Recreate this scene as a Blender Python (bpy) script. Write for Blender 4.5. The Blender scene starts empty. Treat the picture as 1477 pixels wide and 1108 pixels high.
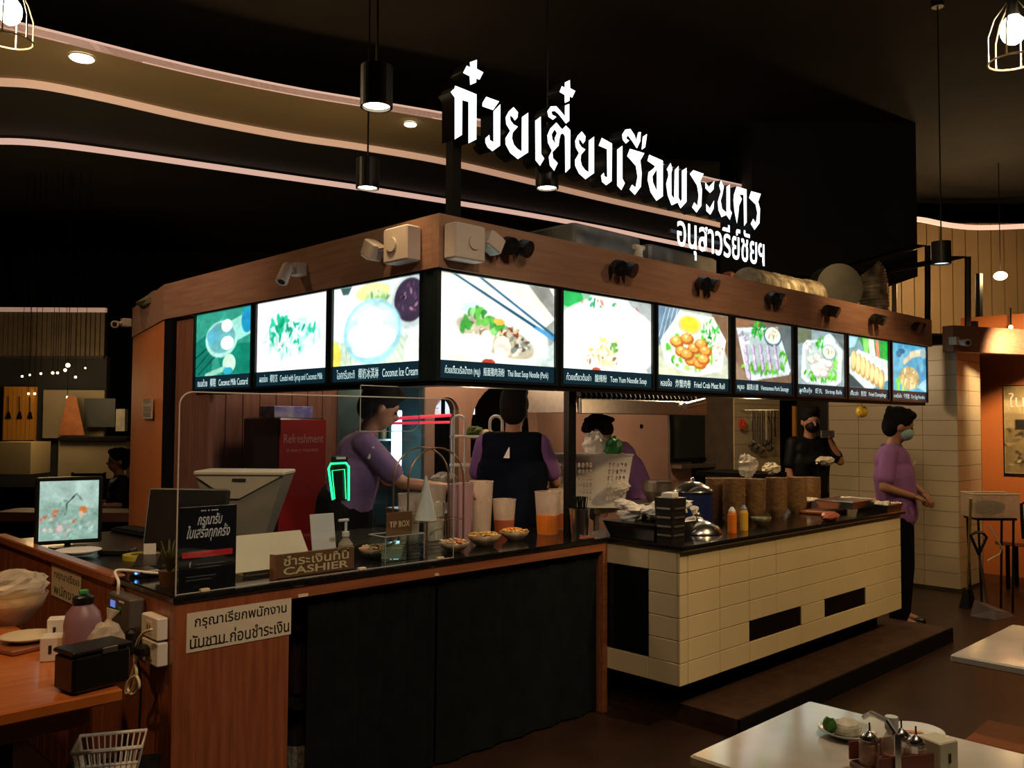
import bpy, math, random
import numpy as np
from mathutils import Matrix, Vector

random.seed(7)
RNG = np.random.default_rng(7)
PI = math.pi
SC = bpy.context.scene
COL = SC.collection

# ------------------------------------------------------------------ camera
FPX, CX, CY, EYE = 1266.0, 738.5, 554.0, 1.6
def _unit(v):
    v = np.array(v, float)
    return v / np.linalg.norm(v)
_xc = _unit((2045 - CX, CY - 614, -FPX))          # direction of the long counter as the camera sees it
_yc = np.array((-490 - CX, CY - 600, -FPX), float)  # direction of the short side
_yc = _unit(_yc - _xc * _yc.dot(_xc))
_zc = np.cross(_xc, _yc)
R_CW = np.array([_xc, _yc, _zc])                  # camera -> world
EYEV = np.array((0.0, 0.0, EYE))
cam = bpy.data.cameras.new('camera')
cam.sensor_width = 36.0
cam.lens = FPX / 1477.0 * 36.0
cam.clip_end = 120
cam_ob = bpy.data.objects.new('camera', cam)
COL.objects.link(cam_ob)
cam_ob.matrix_world = Matrix.Translation((0, 0, EYE)) @ Matrix([list(r) for r in R_CW]).to_4x4()
SC.camera = cam_ob

# real planes of the room measured from the photograph's pixels
def ray(px, py):
    return R_CW @ np.array(((px - CX) / FPX, (CY - py) / FPX, -1.0))
def on_z(px, py, z):
    r = ray(px, py); return EYEV + r * ((z - EYE) / r[2])
def on_x(px, py, x):
    r = ray(px, py); return EYEV + r * (x / r[0])
def on_y(px, py, y):
    r = ray(px, py); return EYEV + r * (y / r[1])
FWD = -R_CW[:, 2].copy(); FWD[2] = 0; FWD = _unit(FWD)
RGT = np.array((FWD[1], -FWD[0], 0.0))
CAMROT = math.atan2(RGT[1], RGT[0])               # turn of a thing that stands square to the camera's aisle
def at_d(px, py, d):
    r = ray(px, py); return EYEV + r * (d / r.dot(FWD))

# ------------------------------------------------------------------ world, exposure, large lights
SC.view_settings.view_transform = 'Standard'
SC.view_settings.look = 'None'
SC.view_settings.gamma = 1.0
SC.view_settings.use_curve_mapping = False
SC.view_settings.exposure = 0.0
w = bpy.data.worlds.new('night_hall')
SC.world = w
w.use_nodes = True
w.node_tree.nodes['Background'].inputs[0].default_value = (0.05, 0.038, 0.028, 1)
w.node_tree.nodes['Background'].inputs[1].default_value = 0.45

def lamp(kind, loc, power, col, size=0.1, target=None, spot=1.6, blend=0.6, name=None):
    l = bpy.data.lights.new(name or 'overhead_spot', kind)
    l.energy = power; l.color = col
    if kind == 'AREA':
        l.size = size
    else:
        l.shadow_soft_size = size
    if kind == 'SPOT':
        l.spot_size = spot; l.spot_blend = blend
    o = bpy.data.objects.new(l.name, l)
    COL.objects.link(o)
    o.location = loc
    if target is not None:
        d = Vector(target) - Vector(loc)
        o.rotation_euler = d.to_track_quat('-Z', 'Y').to_euler()
    return o
WARM = (1.0, 0.66, 0.30)
AMBER = (1.0, 0.55, 0.22)
COOL = (0.75, 0.9, 1.0)
# the hall's downlights, out of frame overhead, then added fill spots
lamp('SPOT', (4.3, -0.5, 4.3), 330, WARM, 0.12, (4.9, 2.6, 0.6), 0.95, 0.8)
lamp('SPOT', (7.4, -0.6, 4.3), 170, WARM, 0.12, (7.4, 2.8, 0.4), 0.95, 0.8)
lamp('SPOT', (2.3, 0.2, 4.2), 150, (1.0, 0.8, 0.55), 0.12, (2.3, 1.0, 0.7), 1.0, 0.8)
lamp('SPOT', (3.9, 0.3, 4.2), 140, (1.0, 0.8, 0.55), 0.12, (3.8, 0.8, 0.7), 1.0, 0.8)
lamp('SPOT', (0.6, 0.9, 4.2), 150, AMBER, 0.12, (1.3, 3.0, 0.5), 1.2, 0.9)
lamp('SPOT', (-0.6, 4.0, 4.2), 150, AMBER, 0.12, (0.6, 4.2, 0.7), 1.2, 0.9)
lamp('SPOT', (2.6, 0.6, 4.0), 75, (1.0, 0.74, 0.55), 0.12, (4.5, 3.3, 2.4), 1.3, 0.9)
lamp('SPOT', (1.6, 0.6, 3.6), 150, (1.0, 0.78, 0.55), 0.10, (2.4, 3.3, 1.05), 1.0, 0.9)  # unseen fill added to brighten the cashier counter and its notices
lamp('SPOT', (-0.4, 5.2, 4.0), 190, (1.0, 0.72, 0.5), 0.10, (2.6, 6.2, 1.9), 1.0, 0.9)  # unseen fill added to brighten the orange end wall

# ------------------------------------------------------------------ materials
MATS = {}
def pbr(name, col, rough=0.55, metal=0.0, emit=None, es=0.0, var=0.0, scale=8.0, spec=None, coat=0.0, stretch=None, bump=0.0, col2=None, trans=0.0, alpha=1.0):
    if name in MATS:
        return MATS[name]
    m = bpy.data.materials.new(name); MATS[name] = m
    m.use_nodes = True
    nt = m.node_tree; p = nt.nodes['Principled BSDF']
    p.inputs['Base Color'].default_value = (*col, 1)
    p.inputs['Roughness'].default_value = rough
    p.inputs['Metallic'].default_value = metal
    if spec is not None: p.inputs['Specular IOR Level'].default_value = spec
    if coat: p.inputs['Coat Weight'].default_value = coat; p.inputs['Coat Roughness'].default_value = 0.12
    if trans: p.inputs['Transmission Weight'].default_value = trans
    if alpha < 1: p.inputs['Alpha'].default_value = alpha
    if emit is not None:
        p.inputs['Emission Color'].default_value = (*emit, 1)
        p.inputs['Emission Strength'].default_value = es
    if var or col2 or bump:
        tc = nt.nodes.new('ShaderNodeTexCoord')
        mp = nt.nodes.new('ShaderNodeMapping')
        mp.inputs['Scale'].default_value = stretch or (1, 1, 1)
        nz = nt.nodes.new('ShaderNodeTexNoise')
        nz.inputs['Scale'].default_value = scale
        nz.inputs['Detail'].default_value = 5
        nt.links.new(tc.outputs['Object'], mp.inputs[0]); nt.links.new(mp.outputs[0], nz.inputs['Vector'])
        if var or col2:
            rp = nt.nodes.new('ShaderNodeValToRGB')
            c2 = col2 or tuple(c * (1 - var) for c in col)
            rp.color_ramp.elements[0].position = 0.35; rp.color_ramp.elements[0].color = (*c2, 1)
            rp.color_ramp.elements[1].position = 0.65; rp.color_ramp.elements[1].color = (*col, 1)
            nt.links.new(nz.outputs['Fac'], rp.inputs[0]); nt.links.new(rp.outputs[0], p.inputs['Base Color'])
        if bump:
            b = nt.nodes.new('ShaderNodeBump'); b.inputs['Strength'].default_value = bump; b.inputs['Distance'].default_value = 0.01
            nt.links.new(nz.outputs['Fac'], b.inputs['Height']); nt.links.new(b.outputs[0], p.inputs['Normal'])
    return m
def glassy(name, tint=(0.9, 0.95, 1.0), gloss=0.08, rough=0.02):
    """thin clear acrylic: see-through with a fresnel sheen"""
    if name in MATS: return MATS[name]
    m = bpy.data.materials.new(name); MATS[name] = m
    m.use_nodes = True; nt = m.node_tree; nt.nodes.clear()
    out = nt.nodes.new('ShaderNodeOutputMaterial'); mx = nt.nodes.new('ShaderNodeMixShader')
    tr = nt.nodes.new('ShaderNodeBsdfTransparent'); gl = nt.nodes.new('ShaderNodeBsdfGlossy')
    lw = nt.nodes.new('ShaderNodeLayerWeight')
    fr = nt.nodes.new('ShaderNodeMath'); fr.operation = 'POWER'; fr.inputs[1].default_value = 5.0
    nt.links.new(lw.outputs['Facing'], fr.inputs[0])
    ad = nt.nodes.new('ShaderNodeMath'); ad.operation = 'ADD'; ad.inputs[1].default_value = gloss * .6; ad.use_clamp = True
    tr.inputs[0].default_value = (*tint, 1); gl.inputs['Roughness'].default_value = rough
    nt.links.new(fr.outputs[0], ad.inputs[0]); nt.links.new(ad.outputs[0], mx.inputs[0])
    nt.links.new(tr.outputs[0], mx.inputs[1]); nt.links.new(gl.outputs[0], mx.inputs[2]); nt.links.new(mx.outputs[0], out.inputs[0])
    return m
def wood(name, c1, c2, rough=0.4, axis='z', coat=0.15, scale=6):
    st = {'z': (7, 7, 0.5), 'x': (0.5, 7, 7), 'y': (7, 0.5, 7)}[axis]
    return pbr(name, c1, rough, col2=c2, scale=scale, stretch=st, coat=coat, bump=0.05)

M_wood = wood('counter_wood', (0.31, 0.100, 0.042), (0.21, 0.062, 0.025))
M_woodx = wood('counter_wood_trim', (0.34, 0.12, 0.05), (0.24, 0.075, 0.03), axis='x')
M_fascia = wood('fascia_wood', (0.36, 0.19, 0.12), (0.28, 0.14, 0.09), axis='x', rough=0.5, coat=0.05)
M_fasciay = wood('fascia_wood_side', (0.36, 0.19, 0.12), (0.28, 0.14, 0.09), axis='y', rough=0.5, coat=0.05)
M_panelwood = wood('panel_wood', (0.26, 0.10, 0.055), (0.18, 0.065, 0.035), rough=0.5)
M_tablewood = pbr('table_wood', (0.62, 0.20, 0.045), 0.28, col2=(0.48, 0.14, 0.03), scale=5, stretch=(1, 6, 1), coat=0.3)
M_stone = pbr('black_granite', (0.012, 0.012, 0.014), 0.12, var=0.6, scale=60)
M_tile = pbr('cream_tile', (0.70, 0.58, 0.35), 0.3, var=0.06, scale=3)
M_grout = pbr('grout', (0.10, 0.07, 0.045), 0.9, var=0.3)
M_black = pbr('black_panel', (0.005, 0.005, 0.006), 0.6, var=0.2, spec=0.15)
M_blackgloss = pbr('black_plastic', (0.010, 0.010, 0.012), 0.3, var=0.2)
M_blackmetal = pbr('black_metal', (0.014, 0.014, 0.016), 0.4, metal=0.3, var=0.2)
M_dark = pbr('dark_paint', (0.030, 0.030, 0.032), 0.85, var=0.3, scale=2)
M_ceil = pbr('ceiling_black', (0.034, 0.027, 0.022), 0.9, var=0.3, scale=1)
M_white = pbr('white_plastic', (0.78, 0.76, 0.72), 0.4, var=0.05)
M_cream = pbr('cream_plastic', (0.75, 0.66, 0.48), 0.45, var=0.08)
M_steel = pbr('stainless_steel', (0.62, 0.60, 0.57), 0.22, metal=1.0, var=0.1)
M_steelb = pbr('brushed_steel', (0.5, 0.47, 0.42), 0.4, metal=1.0, var=0.15, scale=20)
M_orange = pbr('orange_wall_paint', (0.60, 0.17, 0.035), 0.6, var=0.1, scale=2)
M_plaster = pbr('pink_plaster', (0.42, 0.24, 0.18), 0.8, var=0.15, scale=3)
M_skin = pbr('skin', (0.36, 0.17, 0.10), 0.5, var=0.1)
M_hair = pbr('hair_black', (0.006, 0.005, 0.005), 0.85, var=0.3, scale=40, spec=0.15)
M_purple = pbr('purple_polo', (0.22, 0.10, 0.33), 0.8, var=0.1)
M_navy = pbr('navy_vest', (0.004, 0.006, 0.014), 0.9, var=0.2, spec=0.08)
M_trouser = pbr('black_trousers', (0.004, 0.004, 0.006), 0.9, var=0.2, spec=0.08)
M_marble = pbr('marble_top', (0.66, 0.60, 0.50), 0.10, col2=(0.50, 0.45, 0.38), scale=3.2, coat=0.6)
M_glass = glassy('clear_acrylic')
M_frost = pbr('frosted_plastic', (0.75, 0.62, 0.5), 0.35, alpha=0.35, var=0.05)
M_bag = pbr('clear_bag_plastic', (0.8, 0.76, 0.66), 0.3, alpha=0.5, var=0.1)
M_text_w = pbr('white_lettering', (0.85, 0.82, 0.78), 0.6, var=0.05)
M_text_k = pbr('black_lettering', (0.01, 0.01, 0.01), 0.6, var=0.05)
M_gold = pbr('gold_lettering', (0.90, 0.68, 0.36), 0.5, var=0.05)

# ------------------------------------------------------------------ mesh building
def rotz(a):
    c, s = math.cos(a), math.sin(a)
    return np.array(((c, -s, 0), (s, c, 0), (0, 0, 1.0)))
def frame_from(d):
    d = _unit(d)
    up = np.array((0, 0, 1.0)) if abs(d[2]) < 0.95 else np.array((1.0, 0, 0))
    a = _unit(np.cross(up, d)); b = np.cross(d, a)
    return a, b, d
class MB:
    def __init__(s):
        s.v = []; s.f = []; s.n = 0
    def add(s, vs, fs):
        vs = np.asarray(vs, float)
        s.v.append(vs); s.f.extend([tuple(i + s.n for i in f) for f in fs]); s.n += len(vs); return s
    def box(s, x0, x1, y0, y1, z0, z1):
        v = [(x, y, z) for z in (z0, z1) for y in (y0, y1) for x in (x0, x1)]
        return s.add(v, [(0, 2, 3, 1), (4, 5, 7, 6), (0, 1, 5, 4), (2, 6, 7, 3), (0, 4, 6, 2), (1, 3, 7, 5)])
    def obox(s, c, size, rz=0.0, R=None, bev=0.0):
        hx, hy, hz = [a / 2 for a in size]
        R = rotz(rz) if R is None else R
        if bev <= 0:
            v = np.array([(x, y, z) for z in (-hz, hz) for y in (-hy, hy) for x in (-hx, hx)])
            return s.add(v @ R.T + np.array(c), [(0, 2, 3, 1), (4, 5, 7, 6), (0, 1, 5, 4), (2, 6, 7, 3), (0, 4, 6, 2), (1, 3, 7, 5)])
        b = min(bev, hx, hy, hz) * 0.98
        prof = [(-hz, -b), (-hz + b, 0), (hz - b, 0), (hz, -b)]
        rows = []
        for z, o in prof:
            ring = []
            for sx, sy in ((1, 1), (-1, 1), (-1, -1), (1, -1)):
                ex, ey = hx + o, hy + o
                pts = [(sx * ex, sy * (ey - b)), (sx * (ex - b), sy * ey)]
                if sx * sy < 0: pts = pts[::-1]
                ring += [(px, py, z) for px, py in pts]
            rows.append(ring)
        n = 8; v = np.array([p for r in rows for p in r])
        f = [tuple(reversed(range(n))), tuple(range(3 * n, 4 * n))]
        for k in range(3):
            for i in range(n):
                j = (i + 1) % n
                f.append((k * n + i, k * n + j, (k + 1) * n + j, (k + 1) * n + i))
        return s.add(v @ R.T + np.array(c), f)
    def lathe(s, prof, c=(0, 0, 0), n=20, R=None, caps=True):
        v = []; f = []
        for r, z in prof:
            for i in range(n):
                a = 2 * PI * i / n
                v.append((r * math.cos(a), r * math.sin(a), z))
        m = len(prof)
        for k in range(m - 1):
            for i in range(n):
                j = (i + 1) % n
                f.append((k * n + i, k * n + j, (k + 1) * n + j, (k + 1) * n + i))
        if caps:
            f.append(tuple(reversed(range(n)))); f.append(tuple(range((m - 1) * n, m * n)))
        v = np.array(v)
        if R is not None: v = v @ R.T
        return s.add(v + np.array(c), f)
    def cyl(s, a, b, r, r2=None, n=12):
        a = np.array(a, float); b = np.array(b, float); r2 = r if r2 is None else r2
        A, B, D = frame_from(b - a)
        v = []
        for p, q in ((a, r), (b, r2)):
            for i in range(n):
                t = 2 * PI * i / n
                v.append(p + q * (math.cos(t) * A + math.sin(t) * B))
        f = [tuple(reversed(range(n))), tuple(range(n, 2 * n))]
        f += [(i, (i + 1) % n, n + (i + 1) % n, n + i) for i in range(n)]
        return s.add(v, f)
    def tube(s, pts, r, n=8):
        pts = [np.array(p, float) for p in pts]
        v = []; m = len(pts); A = None
        for k, p in enumerate(pts):
            d = _unit(pts[min(k + 1, m - 1)] - pts[max(k - 1, 0)])
            if A is None: A, B, _ = frame_from(d)
            else:
                A = A - d * A.dot(d); A = _unit(A); B = np.cross(d, A)
            rr = r[k] if hasattr(r, '__len__') else r
            for i in range(n):
                t = 2 * PI * i / n
                v.append(p + rr * (math.cos(t) * A + math.sin(t) * B))
        f = [tuple(reversed(range(n))), tuple(range((m - 1) * n, m * n))]
        for k in range(m - 1):
            f += [(k * n + i, k * n + (i + 1) % n, (k + 1) * n + (i + 1) % n, (k + 1) * n + i) for i in range(n)]
        return s.add(v, f)
    def ball(s, c, rad, n=12, m=8, R=None, jit=0.0):
        rad = (rad,) * 3 if not hasattr(rad, '__len__') else rad
        v = [(0, 0, -1)]
        for k in range(1, m):
            ph = -PI / 2 + PI * k / m
            for i in range(n):
                t = 2 * PI * i / n
                v.append((math.cos(ph) * math.cos(t), math.cos(ph) * math.sin(t), math.sin(ph)))
        v.append((0, 0, 1))
        v = np.array(v)
        if jit: v = v * (1 + RNG.uniform(-jit, jit, (len(v), 1)))
        v = v * np.array(rad)
        if R is not None: v = v @ R.T
        f = [(0, 1 + (i + 1) % n, 1 + i) for i in range(n)]
        for k in range(m - 2):
            f += [(1 + k * n + i, 1 + k * n + (i + 1) % n, 1 + (k + 1) * n + (i + 1) % n, 1 + (k + 1) * n + i) for i in range(n)]
        L = len(v) - 1; o = 1 + (m - 2) * n
        f += [(o + i, o + (i + 1) % n, L) for i in range(n)]
        return s.add(v + np.array(c), f)
    def prism(s, pts, z0, z1):
        n = len(pts)
        v = [(x, y, z0) for x, y in pts] + [(x, y, z1) for x, y in pts]
        f = [tuple(reversed(range(n))), tuple(range(n, 2 * n))] + [(i, (i + 1) % n, n + (i + 1) % n, n + i) for i in range(n)]
        return s.add(v, f)
    def hull(s, bot, top):
        """solid between two loops with the same number of points"""
        n = len(bot)
        f = [tuple(reversed(range(n))), tuple(range(n, 2 * n))] + [(i, (i + 1) % n, n + (i + 1) % n, n + i) for i in range(n)]
        return s.add(list(bot) + list(top), f)
    def quad(s, a, b, c, d):
        return s.add([a, b, c, d], [(0, 1, 2, 3)])
    def mesh(s, name, smooth=False):
        me = bpy.data.meshes.new(name)
        v = np.concatenate(s.v) if s.v else np.zeros((0, 3))
        me.from_pydata(v.tolist(), [], s.f)
        if smooth: me.shade_smooth()
        me.update()
        return me

def mat_of(o):
    return Matrix.Translation(o.location) @ o.rotation_euler.to_matrix().to_4x4()
def thing(name, label, cat, loc=(0, 0, 0), rz=0.0, group=None):
    o = bpy.data.objects.new(name, None); COL.objects.link(o)
    o.location = [float(c) for c in loc]; o.rotation_euler = (0, 0, rz)
    o.empty_display_size = 0.05
    o['label'] = label; o['category'] = cat
    if group: o['group'] = group
    return o
def tag(o, label, cat, group=None):
    o['label'] = label; o['category'] = cat
    if group: o['group'] = group
    return o
def part(name, mb, mat, parent=None, smooth=False, local=False, label=None):
    """link mb as one object; verts are world coordinates unless local"""
    me = mb if isinstance(mb, bpy.types.Mesh) else mb.mesh(name, smooth)
    o = bpy.data.objects.new(name, me); COL.objects.link(o)
    if mat is not None and not me.materials: me.materials.append(mat)
    if parent is not None:
        if not local:
            m = Matrix.Identity(4); p = parent
            while p is not None:
                m = mat_of(p) @ m; p = p.parent
            me.transform(m.inverted())
        o.parent = parent
    elif not local and len(me.vertices):
        co = np.empty(len(me.vertices) * 3); me.vertices.foreach_get('co', co); co = co.reshape(-1, 3)
        lo, hi = co.min(0), co.max(0)
        c = Vector(((lo[0] + hi[0]) / 2, (lo[1] + hi[1]) / 2, lo[2]))
        me.transform(Matrix.Translation(-c)); o.location = c
    if label: o['label'] = label
    return o
def struct(name, mb, mat, **k):
    o = part(name, mb, mat, **k); o['kind'] = 'structure'; return o
def smooth(o): o.data.shade_smooth(); return o
def autosmooth(me, ang=40):
    me.shade_smooth()
    try: me.set_sharp_from_angle(angle=math.radians(ang))
    except Exception: pass
def dup(root, loc, rz=None, label=None, group=None):
    r = root.copy(); COL.objects.link(r); r.location = [float(c) for c in loc]
    if rz is not None: r.rotation_euler = (0, 0, rz)
    if label: r['label'] = label
    if group: r['group'] = group
    for ch in root.children:
        c = ch.copy(); COL.objects.link(c); c.parent = r
        for g in ch.children:
            d = g.copy(); COL.objects.link(d); d.parent = c
    return r
_faces = {'-y': Matrix(((1, 0, 0), (0, 0, -1), (0, 1, 0))), '-x': Matrix(((0, 0, -1), (-1, 0, 0), (0, 1, 0))),
          'up': Matrix(((1, 0, 0), (0, 1, 0), (0, 0, 1)))}
def face_frame(n, up=(0, 0, 1)):
    """rotation whose z is the facing direction n and y is up-ish"""
    n = _unit(n); x = _unit(np.cross(up, n)); y = np.cross(n, x)
    return Matrix(np.array((x, y, n)).T.tolist())
def text(name, body, origin, face, mat, parent, height=None, width=None, bold=0.0, depth=0.0008, align='LEFT', label=None, shear=0.0, fit=None):
    """lettering lying on a surface, its lower left corner at origin; size from width and/or height"""
    c = bpy.data.curves.new(name, 'FONT'); c.body = body; c.size = 1; c.offset = bold; c.shear = shear
    c.align_x = 'LEFT'; c.resolution_u = 3
    t = bpy.data.objects.new(name, c); COL.objects.link(t)
    dg = bpy.context.evaluated_depsgraph_get(); dg.update()
    me = bpy.data.meshes.new_from_object(t.evaluated_get(dg))
    bpy.data.objects.remove(t)
    co = np.empty(len(me.vertices) * 3); me.vertices.foreach_get('co', co); co = co.reshape(-1, 3)
    lo, hi = co.min(0), co.max(0)
    sx = (width / (hi[0] - lo[0])) if width else None
    sy = (height / (hi[1] - lo[1])) if height else None
    sx = sx or sy; sy = sy or sx
    co = (co - np.array((lo[0], lo[1], 0))) * np.array((sx, sy, 0))
    co[:, 2] = depth
    F = np.array(_faces[face] if isinstance(face, str) else face)
    co = co @ F.T + np.array(origin)
    me.vertices.foreach_set('co', co.ravel())
    me.materials.clear(); me.update()
    return part(name, me, mat, parent, label=label)
def outline_mesh(name, loops, depth, to_world, mat_face, mat_side):
    """letter solid: 2D loops (with holes) filled, given depth; to_world maps (u, v, w) rows to world rows"""
    c = bpy.data.curves.new(name, 'CURVE'); c.dimensions = '2D'; c.fill_mode = 'BOTH'; c.extrude = depth / 2
    for lp in loops:
        sp = c.splines.new('POLY'); sp.points.add(len(lp) - 1)
        for k, (x, y) in enumerate(lp): sp.points[k].co = (x, y, 0, 1)
        sp.use_cyclic_u = True
    t = bpy.data.objects.new(name, c); COL.objects.link(t)
    dg = bpy.context.evaluated_depsgraph_get(); dg.update()
    me = bpy.data.meshes.new_from_object(t.evaluated_get(dg))
    bpy.data.objects.remove(t)
    co = np.empty(len(me.vertices) * 3); me.vertices.foreach_get('co', co); co = co.reshape(-1, 3)
    nz = [abs(p.normal.z) > 0.5 and p.center.z > 0 for p in me.polygons]
    co = to_world(co); me.vertices.foreach_set('co', co.ravel())
    me.materials.clear(); me.materials.append(mat_face); me.materials.append(mat_side)
    for p, fr in zip(me.polygons, nz): p.material_index = 0 if fr else 1
    me.update(); return me

# ------------------------------------------------------------------ the hall
f = MB().box(-14, 26, -10, 26, -0.1, 0.0)
M_floor = pbr('floor_brown', (0.036, 0.018, 0.012), 0.38, col2=(0.022, 0.011, 0.008), scale=2.5, bump=0.1)
struct('floor', f, M_floor)
CZ = 5.2
struct('ceiling', MB().box(-14, 26, -10, 26, CZ, CZ + 0.1), M_ceil)
def wall_at(name, a, b, z0, z1, mat, th=0.15):
    a = np.array(a, float); b = np.array(b, float); d = _unit(b - a); L = np.linalg.norm(b - a)
    c = (a + b) / 2
    m = MB().obox((c[0], c[1], (z0 + z1) / 2), (L, th, z1 - z0), math.atan2(d[1], d[0]))
    return struct(name, m, mat)
pL = at_d(-160, 600, 19.0); pR = at_d(1650, 600, 19.0)
wall_at('wall_back', pL[:2] , pR[:2], 0, CZ, M_dark)
wall_at('wall_left', (-3.4, -4), pL[:2], 0, CZ, M_dark)
wall_at('wall_right', pR[:2], (16, -4), 0, CZ, M_dark)

# raised platform around the tiled counter
PZ = 0.1
pf = MB().box(3.95, 6.83, 2.42, 6.4, 0.0, PZ)
M_plat = pbr('platform_brown', (0.062, 0.028, 0.015), 0.6, col2=(0.040, 0.017, 0.010), scale=14, bump=0.15)
struct('floor_platform', pf, M_plat)
struct('trim_2', MB().box(3.94, 6.84, 2.405, 2.42, 0.0, PZ + 0.004), M_black)
struct('floor_kiosk', MB().box(2.62, 9.0, 3.8, 7.2, 0.0, PZ - 0.002), M_plat)

# curved, stepped soffit, with cove light put into its edges as emission
SZ = 4.5
M_cove = pbr('cove_lip_glow', (0.8, 0.7, 0.68), 0.5, emit=(1.0, 0.62, 0.50), es=0.62)  # the lips are no lamps; light falling on them is put in as glow
M_cove2 = pbr('cove_lip_glow_dim', (0.8, 0.7, 0.6), 0.5, emit=(1.0, 0.56, 0.36), es=0.42)
M_soffit = pbr('soffit_tan', (0.30, 0.23, 0.13), 0.8, var=0.1, scale=1)
def smooth_path(pts, n=8):
    """catmull-rom through points"""
    P = [np.array(p, float) for p in pts]; P = [2 * P[0] - P[1]] + P + [2 * P[-1] - P[-2]]
    out = []
    for i in range(1, len(P) - 2):
        for k in range(n):
            t = k / n
            out.append(0.5 * ((2 * P[i]) + (P[i + 1] - P[i - 1]) * t + (2 * P[i - 1] - 5 * P[i] + 4 * P[i + 1] - P[i + 2]) * t * t + (3 * P[i] - P[i - 1] - 3 * P[i + 1] + P[i + 2]) * t ** 3))
    out.append(P[-2]); return out
def cove_line(px, z): return smooth_path([on_z(x, y, z) for x, y in px])
L1 = cove_line([(-520, -60), (-240, -15), (-60, 25), (0, 38), (100, 62), (220, 92), (320, 115), (430, 137), (520, 152), (640, 172), (760, 195), (880, 222), (1000, 258), (1075, 275)], SZ)
L2 = cove_line([(-520, 150), (-240, 125), (-60, 112), (0, 112), (60, 117), (150, 135), (280, 165), (420, 192), (520, 207), (640, 228), (760, 256), (880, 285), (1000, 312), (1075, 330)], SZ)
L3 = cove_line([(-520, 250), (-240, 222), (-60, 202), (0, 199), (60, 202), (150, 213), (300, 235), (430, 254), (540, 270), (640, 286), (760, 306), (880, 328), (960, 345), (1075, 368)], SZ)
def band(A, B, z):
    m = MB(); n = len(A)
    v = [(p[0], p[1], z) for p in A] + [(p[0], p[1], z) for p in B]
    v += [(p[0], p[1], z + 0.05) for p in A] + [(p[0], p[1], z + 0.05) for p in B]
    f = []
    for i in range(n - 1):
        f += [(i, i + 1, n + i + 1, n + i), (2 * n + i, 3 * n + i, 3 * n + i + 1, 2 * n + i + 1), (i, 2 * n + i, 2 * n + i + 1, i + 1), (n + i, n + i + 1, 3 * n + i + 1, 3 * n + i)]
    return m.add(v, f)
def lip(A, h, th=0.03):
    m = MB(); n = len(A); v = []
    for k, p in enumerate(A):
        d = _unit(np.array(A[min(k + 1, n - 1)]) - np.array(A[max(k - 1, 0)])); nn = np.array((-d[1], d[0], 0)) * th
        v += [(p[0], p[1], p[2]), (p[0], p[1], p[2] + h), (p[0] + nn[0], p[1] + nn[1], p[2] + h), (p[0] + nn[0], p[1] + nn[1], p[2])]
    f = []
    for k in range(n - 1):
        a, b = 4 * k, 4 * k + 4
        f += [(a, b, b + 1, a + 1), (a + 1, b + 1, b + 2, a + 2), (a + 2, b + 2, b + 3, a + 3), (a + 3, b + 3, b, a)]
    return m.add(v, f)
struct('ceiling_soffit', band(L1, L2, SZ), M_soffit)
struct('ceiling_lower', band(L2, L3, SZ + 0.03), M_dark)
def down(A, h): return [p - np.array((0, 0, h)) for p in A]
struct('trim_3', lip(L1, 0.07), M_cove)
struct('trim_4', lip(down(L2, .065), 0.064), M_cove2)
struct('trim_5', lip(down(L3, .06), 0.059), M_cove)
lamp('SPOT', (4.2, 6.2, 2.75), 45, WARM, .2, (4.0, 6.6, SZ), 2.4, .9, 'soffit_fill_light')  # unseen spot added above the roof to brighten the tan soffit
lamp('SPOT', (2.0, 7.0, 2.75), 38, WARM, .2, (1.6, 7.4, SZ), 2.4, .9, 'soffit_fill_light')  # second added spot, also only there to brighten the soffit
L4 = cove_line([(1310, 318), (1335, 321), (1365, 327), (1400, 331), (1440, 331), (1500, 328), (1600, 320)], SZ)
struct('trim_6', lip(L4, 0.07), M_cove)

# recessed downlights in the soffit
M_bulb = pbr('lamp_glow', (1, 0.95, 0.85), 0.4, emit=(1.0, 0.86, 0.62), es=14)
M_bulbcool = pbr('lamp_glow_cool', (1, 1, 1), 0.4, emit=(0.72, 0.85, 1.0), es=1.6)
for (px, py, r, lab) in ((118, 82, 0.085, 'round recessed downlight in the tan soffit near the caged bulb'), (592, 178, 0.055, 'small recessed downlight in the tan soffit beside the large pendant')):
    c = on_z(px, py, SZ - 0.005)
    t = thing('recessed_downlight', lab, 'ceiling light', c)
    part('bezel', MB().lathe([(r * 1.15, -0.012), (r * 1.15, 0.0), (r, 0.0), (r, -0.012)], n=20, caps=False), M_steelb, t, local=True)
    part('diffuser', MB().lathe([(r, -0.02), (r, -0.004)], n=20), M_bulb, t, local=True)
    lamp('SPOT', (c[0], c[1], c[2] - 0.05), 60, WARM, 0.05, (c[0], c[1], 0), 1.4, 0.8)

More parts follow.
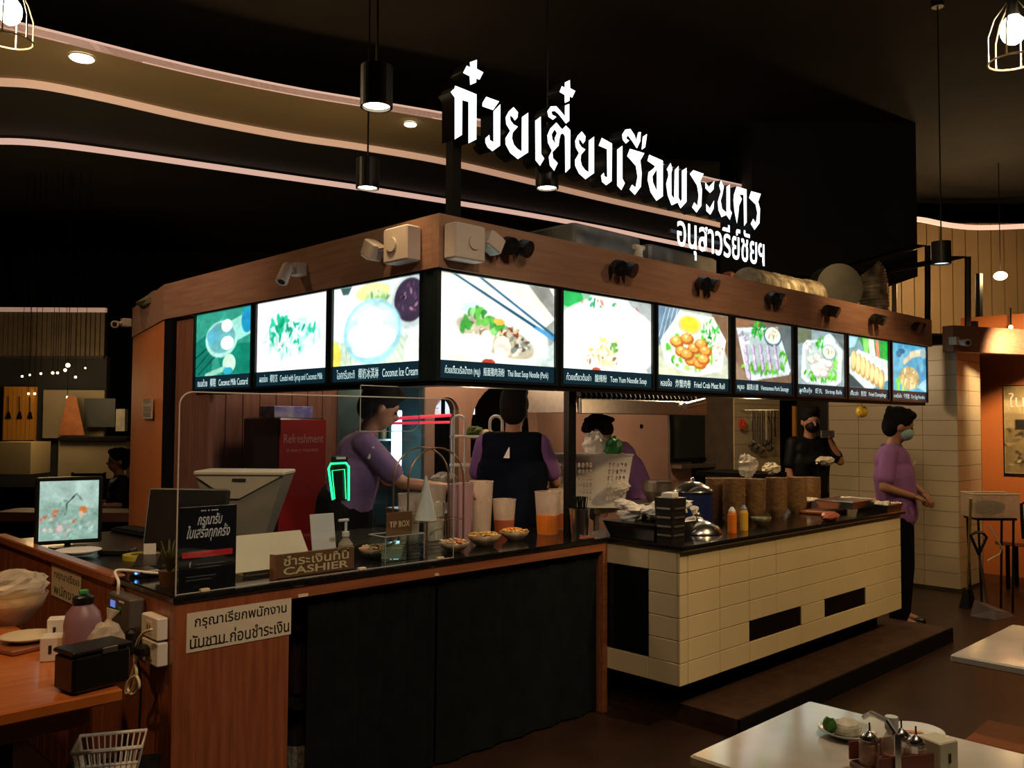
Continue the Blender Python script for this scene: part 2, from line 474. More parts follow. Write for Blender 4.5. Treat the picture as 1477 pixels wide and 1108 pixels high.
# cylinder pendants
M_pend = pbr('pendant_black', (0.02, 0.018, 0.016), 0.4, var=0.2)
def pendant(px, py, d, lab, glow, pw, col, r=0.075, h=0.19):
    c = at_d(px, py, d)
    t = thing('pendant_lamp', lab, 'pendant lamp', c)
    part('lamp_shade', MB().lathe([(r * 0.86, 0.0), (r, 0.0), (r, h), (r * 0.3, h), (r * 0.3, h - 0.01), (r * 0.86, h - 0.01)], n=28, caps=False), M_pend, t, local=True, smooth=False)
    part('reflector', MB().lathe([(r * 0.84, 0.012), (r * 0.84, 0.02)], n=24), glow, t, local=True)
    part('cord', MB().cyl((0, 0, h), (0, 0, CZ - c[2]), 0.006, n=6), M_pend, t, local=True)
    part('ceiling_cap', MB().cyl((0, 0, CZ - c[2] - 0.03), (0, 0, CZ - c[2]), 0.05, n=14), M_pend, t, local=True)
    lamp('SPOT', (c[0], c[1], c[2] - 0.02), pw, col, 0.05, (c[0], c[1], 0), 1.3, 0.8, 'pendant_light')
pendant(543, 155, 4.0, 'large black cylinder pendant lamp hanging highest above the stall', M_bulb, 30, WARM)
pendant(530, 272, 5.6, 'black cylinder pendant lamp hanging just below the largest one', M_bulb, 25, WARM)
pendant(789, 272, 5.6, 'black cylinder pendant lamp glowing under the big lit letters', M_bulb, 25, WARM)
pendant(1358, 381, 7.4, 'dark cylinder pendant lamp with a pale blue glow by the black rails', M_bulbcool, 25, WARM, r=0.077)

# caged bulbs
def cage(px, py, d, lab, pw):
    c = at_d(px, py, d)
    t = thing('caged_bulb_lamp', lab, 'pendant lamp', c)
    R_, H_ = 0.115, 0.2
    part('bulb', MB().ball((0, 0, 0.06), (0.06, 0.06, 0.075), 14, 10), M_bulb2, t, local=True, smooth=True)
    m = MB()
    for k in range(6):
        a = k * PI / 3
        m.tube([(0.03 * math.cos(a), 0.03 * math.sin(a), 0.2), (R_ * 0.75 * math.cos(a), R_ * 0.75 * math.sin(a), 0.12), (R_ * math.cos(a), R_ * math.sin(a), 0.03), (R_ * math.cos(a), R_ * math.sin(a), -0.1)], 0.004, 6)
    part('cage_wires', m, M_cagew, t, local=True)
    m = MB(); m.tube([(R_ * math.cos(a), R_ * math.sin(a), -0.1) for a in np.linspace(0, 2 * PI, 25)], 0.005, 6)
    part('cage_ring', m, M_cagew, t, local=True)
    part('socket', MB().cyl((0, 0, 0.13), (0, 0, 0.22), 0.03, n=12), M_pend, t, local=True)
    part('cord', MB().cyl((0, 0, 0.22), (0, 0, CZ - c[2]), 0.006, n=6), M_pend, t, local=True)
    lamp('POINT', (c[0], c[1], c[2] - 0.05), pw, WARM, 0.07, name='caged_bulb_light')
M_bulb2 = pbr('bulb_glow_bright', (1, 0.95, 0.85), 0.4, emit=(1.0, 0.85, 0.6), es=25)
M_cagew = pbr('brass_wire', (0.6, 0.5, 0.35), 0.35, metal=0.8, var=0.1)
cage(14, 32, 4.6, 'caged bulb lamp glowing beside the recessed soffit downlight', 22)
cage(1462, 60, 4.3, 'caged bulb lamp hanging alone above the marble tables', 30)

# ------------------------------------------------------------------ tiled counter
TX0, TX1, TY0, TY1, TB, TT = 3.80, 6.58, 2.67, 3.36, 0.237, 0.93
STN = 0.957
t = thing('tiled_counter', 'long kitchen counter faced in cream tiles with black inlays and granite top', 'counter', (TX0, TY0, PZ))
TC = t
part('counter_core', MB().box(TX0 + 0.015, TX1, TY0 + 0.015, TY1, TB, TT), M_grout, t)
part('plinth', MB().box(TX0 + 0.12, TX1 - 0.05, TY0 + 0.16, TY1 - 0.05, PZ, TB), M_black, t)
part('granite_top', MB().obox(((TX0 + TX1) / 2 - 0.0, (TY0 + TY1) / 2 - 0.01, (TT + STN) / 2), (TX1 - TX0 + 0.03, TY1 - TY0 + 0.05, STN - TT), bev=0.006), M_stone, t)
gap = 0.0035; rh = (TT - TB) / 6
def tile_front(x0, x1, z0, z1, mat=M_tile):
    part('tile', MB().obox(((x0 + x1) / 2, TY0 + 0.008 + RNG.uniform(-.0006, .0006), (z0 + z1) / 2), (x1 - x0 - gap, 0.016, z1 - z0 - gap), bev=0.002), mat, t)
cols = [TX0] + [3.886 - 0.012 + 0.302 * k for k in range(9)] + [TX1]
M_slot = pbr('black_inlay', (0.006, 0.006, 0.007), 0.15, var=0.3)
for c in range(len(cols) - 1):
    for r in range(6):
        z1 = TT - r * rh; z0 = z1 - rh
        if r == 4 and c in (3, 4, 6, 7): continue
        tile_front(cols[c], cols[c + 1], z0, z1)
for c in (3, 6):
    z1 = TT - 4 * rh
    part('vent_slot', MB().obox(((cols[c] + cols[c + 2]) / 2, TY0 + 0.012, z1 - rh / 2), (cols[c + 2] - cols[c] - gap, 0.012, rh - gap)), M_slot, t)
def tile_side(y0, y1, z0, z1, mat=M_tile, d=0.0):
    return part('tile' if mat is M_tile else 'vent_slot', MB().obox((TX0 + 0.008 + d, (y0 + y1) / 2, (z0 + z1) / 2), (0.016, y1 - y0 - gap, z1 - z0 - gap), bev=0.002), mat, t)
ys = [TY0 + 0.017, 2.87, 3.17]
for c in range(2):
    for r in range(6):
        if c == 1 and 1 <= r <= 4: continue
        tile_side(ys[c], ys[c + 1], TT - (r + 1) * rh, TT - r * rh)
tile_side(ys[1], ys[2], TT - 5 * rh, TT - rh, M_slot, 0.004)

# ------------------------------------------------------------------ cashier counter
KX0, KX1, KY0, KY1 = 1.355, 3.795, 3.145, 3.80
KT = 0.93
t = thing('cashier_counter', 'reddish wooden cashier counter with black granite top and black curtain front', 'counter', (KX0, KY0, 0))
CC = t
xw = float(on_y(417, 900, KY0)[0])     # where the wooden panel ends and the curtain begins
part('front_panel', MB().box(KX0, xw, KY0, KY0 + 0.03, 0, KT), M_wood, t)
part('top_rail', MB().obox(((xw + KX1) / 2, KY0 + 0.02, KT - 0.024), (KX1 - xw, 0.04, 0.048), bev=0.003), M_woodx, t)
part('corner_post', MB().obox((KX1 - 0.018, KY0 + 0.02, (KT - 0.048) / 2), (0.036, 0.04, KT - 0.048), bev=0.003), M_woodx, t)
part('end_panel', MB().box(KX1 - 0.03, KX1, KY0 + 0.042, KY1, 0, KT), M_wood, t)
part('shelf_back', MB().box(xw, KX1 - 0.04, KY0 + 0.5, KY0 + 0.52, 0, KT - 0.01), M_black, t)
part('inner_shelf', MB().box(xw, KX1 - 0.04, KY0 + 0.1, KY0 + 0.49, 0.42, 0.44), M_black, t)
# curtain in two lengths with soft folds and a gap between them
M_curtain = pbr('black_curtain', (0.008, 0.0105, 0.012), 0.9, var=0.3, scale=12, spec=0.1)
def curtain(x0, x1, ph):
    m = MB(); n = 60; rows = 5; v = []
    for r in range(rows):
        z = (KT - 0.05) * (1 - r / (rows - 1)) + 0.012
        for i in range(n):
            x = x0 + (x1 - x0) * i / (n - 1)
            y = KY0 + 0.045 + 0.010 * (0.3 + 0.7 * r / (rows - 1)) * math.sin(i * 0.55 + ph + 0.15 * r) + 0.004 * math.sin(i * 1.7)
            v.append((x, y, z))
    k = len(v); v2 = [(a, b + 0.003, c) for a, b, c in v]
    f = []
    for r in range(rows - 1):
        for i in range(n - 1):
            a = r * n + i
            f.append((a, a + n, a + n + 1, a + 1)); f.append((k + a, k + a + 1, k + a + n + 1, k + a + n))
    m.add(v + v2, f); return m
xs = float(on_y(633, 850, KY0)[0]); xg = float(on_y(452, 950, KY0)[0])
part('curtain', curtain(xg, xs + 0.02, 0.3), M_curtain, t, smooth=True)
part('curtain', curtain(xs + 0.035, KX1 - 0.04, 1.3), M_curtain, t, smooth=True)
for (px, py) in ((437, 859), (630, 829), (1, 1)):
    if px == 1: break
    c = on_y(px, py, KY0 - 0.003)
    part('curtain_clip', MB().obox(c, (0.045 if px < 500 else 0.02, 0.006, 0.011)), M_cream, t, label='small pale clip under the counter rail')
# left side wall of the booth, grooved planks and rail
PY1 = 5.45
pw_ = 0.105; y = KY0 + 0.03
part('side_frame', MB().box(KX0 + 0.02, KX0 + 0.05, KY0 + 0.03, PY1, 0, KT - 0.01), M_grout, t)
part('side_panel', MB().box(KX0, KX0 + 0.02, KY0 + 0.031, KY0 + 0.46, 0, KT - 0.001), M_wood, t)
y = KY0 + 0.465
while y < PY1 - 0.01:
    y1 = min(y + pw_, PY1)
    part('plank', MB().obox((KX0 + 0.010, (y + y1) / 2, KT / 2 - 0.005), (0.02, y1 - y - 0.006, KT - 0.012), bev=0.003), M_wood, t)
    y = y1
part('side_rail', MB().obox((KX0 + 0.01, (KY0 + 0.56 + PY1) / 2, KT + 0.012), (0.06, PY1 - KY0 - 0.56, 0.04), bev=0.006), M_woodx, t)
# L-shaped granite top
m = MB().obox(((KX0 + KX1) / 2, (KY0 + KY1) / 2 - 0.004, (KT + STN) / 2), (KX1 - KX0 + 0.012, KY1 - KY0 + 0.012, STN - KT), bev=0.005)
part('granite_top', m, M_stone, t)
part('desk_top', MB().box(KX0 + 0.05, KX0 + 0.72, KY1 + 0.004, PY1, KT - 0.03, STN - 0.03), M_blackgloss, t)
part('desk_leg', MB().box(KX0 + 0.66, KX0 + 0.7, PY1 - 0.06, PY1 - 0.02, 0, KT - 0.03), M_black, t)
part('end_panel', MB().box(KX0 + 0.06, KX0 + 0.7, PY1 - 0.02, PY1, 0, KT - 0.03), M_wood, t)

# ------------------------------------------------------------------ stall canopy: fascia, roof, posts
BX, BY = 2.612, 3.2
BXR = 8.49
BZ0, BZ1 = 1.786, 2.313
FZ0, FZ1 = 2.318, 2.572
BYL = float(on_x(240, 430, BX)[1])
canopy = thing('stall_canopy', 'brown wooden canopy band running around the top of the food stall', 'stall canopy', (BX, BY, FZ0))
m = MB().box(BX - 0.02, BXR + 0.1, BY - 0.03, BY + 0.02, FZ0, FZ1)
part('fascia_board', m, M_fascia, canopy)
part('fascia_board', MB().box(BX - 0.02, BX + 0.03, BY + 0.021, BYL, FZ0, FZ1), M_fasciay, canopy)
a = np.array((BX - 0.02, BYL + 0.001)); b_ = at_d(190, 484, 7.72)[:2]
dd = _unit(b_ - a); ang = math.atan2(dd[1], dd[0]); Ln = np.linalg.norm(b_ - a)
cc = (a + b_) / 2 + np.array((-dd[1], dd[0])) * -0.026
part('fascia_board', MB().obox((cc[0], cc[1], (FZ0 + FZ1) / 2), (Ln, 0.05, FZ1 - FZ0), ang), M_fascia, canopy)
part('roof_sheet', MB().prism([(BX + 0.04, BY + 0.03), (BXR, BY + 0.03), (BXR, 7.2), (BX + 0.5, 7.2), (BX + 0.04, BYL)], FZ1 - 0.10, FZ1 - 0.06), M_dark, canopy)
for k, (px, py) in enumerate(((822, 600),)):
    c = on_y(px, py, BY + 0.12)
    part('support_post', MB().box(c[0] - 0.03, c[0] + 0.03, BY + 0.10, BY + 0.14, STN, BZ0 - 0.022), M_black, canopy)
# end wall of the stall, orange, with a paper notice
wall_t = thing('stall_end_wall', 'flat orange end wall of the stall below the white camera', 'wall panel', (a[0], a[1], 0))
part('orange_board', MB().obox((cc[0] + 0.01, cc[1], FZ0 / 2), (Ln, 0.05, FZ0 - 0.004), ang), M_orange, wall_t)
part('edge_post', MB().box(BX - 0.01, BX + 0.05, BYL - 0.14, BYL - 0.002, 0, FZ0 - 0.004), M_black, wall_t)
part('wood_board', MB().box(BX + 0.02, BX + 0.05, 5.62, BYL - 0.145, 0, FZ0 - 0.004), M_panelwood, wall_t)
Rn = face_frame((-dd[1], dd[0], 0))
def on_end(px, py):
    n = np.array((-dd[1], dd[0], 0.0)); r = ray(px, py); p0 = np.array((a[0], a[1], 0))
    return EYEV + r * ((p0 - EYEV).dot(n) / r.dot(n))
q0 = on_end(207, 604); q1 = on_end(222, 575)
nt_ = thing('paper_notice', 'small grey paper notice stuck on the orange stall wall', 'notice', q0)
nn = np.array((-dd[1], dd[0], 0.0)) * 0.008
m = MB().obox((q0 + q1) / 2 + nn, (np.linalg.norm((q1 - q0)[:2]), 0.004, q1[2] - q0[2]), ang)
M_paper = pbr('notice_paper', (0.62, 0.48, 0.34), 0.8, var=0.1)
part('sheet', m, M_paper, nt_)
for k, s in enumerate(('กรุณา', 'ติดต่อ', 'เคาน์เตอร์')):
    zz = q0[2] + (q1[2] - q0[2]) * (0.68 - 0.3 * k)
    p = q0 + (q1 - q0) * 0.12; p[2] = zz
    text('lettering', s, p + nn * 1.4, Rn, M_text_k, nt_, width=np.linalg.norm((q1 - q0)[:2]) * 0.76, height=0.05)

# ------------------------------------------------------------------ interior walls of the stall
WY = 6.02
t = struct('wall_wood', MB().box(BX + 0.06, 4.25, WY + 0.02, WY + 0.06, 0, BZ1 + 0.15), M_grout)
x = BX + 0.06
while x < 4.24:
    x1 = min(x + 0.135, 4.25)
    part('plank', MB().obox(((x + x1) / 2, WY + 0.008, 1.23), (x1 - x - 0.005, 0.022, 2.44), bev=0.003), M_panelwood, t)
    x = x1
# arcade wall: plaster with arched openings
AY = 5.6
def arch_wall(x0, x1, z1, opens, y, th, mat):
    """wall with round headed openings (xa, xb, spring height)"""
    m = MB(); xs_ = [x0]
    for (xa, xb, zs) in opens:
        m.box(xs_[-1], xa, y, y + th, 0, z1)
        r = (xb - xa) / 2; c = (xa + xb) / 2; n = 14
        bot = []
        for k in range(n + 1):
            an = PI - PI * k / n
            bot.append((c + r * math.cos(an), zs + r * math.sin(an)))
        for k in range(n):
            (u0, w0), (u1, w1) = bot[k], bot[k + 1]
            m.hull([(u0, y, w0), (u1, y, w1), (u1, y + th, w1), (u0, y + th, w0)], [(u0, y, z1), (u1, y, z1), (u1, y + th, z1), (u0, y + th, z1)])
        xs_.append(xb)
    m.box(xs_[-1], x1, y, y + th, 0, z1)
    return m
def ax(px): return float(on_y(px, 620, AY)[0])
ops = [(ax(576), ax(609), 1.72), (ax(627), ax(662), 1.66), (ax(679), ax(776), 1.52)]
struct('wall_arcade', arch_wall(4.26, 8.2, BZ1 + 0.15, ops, AY, 0.12, M_plaster), None or M_plaster)
# a raised arch panel on the plaster and the dark window beside it
m = MB()
xa, xb = ax(868), ax(964)
r = (xb - xa) / 2; c = (xa + xb) / 2; zs = 1.52
pts = [(xa, 0.9), (xa, zs)] + [(c + r * math.cos(PI - PI * k / 12), zs + r * math.sin(PI - PI * k / 12)) for k in range(1, 12)] + [(xb, zs), (xb, 0.9)]
for (u0, w0), (u1, w1) in zip(pts[:-1], pts[1:]):
    m.cyl((u0, AY - 0.01, w0), (u1, AY - 0.01, w1), 0.012, n=6)
struct('trim_7', m, M_steelb)
hole = on_y(925, 615, AY - 0.002)
struct('trim_8', MB().cyl((hole[0], AY - 0.012, hole[2]), (hole[0], AY, hole[2]), 0.022, n=14), M_black)
w0, w1 = on_y(970, 662, AY - 0.02), on_y(1046, 575, AY - 0.02)
wd = struct('window_1', MB().box(w0[0], w1[0], AY - 0.02, AY - 0.012, w0[2], w1[2] + 0.2), pbr('dark_window_glass', (0.02, 0.024, 0.022), 0.12, var=0.3))
m = MB()
for (xa_, xb_, za_, zb_) in ((w0[0] - .04, w0[0], w0[2] - .04, w1[2] + .2), (w1[0], w1[0] + .04, w0[2] - .04, w1[2] + .2), (w0[0], w1[0], w0[2] - .04, w0[2])):
    m.box(xa_, xb_, AY - 0.035, AY - 0.004, za_, zb_)
part('window_frame', m, M_black, wd)
m = MB().box(ax(965), ax(1050), AY - 0.16, AY - 0.04, w0[2] - 0.1, w0[2] - 0.06)
struct('trim_9', m, M_steelb)

# white tiled pier inside, at the rear of the kitchen
t = struct('wall_pier', MB().box(0, 0.1, 0, 0.1, 0, 0.1), M_grout)
bpy.data.objects.remove(t)
IY = 5.2
p0, p1 = on_y(1059, 620, IY)[0], on_y(1125, 620, IY)[0]
t = struct('wall_pier', MB().box(p0 + 0.01, p1, IY + 0.012, IY + 0.4, 0, BZ1 + 0.1), M_grout)
tw = (p1 - p0) / 3; tz = 0.15
for c in range(3):
    for r in range(16):
        part('tile', MB().obox((p0 + tw * (c + .5), IY + 0.006, tz * (r + .5)), (tw - .004, 0.012, tz - .004)), M_tile, t)
# right pillar, tiled
t = struct('wall_pillar', MB().box(8.87, 9.55, 3.06, 4.35, 0, 2.36), M_grout)
M_tile2 = pbr('pillar_tile', (0.62, 0.52, 0.34), 0.3, var=0.06, scale=3)
rz_ = 0.145
for r in range(16):
    z = r * rz_ + 0.03
    for c in range(4):
        part('tile', MB().obox((8.865, 3.05 + 0.32 * (c + .5), z + rz_ / 2), (0.012, 0.32 - .004, rz_ - .004)), M_tile2, t)
    for c in range(2):
        part('tile', MB().obox((8.86 + 0.32 * (c + .5), 3.054, z + rz_ / 2), (0.32 - .004, 0.012, rz_ - .004)), M_tile2, t)

# ------------------------------------------------------------------ big lit letters on the canopy
SY = 3.30
M_letter = pbr('letter_face_lit', (1, 1, 1), 0.4, emit=(0.80, 0.93, 1.0), es=1.9)
M_lside = pbr('letter_side', (0.035, 0.04, 0.05), 0.5, metal=0.2, var=0.2)
ZA = (640, 80, 240 / 1477.0); ZB = (860, 170, 250 / 1259.0)
YO1 = [(620,458),(660,505),(655,550),(632,578),(612,548),(588,532),(592,575),(620,612),(658,632),(612,685),(606,735),(622,790),(655,830),(692,852),(694,548),(750,508),(750,860),(658,920),(590,865),(550,790),(548,735),(590,668),(555,610),(550,550),(575,500)]
LET = [
 (ZA, [[(232,60),(295,38),(293,118),(352,150),(318,215),(290,205),(288,240),(235,262),(230,185),(172,155),(205,90),(235,105)]]),
 (ZA, [[(62,325),(88,298),(165,400),(162,705),(98,745),(98,375)], [(102,268),(292,345),(290,745),(220,780),(220,412),(168,398),(93,300)]]),
 (ZA, [[(378,366),(492,408),(437,485),(343,452),(345,420)], [(442,495),(503,432),(500,800),(432,850),(390,815),(370,775),(370,735),(405,705),(410,750),(442,770)]]),
 (ZA, [YO1]),
 (ZA, [[(812,580),(862,542),(865,875),(893,915),(855,980),(815,930)]]),
 (ZA, [[(1000,595),(1038,642),(1055,655),(1085,622),(1124,665),(1122,1000),(1080,1042),(1076,720),(1060,692),(1038,700),(1028,740),(1020,800),(966,858),(970,910),(1012,955),(980,1025),(942,975),(933,900),(960,845),(925,775),(920,710),(945,650)], [(985,655),(958,700),(965,745),(992,785),(985,735),(1005,690)]]),
 (ZA, [[(950,452),(1000,450),(1035,490),(1076,540),(1076,445),(1115,430),(1115,580),(1085,605),(1020,522),(985,492),(955,497),(965,528),(1000,545),(970,572),(930,545),(920,495)]]),
 (ZA, [[(1075,240),(1120,218),(1122,290),(1168,315),(1140,375),(1118,362),(1116,402),(1075,422),(1073,350),(1028,325),(1048,272),(1075,285)]]),
 (ZA, [[(1335 + (x - 750) * .84, 720 + (y - 508) * .92) for x, y in YO1]]),
 (ZB, [[(40,145),(115,187),(112,460),(72,490),(42,465),(35,420),(55,398),(60,425),(80,432),(78,228),(18,202)]]),
 (ZB, [[(152,230),(190,203),(190,440),(208,475),(182,525),(152,492)]]),
 (ZB, [[(245,225),(350,257),(320,310),(330,400),(325,500),(280,560),(242,520),(260,485),(285,507),(300,430),(288,350),(225,277)]]),
 (ZB, [[(188,122),(212,85),(248,80),(278,125),(290,162),(306,105),(324,103),(320,170),(295,222),(258,165),(230,128),(216,148),(240,165),(215,187),(193,160)], [(338,138),(369,117),(356,213),(330,232)]]),
 (ZB, [[(385,268),(484,312),(484,570),(437,603),(395,540),(373,450),(380,395),(405,378),(430,352),(372,312)], [(440,372),(408,425),(412,470),(440,532)]]),
 (ZB, [[(512,375),(540,328),(553,372),(545,400),(546,560),(566,588),(570,380),(598,350),(598,580),(612,608),(622,590),(622,385),(656,363),(656,610),(612,658),(592,615),(548,636),(520,565),(508,480),(524,420),(522,390)]]),
 (ZB, [[(705,380),(780,407),(755,460),(768,520),(763,640),(728,688),(696,650),(712,613),(735,640),(744,560),(732,490),(680,407)]]),
 (ZB, [[(793,470),(818,502),(858,458),(852,520),(826,546),(793,512)], [(799,625),(825,657),(856,600),(852,662),(828,704),(800,677)]]),
 (ZB, [[(905,453),(927,500),(916,560),(904,600),(914,660),(946,690),(946,500),(971,484),(972,665),(986,690),(970,742),(945,705),(910,722),(888,670),(883,610),(905,535),(893,492)]]),
 (ZB, [[(1020,498),(1092,520),(1093,760),(1074,786),(1070,560),(1040,558),(1058,590),(1037,640),(1032,700),(1022,768),(1004,680),(997,600),(1000,558)]]),
 (ZB, [[(1125,533),(1196,552),(1176,610),(1190,660),(1186,765),(1150,814),(1122,770),(1140,733),(1160,765),(1170,690),(1158,630),(1110,582)]]),
]
sp = on_y(655, 310, SY)
sign = thing('illuminated_sign', 'large glowing white Thai letters standing on a dark post above the canopy', 'sign', (sp[0], SY + 0.05, FZ1))
def sgn_world(co, y=SY, dp=0.1):
    return np.stack([co[:, 0], y + dp / 2 - co[:, 2], co[:, 1]], 1)
for (Z, loops) in LET:
    ll = []
    for lp in loops:
        w_ = [on_y(Z[0] + x * Z[2], Z[1] + y * Z[2], SY) for x, y in lp]
        ll.append([(float(p[0]), float(p[2])) for p in w_])
    me = outline_mesh('letter', ll, 0.1, sgn_world, M_letter, M_lside)
    part('letter', me, None, sign)
# rails behind the letters, following their slope-free row, and posts down to the roof
zr = [float(on_y(700, 190, SY)[2]), float(on_y(700, 150, SY)[2])]
xe = float(on_y(1098, 320, SY)[0])
for z in zr:
    part('rail', MB().box(float(on_y(668, 190, SY)[0]), xe - 0.05, SY + 0.105, SY + 0.135, z - 0.015, z + 0.015), M_blackmetal, sign)
for px in (655,):
    x = float(on_y(px, 300, SY + .12)[0])
    part('post', MB().box(x - 0.028, x + 0.028, SY + 0.10, SY + 0.155, FZ1 - 0.058, zr[1] - .12), M_black, sign)
# smaller line under the big letters
p0 = on_y(973, 347, SY + 0.02); p1 = on_y(1099, 347, SY + 0.02)
zb_ = float(on_y(1030, 366, SY)[2])
sub = text('small_lettering', 'อนุสาวรีย์ชัยฯ', (p0[0], SY + 0.03, zb_ - 0.075), '-y', M_letter, sign, width=p1[0] - p0[0], height=0.30, bold=0.012, depth=0.03)
zc_ = zb_ + 0.1
part('rail', MB().box(p0[0], p1[0], SY + 0.05, SY + 0.07, zc_ - 0.012, zc_ + 0.012), M_blackmetal, sign)

# ------------------------------------------------------------------ menu light boxes: backlit printed pictures
def hexc(h): return np.array([int(h[i:i + 2], 16) for i in (0, 2, 4)]) / 255.0
class Pic:
    def __init__(s, nx, ny, col, asp):
        s.nx, s.ny, s.asp = nx, ny, asp
        s.U, s.V = np.meshgrid(np.linspace(0, asp, nx), np.linspace(1, 0, ny))   # v up
        s.a = np.ones((ny, nx, 3)) * hexc(col)
        s.r = np.random.default_rng(nx * 7 + ny)
    def mix(s, k, col):
        c = hexc(col) if isinstance(col, str) else col
        s.a = s.a * (1 - k[..., None]) + c * k[..., None]
    def ell(s, x, y, rx, ry, col, rot=0, soft=0.08, op=1.0, raw=False):
        x *= s.asp; dx, dy = s.U - x, s.V - y
        c, n = math.cos(rot), math.sin(rot)
        rx = rx * (s.asp if not raw else 1)
        q = np.sqrt(((dx * c + dy * n) / rx) ** 2 + ((-dx * n + dy * c) / ry) ** 2)
        s.mix(np.clip((1 - q) / soft, 0, 1) * op, col)
    def poly(s, pts, col, op=1.0, soft=0.015):
        pts = [(x * s.asp, y) for x, y in pts]; k = np.ones_like(s.U)
        A = sum(pts[i][0] * pts[(i + 1) % len(pts)][1] - pts[(i + 1) % len(pts)][0] * pts[i][1] for i in range(len(pts)))
        if A < 0: pts = pts[::-1]
        for i in range(len(pts)):
            (x0, y0), (x1, y1) = pts[i], pts[(i + 1) % len(pts)]
            L = math.hypot(x1 - x0, y1 - y0)
            d = ((x1 - x0) * (s.V - y0) - (y1 - y0) * (s.U - x0)) / L
            k = np.minimum(k, np.clip(d / soft + 0.5, 0, 1))
        s.mix(k * op, col)
    def line(s, x0, y0, x1, y1, w, col, op=1.0):
        x0 *= s.asp; x1 *= s.asp; L2 = (x1 - x0) ** 2 + (y1 - y0) ** 2
        t = np.clip(((s.U - x0) * (x1 - x0) + (s.V - y0) * (y1 - y0)) / L2, 0, 1)
        d = np.hypot(s.U - x0 - t * (x1 - x0), s.V - y0 - t * (y1 - y0))
        s.mix(np.clip((w - d) / (0.4 * w) , 0, 1) * op, col)
    def scat(s, n, x, y, rx, ry, size, cols, rot=0, el=2.0, op=0.9):
        for i in range(n):
            a = s.r.uniform(0, 2 * PI); q = math.sqrt(s.r.uniform(0, 1))
            ux, uy = q * rx * s.asp * math.cos(a), q * ry * math.sin(a)
            c, m = math.cos(rot), math.sin(rot)
            z = size * s.r.uniform(0.6, 1.3) * math.sqrt(s.asp)
            s.ell(x + (ux * c - uy * m) / s.asp, y + ux * m + uy * c, z, z / el, cols[s.r.integers(len(cols))], s.r.uniform(0, PI), 0.35, op, True)
    def grain(s, k):
        for f_, q_ in ((9, .10), (24, .08)):
            g = s.r.normal(0, 1, (f_, f_)); gx = np.linspace(0, f_ - 1.001, s.nx); gy = np.linspace(0, f_ - 1.001, s.ny)
            ix, iy = gx.astype(int), gy.astype(int); tx, ty = (gx - ix)[None], (gy - iy)[:, None]
            n_ = (g[iy][:, ix] * (1 - tx) + g[iy][:, ix + 1] * tx) * (1 - ty) + (g[iy + 1][:, ix] * (1 - tx) + g[iy + 1][:, ix + 1] * tx) * ty
            s.a = s.a * (1 + q_ * .5 * n_)[..., None]
        s.a = np.clip(s.a * (1 + s.r.normal(0, k, s.a.shape[:2])[..., None]), 0, 1)
WT = 'f4fffb'
def pic_l1(p):
    p.poly([(0,.55),(.35,.75),(.3,0),(0,0)], '0f6b5c'); p.poly([(.45,.75),(1,.95),(1,.6),(.6,.45)], '8fd8cf'); p.poly([(.35,.5),(1,.45),(1,0),(.5,0)], '0f7a66')
    p.ell(.92,.8,.10,.2,'1c8fc0'); p.line(.05,.02,.5,.42,.02,'0a4a42'); p.line(0,.12,.3,.42,.012,'06332d'); p.line(0,.3,.3,.5,.015,'06332d')
    p.ell(.47,.56,.30,.30,'9fd6d0'); p.ell(.47,.58,.26,.25,'5fa8b0'); p.ell(.57,.76,.10,.10,'e6fff8'); p.ell(.58,.49,.12,.11,'dffcf4'); p.ell(.33,.62,.13,.13,'4f9db4')
    p.ell(.62,.17,.12,.15,'b8e0d0'); p.line(.2,.0,.55,.1,.05,'8cc8b6'); p.ell(.6,.06,.09,.06,'2a9bb4')
def pic_l2(p):
    cs = ['14b892', '38c4a4', '8fe6d2', 'aef0e4', 'c9f6ef', '0fa07c']
    p.scat(90, .5,.47,.40,.27,.09, ['d2f7f1', 'bdf1ea', 'e2fdf9'], el=3.2)
    p.scat(44, .5,.48,.36,.23,.075, cs, el=3.0)
    p.scat(10, .36,.64,.16,.09,.07, ['0f9d6c', '14b084', '2ac29a'], el=1.8)
    p.scat(16, .55,.38,.3,.1,.06, ['a8efd8', 'f4e0e8', 'd9fbf4'], el=3)
def pic_l3(p):
    p.poly([(0,.6),(.3,1),(0,1)], 'eafdf6'); p.poly([(0,0),(1,0),(1,.3),(0,.35)], 'cfe6d0')
    for k in range(16): p.line(.02 + k*.065,.0, .06 + k*.05,.34,.006,'7fae96',.6)
    p.poly([(.08,1),(.22,1),(.14,.82)], '3d5d5e'); p.poly([(.84,1),(1,1),(.93,.8)], '3d5d5e')
    p.ell(.13,.6,.2,.32,'e6fffb'); p.ell(.13,.62,.14,.22,'f8fffd')
    p.ell(.46,.88,.2,.12,'f2f6a8'); p.ell(.5,.8,.14,.1,'c6dfa0'); p.scat(12,.5,.82,.14,.07,.035,['8fbf7a','e8e07a','5fa08a'])
    p.ell(.86,.7,.2,.34,'c8d8d8'); p.ell(.86,.72,.17,.27,'3a2f44'); p.scat(18,.86,.72,.14,.2,.03,['5c3f58','221a2e','a07088'])
    p.ell(.45,.4,.34,.42,'9fdcea'); p.ell(.45,.42,.30,.36,'c8f2f6')
    p.ell(.44,.56,.15,.15,'fdfffb'); p.ell(.33,.36,.16,.15,'ffffff'); p.ell(.56,.32,.16,.14,'ffffff'); p.ell(.42,.2,.2,.12,'f4ffff')
    p.ell(.0,.12,.1,.2,'f0e060'); p.ell(.93,.12,.13,.24,'f7fff8')
